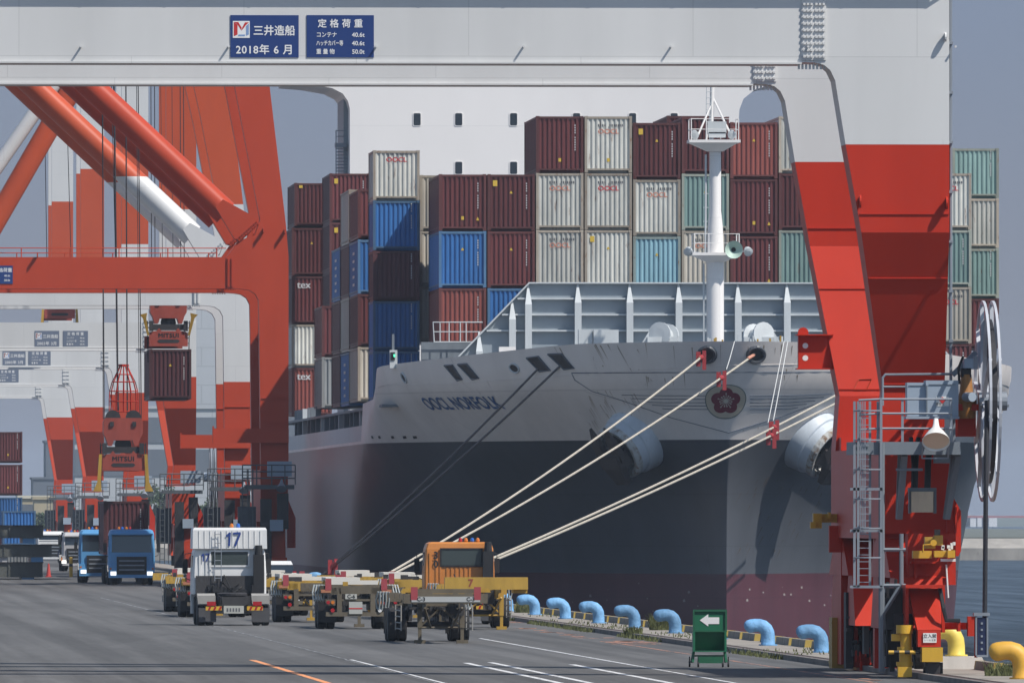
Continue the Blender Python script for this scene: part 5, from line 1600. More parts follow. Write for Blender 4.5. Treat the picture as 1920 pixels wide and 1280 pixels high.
# ------------------------------------------------------------------ vehicles (each built about its own origin on the ground, nose towards +Y)
M['truck_white'] = paint('truck white', (.66, .66, .65), .35, .06, 1.5, rust=.05, streak=.4)
M['truck_orange'] = paint('truck orange', (.50, .185, .038), .4, .10, 1.6, rust=.06, streak=.4)
M['truck_blue'] = paint('truck blue', (.10, .30, .56), .3, .06, 1.6)
M['truck_silver'] = paint('truck silver', (.45, .45, .46), .4, .08, 1.6)
M['rear_glass'] = plain('greenish cab glass', (.05, .065, .065), .12)
M['headlamp_glow'] = plain('headlamp', (.8, .8, .78), .1, emit=((1, .97, .9), 1.2))
M['tyre'] = paint('tyre rubber', (.016, .016, .018), .8, .3, 3.0)
M['rim'] = plain('steel rim', (.22, .22, .23), .5, .5)
M['frame_dark'] = paint('chassis dark', (.035, .033, .034), .6, .3, 2.2, rust=.25, rust_rgb=(.07, .05, .035))
M['frame_tan'] = paint('dusty chassis', (.115, .095, .065), .7, .25, 2.0, rust=.35, rust_rgb=(.07, .05, .04))
M['frame_yellow'] = paint('chassis yellow', (.44, .27, .045), .5, .2, 1.8, rust=.32, rust_rgb=(.12, .07, .035))
M['guard_grey'] = paint('mudguard grey', (.30, .29, .27), .6, .1, 2.0)
M['flap'] = plain('rubber flap', (.06, .06, .065), .7)
M['deck_glare'] = plain('pale deck glare', (.66, .63, .57), .6)  # sky glare on the trailer tops, painted as pale slabs
M['hose_grey'] = plain('grey air hose', (.33, .36, .36), .5)
M['paint_blue'] = plain('blue hand painted number', (.02, .05, .22), .5)

def wheel(parent, x, y, r=.50, w=.27, z0=0.0):
    mb = MB(); mb.lathe([(r*.62, -w/2), (r*.92, -w/2), (r, -w*.32), (r, w*.32), (r*.92, w/2), (r*.62, w/2)], (x, y, r + z0), (1, 0, 0), 22)
    o = mb.build('wheel', M['tyre'], parent)
    s = 1 if x > 0 else -1
    mb = MB(); mb.lathe([(0.001, -w*.2), (r*.6, -w*.42), (r*.6, w*.42), (.001, w*.2)], (x, y, r + z0), (1, 0, 0), 16); mb.build('rim', M['rim'], o)
    return o

def cab_shell(mb, w, y0, y1, z0, z1, rear_taper=.06):
    h = w / 2
    secs = []
    for z, ins, f in ((z0, 0, 0), (z0 + .75, 0, 0), (z1 - .25, .04, .16), (z1 - .06, .10, .30), (z1, .22, .46)):
        b = ins * .6
        secs.append([(-h + ins + .05, y0 + b, z), (h - ins - .05, y0 + b, z), (h - ins, y0 + b + .06, z), (h - ins, y1 - f - .14, z), (h - ins - .12, y1 - f, z), (-h + ins + .12, y1 - f, z), (-h + ins, y1 - f - .14, z), (-h + ins, y0 + b + .06, z)])
    mb.loft(secs)

def tractor(name, label, col, loc, rz, roof=None, number=None, zt=2.85, w=2.46, group=None):
    t = thing(name, label, 'truck', loc, group, worldspace=False, rz=rz)
    y0, y1 = 3.35, 5.55
    mb = MB(); cab_shell(mb, w, y0, y1, 1.05, zt); cab = mb.build('cab', col, t)
    # pressed ribs and quarter panel on the back wall
    mb = MB()
    for k in range(7 if number is None else 0):
        x = -.42 + k * .155; mb.box(x - .035, x + .035, y0 - .03, y0 - .002, 1.55, 1.92)
    for x in (-1.02, -.80, -.66): mb.box(x - .03, x + .03, y0 - .03, y0 - .002, 1.2, zt - .35)
    mb.build('back_rib', col, cab)
    if number:
        mb = MB(); mb.box(-1.16, 1.16, y0 - .10, y0 - .032, .95, 1.68); mb.build('dark_skirt', M['frame_dark'], t)
    wa, wb, wz, wt = (-.62, .74, 2.02, zt - .27) if number is None else (-.64, .62, 2.04, zt - .22)
    mb = MB(); mb.box(wa, wb, y0 - .02, y0 + .06, wz, wt); wn_ = mb.build('rear_window', M['rear_glass'], cab)
    mb = MB()
    for (a, b, c, d) in ((wa - .06, wb + .06, wz - .06, wz), (wa - .06, wb + .06, wt, wt + .06), (wa - .06, wa, wz, wt), (wb, wb + .06, wz, wt)): mb.box(a, b, y0 - .035, y0 - .003, c, d)
    mb.build('window_seal', M['black'] if number is None else col, wn_)
    mb = MB(); f = .17
    mb.loft([[(-w/2 + .18, y1 - .005, 1.75), (w/2 - .18, y1 - .005, 1.75), (w/2 - .18, y1 + .012, 1.75), (-w/2 + .18, y1 + .012, 1.75)], [(-w/2 + .2, y1 - f - .035, zt - .3), (w/2 - .2, y1 - f - .035, zt - .3), (w/2 - .2, y1 - f + .05, zt - .3), (-w/2 + .2, y1 - f + .05, zt - .3)]])
    mb.build('windscreen', M['glass'], cab)
    for s in (-1, 1):
        mb = MB(); mb.box(s * (w/2 - .03) - .02, s * (w/2 - .03) + .02, 4.0, 5.1, 1.75, zt - .35); mb.build('side_window', M['glass'], cab)
    # nose: grille, bumper, lamps
    mb = MB(); mb.box(-.80, .80, y1 - .02, y1 + .10, .56, 1.52)
    g = mb.build('grille', M['black'], cab)
    mb = MB()
    for k in range(3): mb.box(-.68, .68, y1 + .10, y1 + .13, .78 + k * .24, .85 + k * .24)
    mb.build('grille_bar', M['galv'], g)
    mb = MB(); mb.box(-w/2 + .12, w/2 - .12, y1 - .22, y1 + .12, zt - .30, zt - .22); mb.build('sun_visor', col, cab)
    mb = MB(); mb.box(-w/2 + .02, w/2 - .02, y1 - .5, y1 + .08, .38, .82); mb.box(-w/2, -.75, y1 - .45, y1 + .04, .82, 1.05); mb.box(.75, w/2, y1 - .45, y1 + .04, .82, 1.05)
    mb.build('bumper', col, t)
    for s in (-1, 1):
        mb = MB(); mb.box(s * .98 - .15, s * .98 + .15, y1 + .08, y1 + .11, .52, .72); mb.build('headlight', M['headlamp_glow'] if rz > 3 else M['clear_lens'], t)
        mb = MB(); mb.box(s * 1.13 - .05, s * 1.13 + .05, y1 + .04, y1 + .07, .72, .92); mb.build('indicator', M['amber'], t)
        mb = MB(); mb.box(s * (w/2 + .18) - .09, s * (w/2 + .18) + .09, y1 - .22, y1 - .12, 1.75, 2.25); mb.tube([(s * (w/2 - .05), y1 - .2, 2.45), (s * (w/2 + .18), y1 - .17, 2.42), (s * (w/2 + .18), y1 - .17, 1.6), (s * (w/2 - .05), y1 - .2, 1.5)], .018, 5)
        mb.build('mirror', M['black'], t)
    # chassis
    mb = MB()
    for s in (-1, 1): mb.box(s * .42 - .05, s * .42 + .05, .25, 5.2, .72, .98)
    mb.box(-.42, .42, .22, .34, .70, .98); mb.box(-.45, .45, 2.6, 3.2, .6, 1.1); mb.box(-.37, .37, 1.7, 1.9, .7, .95)
    ch = mb.build('chassis', M['frame_dark'], t)
    mb = MB(); mb.lathe([(.001, 0), (.5, 0), (.5, .06), (.42, .1), (.001, .1)], (0, 1.35, 1.02), (0, 0, 1), 18); mb.box(-.5, .5, 1.1, 1.6, .98, 1.02); mb.build('coupling_plate', M['dark'], t)
    mb = MB(); mb.box(-1.02, -.55, 2.2, 3.1, .45, .95); mb.build('fuel_tank', M['frame_dark'], t); mb = MB(); mb.box(.55, 1.1, 2.1, 3.0, .45, 1.0); mb.build('battery_box', M['frame_dark'], t)
    mb = MB(); rd = random.Random(int(loc[1]))
    for k in range(14): 
        x = rd.uniform(-.8, .8); mb.box(x, x + rd.uniform(.05, .3), y0 - rd.uniform(.15, .4), y0 - .1, rd.uniform(.9, 1.15), rd.uniform(1.15, 1.4))
    mb.tube([(-.2, y0 - .1, 1.7), (0, y0 - .6, 1.25), (.3, y0 - .1, 1.4)], .025, 5); mb.tube([(-.3, y0 - .1, 1.5), (.1, y0 - .5, 1.1), (.4, y0 - .1, 1.3)], .025, 5)
    mb.build('air_lines', M['black'], t)
    mb = MB(); mb.box(.80, 1.16, y0 - .32, y0 - .04, 1.1, zt - .32); mb.lathe([(.14, 0), (.12, .35)], (.98, y0 - .18, zt - .35), (0, 0, 1), 10); mb.build('air_intake', M['black'] , t)
    for s in (-1, 1):
        for x in (.80, 1.09): wheel(t, s * x, 1.2)
        wheel(t, s * 1.02, 4.75)
        mb = MB()
        ang = [math.radians(a) for a in range(20, 161, 20)]
        mb.loft([[(s * .62, 1.2 + .60 * math.cos(a), .50 + .60 * math.sin(a)), (s * 1.22, 1.2 + .60 * math.cos(a), .50 + .60 * math.sin(a)), (s * 1.22, 1.2 + .57 * math.cos(a), .50 + .57 * math.sin(a)), (s * .62, 1.2 + .57 * math.cos(a), .50 + .57 * math.sin(a))] for a in ang])
        mb.box(min(s * .62, s * 1.22), max(s * .62, s * 1.22), .60, .63, .74, 1.02)
        mb.build('mudguard', M['guard_grey'], t)
        mb = MB(); mb.box(min(s * .60, s * 1.2), max(s * .60, s * 1.2), .50, .52, .12, .60); mb.build('mud_flap', M['flap'], t)
        mb = MB(); mb.box(s * .78 - .15, s * .78 + .15, .20, .24, .68, .82); mb.build('tail_light', M['red_lens'], t)
        mb = MB(); mb.box(s * .70 - .27, s * .70 + .27, .22, .25, .52, .66); st = mb.build('striped_plate', M['yellow'], t)
        mb = MB()
        for k in range(3): 
            x = s * .70 - .2 + k * .18; mb.prism([(x, .53), (x + .07, .53), (x + .12, .65), (x + .05, .65)], 'y', .213, .219)
        mb.build('stripe', M['red_lens'], st)
    mb = MB(); mb.box(-.36, .32, .17, .19, .42, .68); pl_ = mb.build('number_plate', plain('faded plate', (.42, .42, .38), .6), t)
    mb = MB()
    for k in range(5): mb.box(-.26 + k * .1, -.21 + k * .1, .163, .169, .48, .60)
    mb.build('plate_characters', M['code_dark'], pl_)
    # roof
    ztop = zt
    if roof:
        mb = MB()
        h = w / 2 + .02
        secs = []
        for z, ins, f in ((zt - .12, 0, 0), (zt + .52, 0.01, .25), (zt + .60, .05, .4)):
            secs.append([(-h + ins, y0 - .12 + ins, z), (h - ins, y0 - .12 + ins, z), (h - ins, y1 - .5 - f, z), (-h + ins, y1 - .5 - f, z)])
        mb.loft(secs); rf = mb.build('roof_box', col, t)
        mb = MB()
        for k in range(12):
            x = -1.05 + k * .19; mb.box(x - .012, x + .012, y0 - .135, y0 - .114, zt - .08, zt + .50)
        mb.build('roof_rib', col, rf)
        ztop = zt + .60
        mb = MB()
        for x in (-.52, -.30): mb.tube([(x, y0 - .2, 1.5), (x, y0 - .2, zt + .45)], .014, 5)
        for k in range(6): mb.tube([(-.52, y0 - .2, 1.6 + k * .3), (-.30, y0 - .2, 1.6 + k * .3)], .012, 5)
        mb.build('ladder', M['galv'], t)
    if number:
        mb = MB(); pass
        for (cx, cz, hh, yy, w_) in ((.10, zt + .20, .46, y0 - .145, .07), (-.84, zt - .42, .26, y0 - .04, .045)):
            mb = MB(); k = hh
            mb.bar((cx - .28*k, yy, cz - .5*k), (cx - .22*k, yy, cz + .5*k), w_, .012, up=(0, 1, 0)); mb.bar((cx - .48*k, yy - .002, cz + .22*k), (cx - .20*k, yy - .002, cz + .5*k), w_ * .9, .012, up=(0, 1, 0))
            mb.bar((cx + .02*k, yy, cz + .44*k), (cx + .58*k, yy, cz + .47*k), w_, .012, up=(0, 1, 0)); mb.bar((cx + .54*k, yy - .002, cz + .46*k), (cx + .16*k, yy - .002, cz - .5*k), w_, .012, up=(0, 1, 0))
            mb.build('number_marking', M['paint_blue'], t)
    for k, (x, mt) in enumerate(((-.05, 'red_lens'), (.14, 'amber'), (.36, 'blue_lens'), (.55, 'amber'))):
        if roof and k in (0, 3): continue
        mb = MB(); mb.lathe([(.06, 0), (.075, .05), (.05, .13), (.0, .15)], (x + (.1 if not roof else -.05), y0 + .5, ztop - .0), (0, 0, 1), 10); mb.build('beacon', M[mt], t)
    return t

GT = 'terminal tractors on the quay'
def ground_px(px, Y): return (at(px, 1100, Y).x, Y, 0)
Yw = 506
tractor('terminal_tractor', 'white terminal tractor seen from behind with number 17 on its ribbed roof box', M['truck_white'], ground_px(440, Yw), .02, True, '17', 2.72, 2.5, GT)
to = tractor('terminal_tractor', 'orange terminal tractor seen from behind with coloured roof lamps', M['truck_orange'], ground_px(870, 512), 0, False, None, 2.82, 2.42, GT)
mb = MB()
for k, (ch, z) in enumerate((('3', 2.35), ('0', 2.05))): wall_text(mb, ch, -.82, 3.35 - .036, z, .34, bold=.02)
mb.build('number_marking', M['black'], to)
tb = tractor('terminal_tractor', 'light blue lorry facing the camera with a container on its trailer', M['truck_blue'], (at(248, 1100, 800).x, 807, 0), math.pi, False, None, 2.98, 2.5, GT)
tb2 = tractor('terminal_tractor', 'second light blue lorry, mostly hidden behind the container and the first one', M['truck_blue'], (at(196, 1100, 818).x, 832, 0), math.pi, False, None, 2.95, 2.45, GT)
tw = tractor('terminal_tractor', 'silver lorry facing the camera beside the worker in the distance', M['truck_silver'], (at(146, 1100, 1000).x, 1003, 0), math.pi, False, None, 2.6, 2.2, GT)
tw2 = tractor('terminal_tractor', 'tiny white lorry beyond the stacked hatch covers', M['truck_white'], (at(94, 1100, 1150).x, 1152, 0), math.pi, False, None, 2.5, 2.2, GT)

# ---- container chassis
def trailer(label, loc, rz, fm, code=None, nose=False, deck=True, red_panels=True, hoses=True, L=12.3):
    t = thing('chassis_trailer', label, 'trailer', loc, 'container trailers parked in a row', worldspace=False, rz=rz)
    mb = MB()
    for s in (-1, 1):
        mb.box(s * .48 - .07, s * .48 + .07, .3, L - 1.6, 1.0, 1.04); mb.box(s * .48 - .015, s * .48 + .015, .3, L - 1.6, 1.041, 1.34); mb.box(s * .48 - .07, s * .48 + .07, .3, L - .2, 1.341, 1.38)
        mb.box(s * .48 - .015, s * .48 + .015, L - 1.6, L - .2, 1.2, 1.34)
    for y in (2.5, 4.5, 6.5, 8.5): mb.box(-.464, .464, y, y + .1, 1.08, 1.30)
    fr = mb.build('frame', fm, t)
    mb = MB(); mb.box(-1.2, 1.2, .02, .28, 1.16, 1.42); rb = mb.build('rear_bolster', fm, t)
    mb = MB()
    if nose and fm is M['frame_yellow']: mb.box(-1.36, 1.36, L - .4, L, 1.32, 1.72); mb.box(-1.36, -.9, L - 1.6, L - .4, 1.2, 1.5)
    else: mb.box(-1.22, 1.22, L - .25, L, 1.18, 1.46)
    if nose and fm is not M['frame_yellow']: mb.box(-1.15, 1.15, L - .55, L - .25, 1.47, 1.60)
    fb = mb.build('front_bolster', fm, t)
    if nose and fm is not M['frame_yellow']:
        for s in (-1, 1):
            mb = MB(); mb.loft([[(s * .95, L - .3, 1.5), (s * 1.32, L - .3, 1.5), (s * 1.32, L - .1, 1.5), (s * .95, L - .1, 1.5)], [(s * 1.0, L - .3, 1.62), (s * 1.25, L - .3, 1.62), (s * 1.25, L - .1, 1.62), (s * 1.0, L - .1, 1.62)]])
            mb.build('corner_guide', M['yellow_dirty'], fb)
    for s in (-1, 1):
        for y in (.02, 3.2, 6.4, 9.4):
            mb = MB(); mb.box(s * 1.0 - .2, s * 1.0 + .2, y, y + .22, 1.30, 1.44)
            if y: mb.box(min(s * .5, s * .8), max(s * .5, s * .8), y, y + .22, 1.14, 1.36)
            mb.build('outrigger', fm, t)
    if deck:
        mb = MB(); q0 = random.Random(int(loc[0] * 31)).uniform(-.95, -.2); mb.box(q0, q0 + 1.15, L - 3.3, L - .56, 1.50, 1.66); mb.build('glare_deck', M['deck_glare'], t); mb = MB(); mb.box(-.7, 1.0, 5.2, 5.6, 1.44, 1.58); mb.build('glare_deck', M['deck_glare'], t)
    for y in (1.4, 2.65):
        for s in (-1, 1):
            for x in (.78, 1.08): wheel(t, s * x, y, .50, .26)
        mb = MB(); mb.tube([(-1.0, y, .50), (1.0, y, .50)], .08, 8); mb.box(-.6, -.5, y - .5, y + .5, .6, 1.0); mb.box(.5, .6, y - .5, y + .5, .6, 1.0); mb.build('axle', M['frame_dark'], t)
        for s in (-1, 1):
            mb = MB(); mb.box(min(s * .62, s * 1.22), max(s * .62, s * 1.22), y - .72, y - .69, .22, .98); mb.build('mud_flap', M['black'], t)
    mb = MB(); rdc = random.Random(int(loc[1] * 7))
    for k in range(26):
        x = rdc.uniform(-.95, .8); yy_ = rdc.uniform(.4, L - 1.2); q = rdc.uniform(.08, .35); mb.box(x, x + q, yy_, yy_ + rdc.uniform(.1, .5), rdc.uniform(.78, 1.0), rdc.uniform(1.02, 1.3))
    mb.box(-.9, .9, .6, .7, .95, 1.05); mb.box(-.05, .05, .7, L - 1.0, .98, 1.06)
    mb.build('undergear', M['frame_dark'], t)
    for k in range(3):
        mb = MB(); mb.lathe([(.0, 0), (.14, 0), (.14, .8), (.0, .8)], (-.4 + k * .4, 3.9 + k * 1.2, .88), (0, 1, 0), 10)
        mb.build('air_tank', M['frame_dark'], t)
    for k in range(9):
        x = rdc.uniform(-1.1, .9); yy_ = rdc.uniform(.3, L - .6); mb = MB(); mb.box(x, x + rdc.uniform(.08, .3), yy_, yy_ + .2, 1.42, 1.46 + rdc.uniform(.02, .14))
        mb.build('twist_lock', M['yellow_dirty'] if fm is not M['frame_yellow'] else M['frame_dark'], t)
    # rear under-run frame with lamps
    mb = MB(); mb.box(-1.0, 1.0, .0, .10, .42, .56)
    for s in (-1, 1): mb.box(s * .55 - .08, s * .55 + .08, .0, .1, .56, 1.16)
    mb.box(-.47, .47, .02, .08, .92, .99)
    mb.build('underrun_bar', M['frame_tan'], t)
    for s in (-1, 1):
        mb = MB(); mb.box(s * .85 - .16, s * .85 + .16, -.02, .02, .78, .98); lp = mb.build('lamp_plate', M['frame_tan'], t)
        for k in (-1, 1):
            mb = MB(); mb.lathe([(.0, 0), (.06, 0), (.06, .03)], (s * .85 + k * .075, -.025, .88), (0, -1, 0), 10); mb.build('tail_light', M['red_lens'] if k * s > 0 else M['amber'], lp)
        mb = MB(); mb.lathe([(.0, 0), (.07, 0), (.07, .03)], (s * .78, -.01, .62), (0, -1, 0), 10); mb.build('reflector', M['red_lens'] if s < 0 else M['clear_lens'], t)
        if red_panels:
            yy = -.01 if not nose else L + .01
            mb = MB(); mb.box(s * .92 - .10, s * .92 + .10, yy - .008, yy + .008, 1.28, 1.66); mb.build('marker_panel', plain('dull red marker', (.32, .05, .06), .6) if 'mk' not in M else M['mk'], t)
        mb = MB(); mb.box(s * 1.0 - .16, s * 1.0 + .16, -.012, .018, 1.20, 1.30); mb.build('lamp_strip', plain('faded orange strip', (.40, .16, .08), .6) if 'os' not in M else M['os'], t)
    # landing legs with brace
    yl = L - 2.6
    for s in (-1, 1):
        mb = MB(); mb.box(s * .62 - .07, s * .62 + .07, yl - .07, yl + .07, .45, 1.16); mb.box(s * .62 - .05, s * .62 + .05, yl - .05, yl + .05, .10, .449); mb.box(s * .62 - .17, s * .62 + .17, yl - .14, yl + .14, 0.0, .10)
        mb.build('landing_leg', fm, t)
        mb = MB(); mb.bar((s * .60, yl, .5), (0, yl + .1, 1.05), .05); mb.bar((s * .3, yl + .02, .45), (s * .55, yl + 1.3, 1.05), .05); mb.build('leg_brace', fm, t)
    mb = MB(); mb.tube([(-.62, yl, .46), (.62, yl, .46)], .035, 6); mb.build('cross_shaft', fm, t)
    for s in (-1, 1):
        mb = MB(); mb.tube([(s * 1.05, 4.2, .35), (s * 1.05, 4.2, 1.1)], .02, 5); mb.tube([(s * 1.05, 7.4, .35), (s * 1.05, 7.4, 1.1)], .02, 5)
        for k in range(4): mb.tube([(s * 1.05, 4.2, .4 + k * .18), (s * 1.05, 7.4, .4 + k * .18)], .018, 5)
        mb.build('side_guard', M['guard_grey'], t)
    if hoses:
        for s, yh in ((-1, .35), (1, .35)):
            for k in range(4):
                x = s * (1.10 + k * .09); mb = MB()
                mb.tube([(x, yh, 1.46), (x + s * .06, yh - .12, 1.2), (x + s * .03, yh - .16, .98), (x - s * .03, yh - .05, .92), (x - s * .06, yh, 1.2), (x - s * .05, yh + .05, 1.46)], .026, 6)
                mb.build('hose', M['hose_grey'], t)
    if code:
        yy = -.02 if not nose else L + .004
        if not nose:
            mb = MB(); mb.box(-.36, .02, -.02, -.004, .99, 1.155); p = mb.build('code_plate', plain('code plate', (.42, .42, .38), .6), t)
            mb = MB(); wall_text(mb, code, -.17, -.024, 1.07, .17, bold=.02); mb.build('lettering', M['black'], p)
            mb = MB(); mb.box(-.24, .20, -.035, -.005, .50, .90); nb_ = mb.build('sign_panel', plain('pale panel', (.40, .40, .37), .6), t)
            mb = MB(); mb.box(-.24, .20, -.042, -.036, .66, .70); mb.build('red_band', M['sign_red'], nb_)
        else:
            mb = MB(); mb.box(-1.0, 1.0, yy, yy + .012, 1.22, 1.38); p = mb.build('code_plate', plain('long pale plate', (.40, .41, .40), .6), t)
            mb = MB()
            for x in (-.72, .72): wall_text(mb, code, x, yy + .016, 1.30, .16, bold=.02, flip=True)
            mb.build('lettering', M['black'], p)
    return t
M['mk'] = plain('dull red marker', (.32, .05, .06), .6); M['os'] = plain('faded orange strip', (.40, .16, .08), .6)
def gp(px, Y): 
    p = at(px, 1100, Y); return (p.x, Y, 0)
def nose_to_camera(px, Ynear, L=12.3):
    p = at(px, 1100, Ynear); return (p.x, Ynear + L, 0)
trailer('nearest dusty trailer, nose to the camera with plate C-3, standing on landing legs', nose_to_camera(828, 434), math.pi + .01, M['frame_tan'], 'C-3', True, False)
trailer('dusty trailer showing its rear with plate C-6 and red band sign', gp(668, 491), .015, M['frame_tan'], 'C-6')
ty = trailer('yellow trailer end sticking out right of the orange tractor', nose_to_camera(912, 487), math.pi, M['frame_yellow'], None, True, False, False)
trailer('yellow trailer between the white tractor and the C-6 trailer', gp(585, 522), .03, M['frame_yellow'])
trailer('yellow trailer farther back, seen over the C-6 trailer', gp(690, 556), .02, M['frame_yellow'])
trailer('yellow trailer with glare-white deck just left of the orange tractor', gp(782, 536), .02, M['frame_yellow'])
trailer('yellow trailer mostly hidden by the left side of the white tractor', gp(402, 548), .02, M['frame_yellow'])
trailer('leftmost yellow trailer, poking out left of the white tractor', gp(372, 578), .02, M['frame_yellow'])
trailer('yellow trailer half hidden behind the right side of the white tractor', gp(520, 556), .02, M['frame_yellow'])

mb = MB(); wall_text(mb, '7', .52, 12.3 + .006, 1.52, .34, bold=.02, flip=True); mb.build('number_marking', plain('brown red numeral', (.25, .05, .03), .6), ty)
# the box on the blue lorry
c = at(202, 1100, 806)
box_on = container(at(196, 1000, 807).x, 809.5, 1.62, HC, 'dark maroon', 'dark maroon container riding behind the light blue cab', 12.19, ['side_code'], group='containers being handled on the quay')
trailer('trailer carrying the dark maroon container behind the light blue lorry', (at(244, 1100, 806).x, 809 + 12.6, 0), math.pi, M['frame_dark'], None, False, False, False, False)

# ---- small white car seen between tractor and trailers
def car(px, Y, label):
    c0 = gp(px, Y)
    t = thing('parked_car', label, 'car', c0, None, worldspace=False)
    mb = MB(); mb.loft([[(-.83, 0, .35), (.83, 0, .35), (.83, 4.3, .35), (-.83, 4.3, .35)], [(-.86, -.03, .7), (.86, -.03, .7), (.86, 4.35, .7), (-.86, 4.35, .7)], [(-.84, .02, 1.02), (.84, .02, 1.02), (.84, 4.2, .98), (-.84, 4.2, .98)]])
    body = mb.build('body', M['truck_white'], t)
    mb = MB(); mb.loft([[(-.80, .05, 1.02), (.80, .05, 1.02), (.80, 3.2, 1.02), (-.80, 3.2, 1.02)], [(-.68, .25, 1.66), (.68, .25, 1.66), (.68, 2.4, 1.66), (-.68, 2.4, 1.66)]]); mb.build('cabin_glass', M['glass'], body)
    mb = MB(); mb.loft([[(-.70, .22, 1.62), (.70, .22, 1.62), (.70, 2.45, 1.62), (-.70, 2.45, 1.62)], [(-.62, .35, 1.78), (.62, .35, 1.78), (.62, 2.3, 1.78), (-.62, 2.3, 1.78)]]); mb.build('roof', M['truck_white'], body)
    for s in (-1, 1):
        mb = MB(); mb.box(s * .76 - .08, s * .76 + .08, -.05, .02, .75, 1.35); mb.build('tail_light', M['red_lens'], t)
        for y in (.8, 3.4): wheel(t, s * .74, y, .32, .2)
    return t
car(519, 640, 'white car seen from behind between the white tractor and the ship')
# ------------------------------------------------------------------ quay furniture
M['bollard_blue'] = paint('bollard pale blue', (.135, .30, .50), .7, .28, 3.5, rust=.42, rust_rgb=(.10, .15, .19), streak=.6, bump=.6, rand=True)
M['bollard_yellow'] = paint('bollard bright yellow', (.70, .55, .10), .5, .06, 2.0)
M['bollard_rusty'] = paint('bollard orange yellow', (.66, .36, .04), .55, .14, 2.2, rust=.28, rust_rgb=(.22, .07, .02))
def bollard(px, mat, label, sc=1.0, X=27.75, zb=KZ, group='mooring bollards along the quay edge', base=None):
    Y = X / ray(px, 1150).x
    t = thing('mooring_bollard', label, 'bollard', (X, Y, zb), group, worldspace=False)
    mb = MB()
    path = [(0, 0, 0), (0, 0, .04), (0, 0, .24), (-.015, 0, .36), (-.06, 0, .455), (-.14, 0, .53), (-.25, 0, .565), (-.37, 0, .565), (-.48, 0, .545), (-.56, 0, .53), (-.615, 0, .515), (-.65, 0, .505), (-.665, 0, .50)]
    rad = [.235, .20, .195, .195, .195, .19, .185, .185, .19, .18, .145, .09, .02]
    mb.tube([(x * sc, y * sc, z * sc) for x, y, z in path], [r * sc for r in rad], 20)
    mb.build('post', mat, t, smooth=True)
    mb = MB(); mb.lathe([(.26 * sc, 0.001), (.26 * sc, .035)], (0, 0, 0), (0, 0, 1), 20); mb.build('base_ring', base or mat, t)
    return Y
names = [(1540, 'pale blue bollard nearest the red crane foot'), (1440, 'pale blue bollard just right of the green arrow sign'), (1349, 'pale blue bollard hidden behind the green arrow sign'),
         (1266, 'pale blue bollard just left of the green arrow sign'), (1190, 'pale blue bollard second to the left from the green arrow sign'), (1122.5, 'pale blue bollard third to the left from the green arrow sign'),
         (1060, 'pale blue bollard fourth to the left from the green arrow sign'), (1003, 'pale blue bollard first clear one right of the trailers'), (953, 'pale blue bollard peeping out under the yellow trailer end')]
BY = [bollard(px, M['bollard_blue'], lab, 1.0) for px, lab in names]
for px, lab in ((700, 'pale blue bollard hidden behind the trailers holding the upper bow ropes'), (789, 'pale blue bollard hidden behind the trailers holding the lower bow ropes'), (603, 'pale blue bollard far off holding the two dark ropes')):
    bollard(px, M['bollard_blue'], lab)
bollard(1793, M['bollard_yellow'], 'bright yellow bollard on a white block right of the crane foot', 1.05, 28.05, KZ + .30)
bollard(1917, M['bollard_rusty'], 'rusty orange yellow bollard at the right edge of the picture', 1.12, 27.75)
c = at(1793, 1245, 28.05 / ray(1793, 1150).x)
t = thing('bollard_block', 'low white concrete block under the bright yellow bollard', 'concrete block', (28.05, c.y, KZ), None)
mb = MB(); yb = c.y
mb.loft([[(27.4, yb - .75, KZ), (28.75, yb - .75, KZ), (28.75, yb + .75, KZ), (27.4, yb + .75, KZ)], [(27.45, yb - .7, KZ + .29), (28.6, yb - .7, KZ + .29), (28.6, yb + .7, KZ + .29), (27.45, yb + .7, KZ + .29)]])
mb.build('block', paint('pale concrete', (.50, .48, .44), .8, .12, 1.5), t)

# wheel stops on the very edge, yellow ends
M['stop_grey'] = paint('wheel stop grey', (.20, .185, .16), .85, .35, 3.0)
M['stop_yellow'] = paint('wheel stop yellow', (.44, .31, .07), .6, .25, 3.0, rust=.4, rust_rgb=(.10, .08, .05))
proto = None
Y = 318.0; k = 0
ordinals = []
while Y < 700:
    nb_ = min(range(len(BY)), key=lambda i: abs(BY[i] - Y))
    t = thing('wheel_stop', 'x', 'wheel stop', (28.5, Y, KZ), 'low wheel stops on the quay edge', worldspace=False) if proto is None else copy_tree(proto)
    if proto is None:
        proto = t
        mb = MB(); mb.prism([(-.14, 0.002), (.14, .002), (.11, .20), (-.11, .20)], 'y', .20, 5.40); mb.build('middle', M['stop_grey'], t)
        for y0_, y1_ in ((0, .198), (5.402, 5.6)):
            mb = MB(); mb.prism([(-.145, 0.001), (.145, .001), (.115, .205), (-.115, .205)], 'y', y0_, y1_); mb.build('end_cap', M['stop_yellow'], t)
    t.location = (28.5, Y, KZ)
    t['label'] = 'low grey wheel stop with yellow ends lying on the quay edge between the bollards'
    Y += 6.6 if k % 3 else 8.1
    k += 1

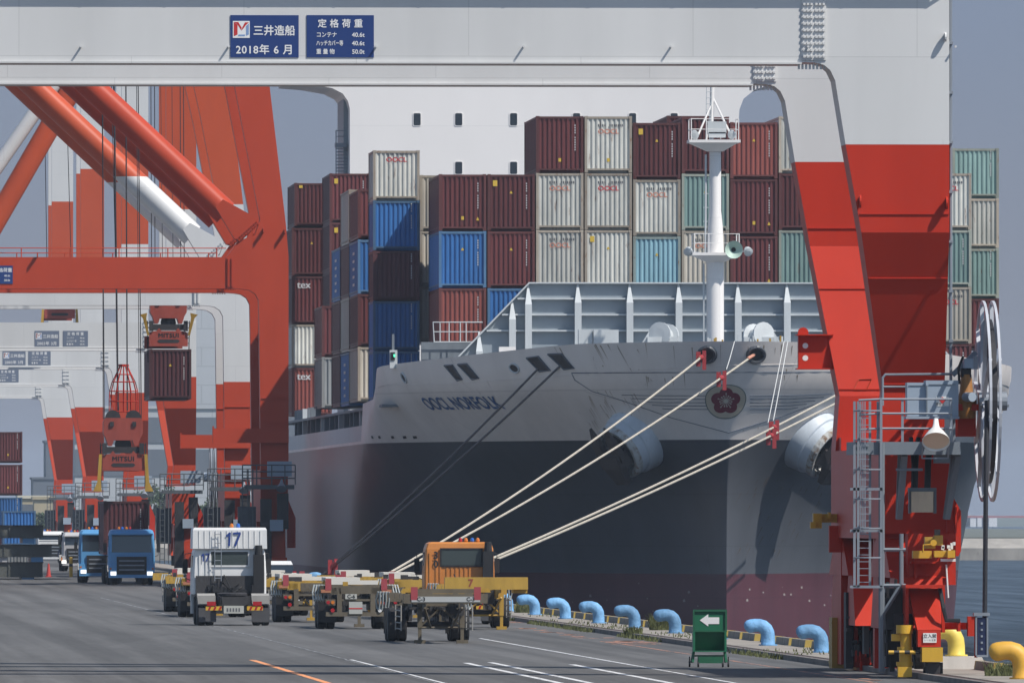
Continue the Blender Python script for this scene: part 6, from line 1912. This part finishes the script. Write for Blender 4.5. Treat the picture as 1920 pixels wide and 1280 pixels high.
# weeds in the joint of the kerb and beside the wheel stops
def blades(mb, x, y, z, n, h, sp, rd):
    for k in range(n):
        a = rd.random() * 6.28; r = sp * math.sqrt(rd.random()); bx = x + r * math.cos(a); by = y + r * math.sin(a)
        hh = h * rd.uniform(.4, 1.1); w = .012 + .012 * rd.random(); lx = rd.uniform(-.5, .5) * hh; ly = rd.uniform(-.5, .5) * hh
        mb.add([(bx - w, by, z), (bx + w, by, z), (bx + lx * .5 + w * .7, by + ly * .5, z + hh * .6), (bx + lx, by + ly, z + hh), (bx + lx * .5 - w * .7, by + ly * .5, z + hh * .6)], [(0, 1, 2, 3, 4)])
rd = random.Random(21)
M['weed'] = paint('dry weeds', (.085, .095, .030), .8, .35, 5.0, streak=1)
mb = MB()
Yk = 368
while Yk < 560:
    if math.sin(Yk * .13) + math.sin(Yk * .041) > -.1:
        blades(mb, KX - .06, Yk, 0.0, 5, .16, .22, rd)
        if rd.random() < .4: blades(mb, KX + .5 + rd.random() * 1.6, Yk, KZ, 3, .10, .25, rd)
    Yk += .5
o = mb.build('grass', M['weed']); tag(o, 'straggly dry weeds growing along the kerb joint', 'weeds', kind='stuff')
for i, (px, X, lab, n, h, sp) in enumerate(((1236, 28.0, 'bushy green weed beside the bollard left of the arrow sign', 220, .55, .32), (985, 28.0, 'bushy weed by the bollard nearest the trailers', 160, .45, .4), (1188, 26.2, 'rounded weed tuft on the kerb joint below the row of blue bollards', 160, .28, .28), (1885, 27.9, 'green weed clump left of the rusty yellow bollard', 200, .34, .5))):
    Y = X / ray(px, 1180).x; t = thing('weed_clump', lab, 'weed', (X, Y, KZ), None, worldspace=False)
    mb = MB(); blades(mb, 0, 0, 0, n, h, sp, rd); mb.build('leaves', M['weed'], t)

# green arrow sign on castors
M['sign_green'] = paint('sign green', (.012, .13, .065), .45, .12, 2.0)
M['sign_green_dark'] = paint('sign green frame', (.012, .10, .05), .5, .12, 2.0)
Ys = 368.0
def gx(px): return at(px, 1200, Ys).x
def gz(py): return at(1330, py, Ys).z
t = thing('direction_sign', 'green sign stand on castors with a white arrow pointing left', 'sign', (gx(1332), Ys, 0), None)
mb = MB(); mb.box(gx(1300), gx(1362), Ys, Ys + .06, gz(1182), gz(1143.5)); pn = mb.build('panel', M['sign_green'], t)
mb = MB()
for (a, b, c_, d) in ((1299, 1363, 1142, 1146), (1299, 1302.5, 1146, 1181), (1359.5, 1363, 1146, 1181), (1299, 1363, 1181, 1184)): mb.box(gx(a), gx(b), Ys - .04, Ys - .002, gz(d), gz(c_))
mb.build('panel_frame', M['sign_green_dark'], pn)
mb = MB(); mb.prism([(gx(x), gz(y)) for x, y in ((1312, 1162), (1328, 1150.5), (1328, 1156.5), (1348.5, 1156.5), (1348.5, 1169), (1328, 1169), (1328, 1173.5))], 'y', Ys - .012, Ys - .002)
mb.build('arrow', M['sign_white'], pn)
mb = MB(); mb.loft([[(gx(1300), Ys + .05, gz(1184)), (gx(1362), Ys + .05, gz(1184)), (gx(1362), Ys + .1, gz(1184)), (gx(1300), Ys + .1, gz(1184))], [(gx(1299), Ys + .25, gz(1219)), (gx(1361), Ys + .25, gz(1219)), (gx(1361), Ys + .3, gz(1219)), (gx(1299), Ys + .3, gz(1219))]])
mb.box(gx(1299), gx(1303), Ys - .1, Ys + .28, gz(1219), gz(1184)); mb.box(gx(1358), gx(1362), Ys - .1, Ys + .28, gz(1219), gz(1184)); mb.box(gx(1299), gx(1362), Ys - .15, Ys + .3, gz(1221), gz(1219))
mb.build('tray', M['sign_green'], t)
for (xa, xb) in ((1301, 1299), (1359.5, 1362)):
    mb = MB(); mb.bar((gx(xa), Ys, gz(1221)), (gx(xb), Ys - .05, .12), .05); mb.bar((gx(xa), Ys + .25, gz(1221)), (gx(xb), Ys + .45, .12), .05); mb.build('leg', M['sign_green'], t)
mb = MB(); mb.box(gx(1308), gx(1354), Ys - .3, Ys - .1, .10, .26); mb.build('ballast_box', M['sign_green_dark'], t)
for (px, y) in ((1295, .45), (1308, -.25), (1354, -.25), (1366, .1)):
    mb = MB(); mb.lathe([(.04, -.02), (.075, -.02), (.075, .02), (.04, .02)], (gx(px), Ys + y, .075), (1, 0, 0), 12); mb.bar((gx(px), Ys + y, .08), (gx(px), Ys + y, .26), .03); mb.build('castor', M['black'], t)
mb = MB(); mb.box(gx(1300), gx(1362), Ys - .02, Ys + .02, .26, .30); mb.build('base_bar', M['sign_green_dark'], t)

# ------------------------------------------------------------------ mooring ropes
M['rope_white'] = paint('pale mooring rope', (.42, .385, .32), .85, .2, 4.0, streak=1)
M['rope_dark'] = plain('dark mooring rope', (.12, .11, .115), .8)
M['rope_thin'] = plain('thin white line', (.60, .60, .58), .8)
M['guard_red'] = plain('red rat guard cloth', (.30, .025, .03), .7)
def rope(p, q, r, mat, label, sag=.4, guards=(), cat='rope', wrap=None, group='mooring ropes at the bow'):
    p = Vector(p); q = Vector(q)
    t = thing('mooring_rope', label, cat, p, group)
    n = 18; pts = []
    for k in range(n + 1):
        u = k / n; v = p.lerp(q, u); v.z -= sag * 4 * u * (1 - u); pts.append(v)
    mb = MB(); mb.tube(pts, r, 8); mb.build('line', M[mat], t)
    for u in guards:
        v = p.lerp(q, u); v.z -= sag * 4 * u * (1 - u)
        mb = MB()
        d = (q - p).normalized()
        mb.lathe([(.10, -.3), (.14, 0), (.10, .3)], v, d, 8)
        mb.box(v.x - .26, v.x - .04, v.y - .06, v.y - .02, v.z - .45, v.z + .28); mb.box(v.x + .05, v.x + .24, v.y - .02, v.y + .02, v.z - .62, v.z + .34)
        mb.build('rat_guard', M['guard_red'], t)
    if wrap:
        mb = MB(); mb.tube([p, p.lerp(q, .018)], r * 1.5, 8); mb.build('sleeve', plain('pale orange sleeve', (.55, .26, .18), .7), t)
    return t
def bol(px): 
    Y = 27.75 / ray(px, 1150).x; return Vector((27.55, Y - .1, KZ + .42))
fl1 = on_hull(1322, 664, .0) ; fl2 = on_hull(1414, 665, .0)
rope(fl1, bol(700), .056, 'rope_white', 'upper pale rope from the left bow fairlead down to the quay', .5, (.012,), wrap=True)
rope(fl2, bol(700) + Vector((.05, .1, -.05)), .056, 'rope_white', 'pale rope from the right bow fairlead down to the quay', .5, (.09,), wrap=True)
e1 = Vector((SX + 5.6, 744, 10.0)); 
pA = at(1640, 702, 742); pB = at(1648, 714, 742)
rope(pA, bol(789), .056, 'rope_white', 'upper of the two lowest pale ropes, running behind the red leg', .35, (.245,))
rope(pB, bol(789) + Vector((.05, .1, -.06)), .056, 'rope_white', 'lower of the two lowest pale ropes, running behind the red leg', .35, (.26,))
d1 = on_hull(1010, 690, 0); d2 = on_hull(1050, 686, 0)
rope(d1, bol(603), .06, 'rope_dark', 'dark rope slanting down the shaded bow, left one of the pair', .25, (.93,))
rope(d2, bol(603) + Vector((.05, .1, 0)), .06, 'rope_dark', 'dark rope slanting down the shaded bow, right one of the pair', .25, (.94,))
for (a, b, Ya, Yb, lab) in (((1377, 640), (1362, 692), 733, 700, 'thin line holding the guard on the right fairlead rope'), ((1477, 640), (1450, 788), 734, 700, 'thin line hanging to the guards, right of the emblem'), ((1470, 640), (1440, 792), 734, 700, 'second thin line hanging to the guards, right of the emblem')):
    rope(at(*a, Ya), at(*b, Yb), .022, 'rope_thin', lab, .05, group='thin guard lines')

# ------------------------------------------------------------------ left side: hatch covers, stacked boxes, worker, posts
M['hatch'] = paint('hatch cover grey green', (.085, .09, .082), .7, .3, 1.0, rust=.3, rust_rgb=(.09, .07, .05))
Yh = 872.0
for i, (z0, z1, px1) in enumerate(((.02, .95, 80), (1.2, 1.98, 97), (2.3, 3.1, 81))):
    x1 = at(px1, 1000, Yh).x; x0 = x1 - 11
    t = thing('hatch_cover', ['lowest of the three dark steel hatch covers stacked at the left edge', 'middle of the three dark steel hatch covers stacked at the left edge', 'topmost of the three dark steel hatch covers stacked at the left edge'][i], 'hatch cover', (x0, Yh, z0), 'stacked steel hatch covers')
    mb = MB(); mb.box(x0, x1, Yh, Yh + 12, z0 + .1, z1)
    for k in range(14): mb.box(x0 + .2 + k * .8, x0 + .28 + k * .8, Yh - .06, Yh - .002, z0 + .12, z1 - .08)
    mb.build('panel', M['hatch'], t)
    mb = MB(); mb.box(x0, x1 + .05, Yh - .1, Yh + .1, z1 + .002, z1 + .06); mb.build('lip', M['dark'], t)
    for k in range(4):
        mb = MB(); mb.box(x1 - 1.2 - k * 2.1, x1 - .5 - k * 2.1, Yh + .1, Yh + 11, z0 - (.02 if i == 0 else .20), z0 + .10); mb.build('bearing_pad', M['truck_blue'] if k % 2 == 0 else M['truck_silver'], t)
c = at(42, 805, 1268)
labs = ['maroon container, top of the pile at the left edge of the picture', 'maroon container second from the top in the pile at the left edge', 'blue container third from the top in the pile at the left edge', 'dark container at the bottom of the pile at the left edge']
z = c.z
for i, key in enumerate(('maroon', 'maroon', 'blue', 'dark maroon')):
    z -= HC - .12; container(c.x - CW, 1268, max(z, 0.01), HC - .14 if (HC - .14) in (HC,) else ST, key, labs[i], 12.19, ['side_code'] + (['sticker_low'] if i < 2 else []), group='containers piled on the quay')
c = at(4, 985, 1000)
Yb_ = 1100.0
x_ = at(5, 960, Yb_).x
container(x_, Yb_, at(5, 957, Yb_).z - ST, ST, 'blue', 'single bright blue container standing above the stacked hatch covers', 6.06, [], group='containers piled on the quay')
container(x_, Yb_, at(5, 957, Yb_).z - ST - ST - .02 if at(5, 957, Yb_).z - 2 * ST > 0 else 0.0, max(.6, at(5, 957, Yb_).z - ST - .02) if at(5, 957, Yb_).z - 2 * ST <= 0 else ST, 'grey', 'grey container under the single bright blue one', 6.06, [], group='containers piled on the quay')

def person(px, Y, label):
    c0 = gp(px, Y); t = thing('person', label, 'person', c0, None, worldspace=False)
    me = bpy.data.meshes.new('body')
    J = {'pel': (0, 0, .92), 'ch': (0, .01, 1.30), 'nk': (0, .0, 1.48), 'hd': (0, -.02, 1.60), 'ht': (0, -.01, 1.70),
         'lh': (-.09, 0, .86), 'lk': (-.11, -.03, .48), 'la': (-.12, .02, .08), 'lt': (-.13, -.13, .03),
         'rh': (.09, 0, .86), 'rk': (.11, -.01, .48), 'ra': (.12, .04, .08), 'rt': (.13, -.11, .03),
         'ls': (-.19, 0, 1.40), 'le': (-.26, .03, 1.12), 'lw': (-.24, -.06, .88), 'rs': (.19, 0, 1.40), 're': (.27, .02, 1.12), 'rw': (.23, -.10, .92)}
    R = {'pel': .15, 'ch': .16, 'nk': .06, 'hd': .095, 'ht': .06, 'lh': .10, 'lk': .065, 'la': .045, 'lt': .04, 'rh': .10, 'rk': .065, 'ra': .045, 'rt': .04, 'ls': .07, 'le': .05, 'lw': .04, 'rs': .07, 're': .05, 'rw': .04}
    E = [('pel','ch'),('ch','nk'),('nk','hd'),('hd','ht'),('pel','lh'),('lh','lk'),('lk','la'),('la','lt'),('pel','rh'),('rh','rk'),('rk','ra'),('ra','rt'),('ch','ls'),('ls','le'),('le','lw'),('ch','rs'),('rs','re'),('re','rw')]
    K = list(J); me.from_pydata([J[k] for k in K], [(K.index(a), K.index(b)) for a, b in E], [])
    o = bpy.data.objects.new('body', me); COL.objects.link(o)
    md = o.modifiers.new('s', 'SKIN'); o.modifiers.new('u', 'SUBSURF').levels = 1
    for i, k in enumerate(K): me.skin_vertices[0].data[i].radius = (R[k], R[k] * .85)
    me.skin_vertices[0].data[0].use_root = True
    bpy.context.view_layer.update()
    m2 = bpy.data.meshes.new_from_object(o.evaluated_get(bpy.context.evaluated_depsgraph_get())); bpy.data.objects.remove(o)
    m2.materials.clear(); m2.materials.append(plain('navy work clothes', (.02, .03, .07), .8)); m2.materials.append(plain('skin', (.42, .25, .18), .6))
    for p in m2.polygons:
        if p.center.z > 1.50: p.material_index = 1
        p.use_smooth = True
    b = bpy.data.objects.new('body', m2); COL.objects.link(b); b.parent = t
    mb = MB(); mb.lathe([(.145, 0), (.13, .08), (.08, .15), (.0, .17)], (0, -.01, 1.64), (0, 0, 1), 14); mb.box(-.09, .09, -.2, -.08, 1.645, 1.66); mb.build('helmet', plain('green helmet', (.03, .35, .14), .4), t)
person(116, 1010, 'worker in dark blue clothes and green helmet standing beside the silver lorry')
for i, (px, Y, h) in enumerate(((133, 905, 1.15), (152, 880, 1.0))):
    c0 = gp(px, Y); t = thing('guard_post', ['yellow post left of the light blue lorries, the taller farther one', 'yellow post left of the light blue lorries, the nearer shorter one'][i], 'post', c0, 'yellow guard posts', worldspace=False)
    mb = MB(); mb.lathe([(.11, 0), (.11, h), (.07, h + .06)], (0, 0, 0), (0, 0, 1), 12); mb.build('tube', M['yellow'], t)
    mb = MB(); mb.lathe([(.113, h * .55), (.113, h * .7)], (0, 0, 0), (0, 0, 1), 12); mb.build('band', M['black'], t)
c0 = gp(91, 905); t = thing('traffic_cone', 'red and white cone post right of the stacked hatch covers', 'traffic cone', c0, None, worldspace=False)
mb = MB(); mb.box(-.2, .2, -.2, .2, 0, .04); mb.lathe([(.15, .04), (.05, .8), (.0, .82)], (0, 0, 0), (0, 0, 1), 12); mb.build('cone', plain('cone red', (.5, .05, .04), .6), t)
mb = MB(); mb.lathe([(.113, .32), (.088, .5)], (0, 0, 0), (0, 0, 1), 12, cap=False); mb.build('band', M['sign_white'], t)

# ------------------------------------------------------------------ buildings and trees closing the view on the left
def building(name, label, px0, px1, py0, Y, dep, mat, roofmat=None, rows=0, bands=()):
    a = at(px0, 960, Y); b = at(px1, 960, Y); z = at(px0, py0, Y).z
    t = thing(name, label, 'building', ((a.x + b.x) / 2, Y, 0), None)
    mb = MB(); mb.box(a.x, b.x, Y, Y + dep, 0, z); w = mb.build('wall', mat, t)
    mb = MB(); mb.box(a.x - .3, b.x + .3, Y - .3, Y + dep + .3, z + .002, z + .5); mb.build('roof', roofmat or mat, t)
    for (py_a, py_b, m_) in bands:
        za, zb_ = at(px0, py_b, Y).z, at(px0, py_a, Y).z
        mb = MB(); mb.box(a.x - .05, b.x + .05, Y - .15, Y - .003, za, zb_); mb.build('ribbon_window', m_, w)
    return t, w, a, b, z
M['bld_light'] = paint('light cladding', (.42, .44, .46), .7, .05, .1, plates=(9.0, 3.4, (math.radians(90), 0, 0), .12))
M['bld_dark'] = paint('dark cladding', (.12, .14, .17), .7, .08, .1)
M['bld_beige'] = paint('beige wall', (.42, .36, .24), .8, .15, .12)
building('warehouse', 'big grey warehouse with dark bands behind the cranes', 140, 560, 766, 2620, 60, M['bld_light'], None, 0, [(782, 830, M['bld_dark']), (842, 892, M['bld_dark'])])
building('warehouse', 'tall pale seamed building rising behind the red crane legs', 367, 575, 569, 2700, 60, M['bld_light'])
building('office_tower', 'hazy rounded dark tower far behind the white crane legs on the left', 86, 150, 829, 3500, 30, M['bld_dark'])
building('office_building', 'hazy low dark block at the foot of the distant tower', 62, 150, 898, 3460, 30, M['bld_dark'])
building('shed', 'low beige shed beyond the piled containers', 36, 92, 934, 2520, 20, M['bld_beige'], plain('pale roof', (.6, .56, .45), .7), 0, [(945, 960, M['bld_dark'])])
building('shed', 'low pale beige block right of the first shed', 64, 100, 936, 2505, 12, M['bld_beige'])
M['leaf'] = paint('tree leaves', (.055, .085, .030), .7, .45, 1.2, streak=1)
M['bark'] = paint('bark', (.10, .075, .05), .9, .3, 2.0)
def tree(px, Y, h, r, label, seed):
    rd = random.Random(seed); p = at(px, 960, Y)
    t = thing('tree', label, 'tree', (p.x, Y, 0), 'trees beyond the quay', worldspace=False)
    mb = MB(); mb.tube([(0, 0, 0), (.1, 0, h * .35), (-.1, .1, h * .7)], [.28, .2, .08], 8)
    for k in range(6):
        a = rd.random() * 6.28; z0 = h * rd.uniform(.3, .55); mb.tube([(0, 0, z0), (r * .5 * math.cos(a), r * .5 * math.sin(a), z0 + h * .2)], [.12, .04], 6)
    mb.build('trunk', M['bark'], t)
    mb = MB()
    cl = [(rd.gauss(0, r * .45), rd.gauss(0, r * .45), h * rd.uniform(.42, .92), r * rd.uniform(.3, .5)) for _ in range(16)]
    for (cx, cy, cz, cr) in cl:
        for k in range(70):
            v = Vector((rd.gauss(0, 1), rd.gauss(0, 1), rd.gauss(0, 1))).normalized() * cr * rd.uniform(.6, 1.05)
            c = Vector((cx, cy, cz)) + v
            u = Vector((rd.gauss(0, 1), rd.gauss(0, 1), rd.gauss(0, 1))).normalized() * .22; w = u.cross(Vector((rd.gauss(0, 1), rd.gauss(0, 1), rd.gauss(0, 1)))).normalized() * .2
            mb.add([c - u, c + w, c + u, c - w], [(0, 1, 2, 3)])
    mb.build('crown', M['leaf'], t)
for i, (px, h, r, lab) in enumerate(((290, 8.6, 3.0, 'green tree right of the lowered spreader, in front of the warehouse'), (312, 6.5, 2.4, 'smaller green tree beside the white crane leg with the reel'), (397, 6.2, 2.8, 'green tree just left of the red crane foot'), (372, 5.4, 2.2, 'low green tree behind the cable reel of the white crane'), (78, 3.9, 2.0, 'low bush like tree below the beige shed'), (424, 5.0, 2.4, 'low green tree between the red crane feet'))):
    tree(px, 2420 + i * 9, h, r, lab, i + 3)
# ------------------------------------------------------------------ the hazy summer air over the harbour
hm = bpy.data.materials.new('haze'); hm.use_nodes = True
hn = hm.node_tree; hn.nodes.clear()
ho = hn.nodes.new('ShaderNodeOutputMaterial'); hv = hn.nodes.new('ShaderNodeVolumePrincipled')
hv.inputs['Color'].default_value = (.70, .83, 1.0, 1); hv.inputs['Density'].default_value = .000055; hv.inputs['Anisotropy'].default_value = 0.0
hn.links.new(hv.outputs[0], ho.inputs['Volume'])
mb = MB(); mb.box(-3100, 6100, -800, 14100, -7.5, 60)
hz = mb.build('haze', hm); tag(hz, 'thin bluish summer haze over the whole harbour', 'haze', kind='stuff')
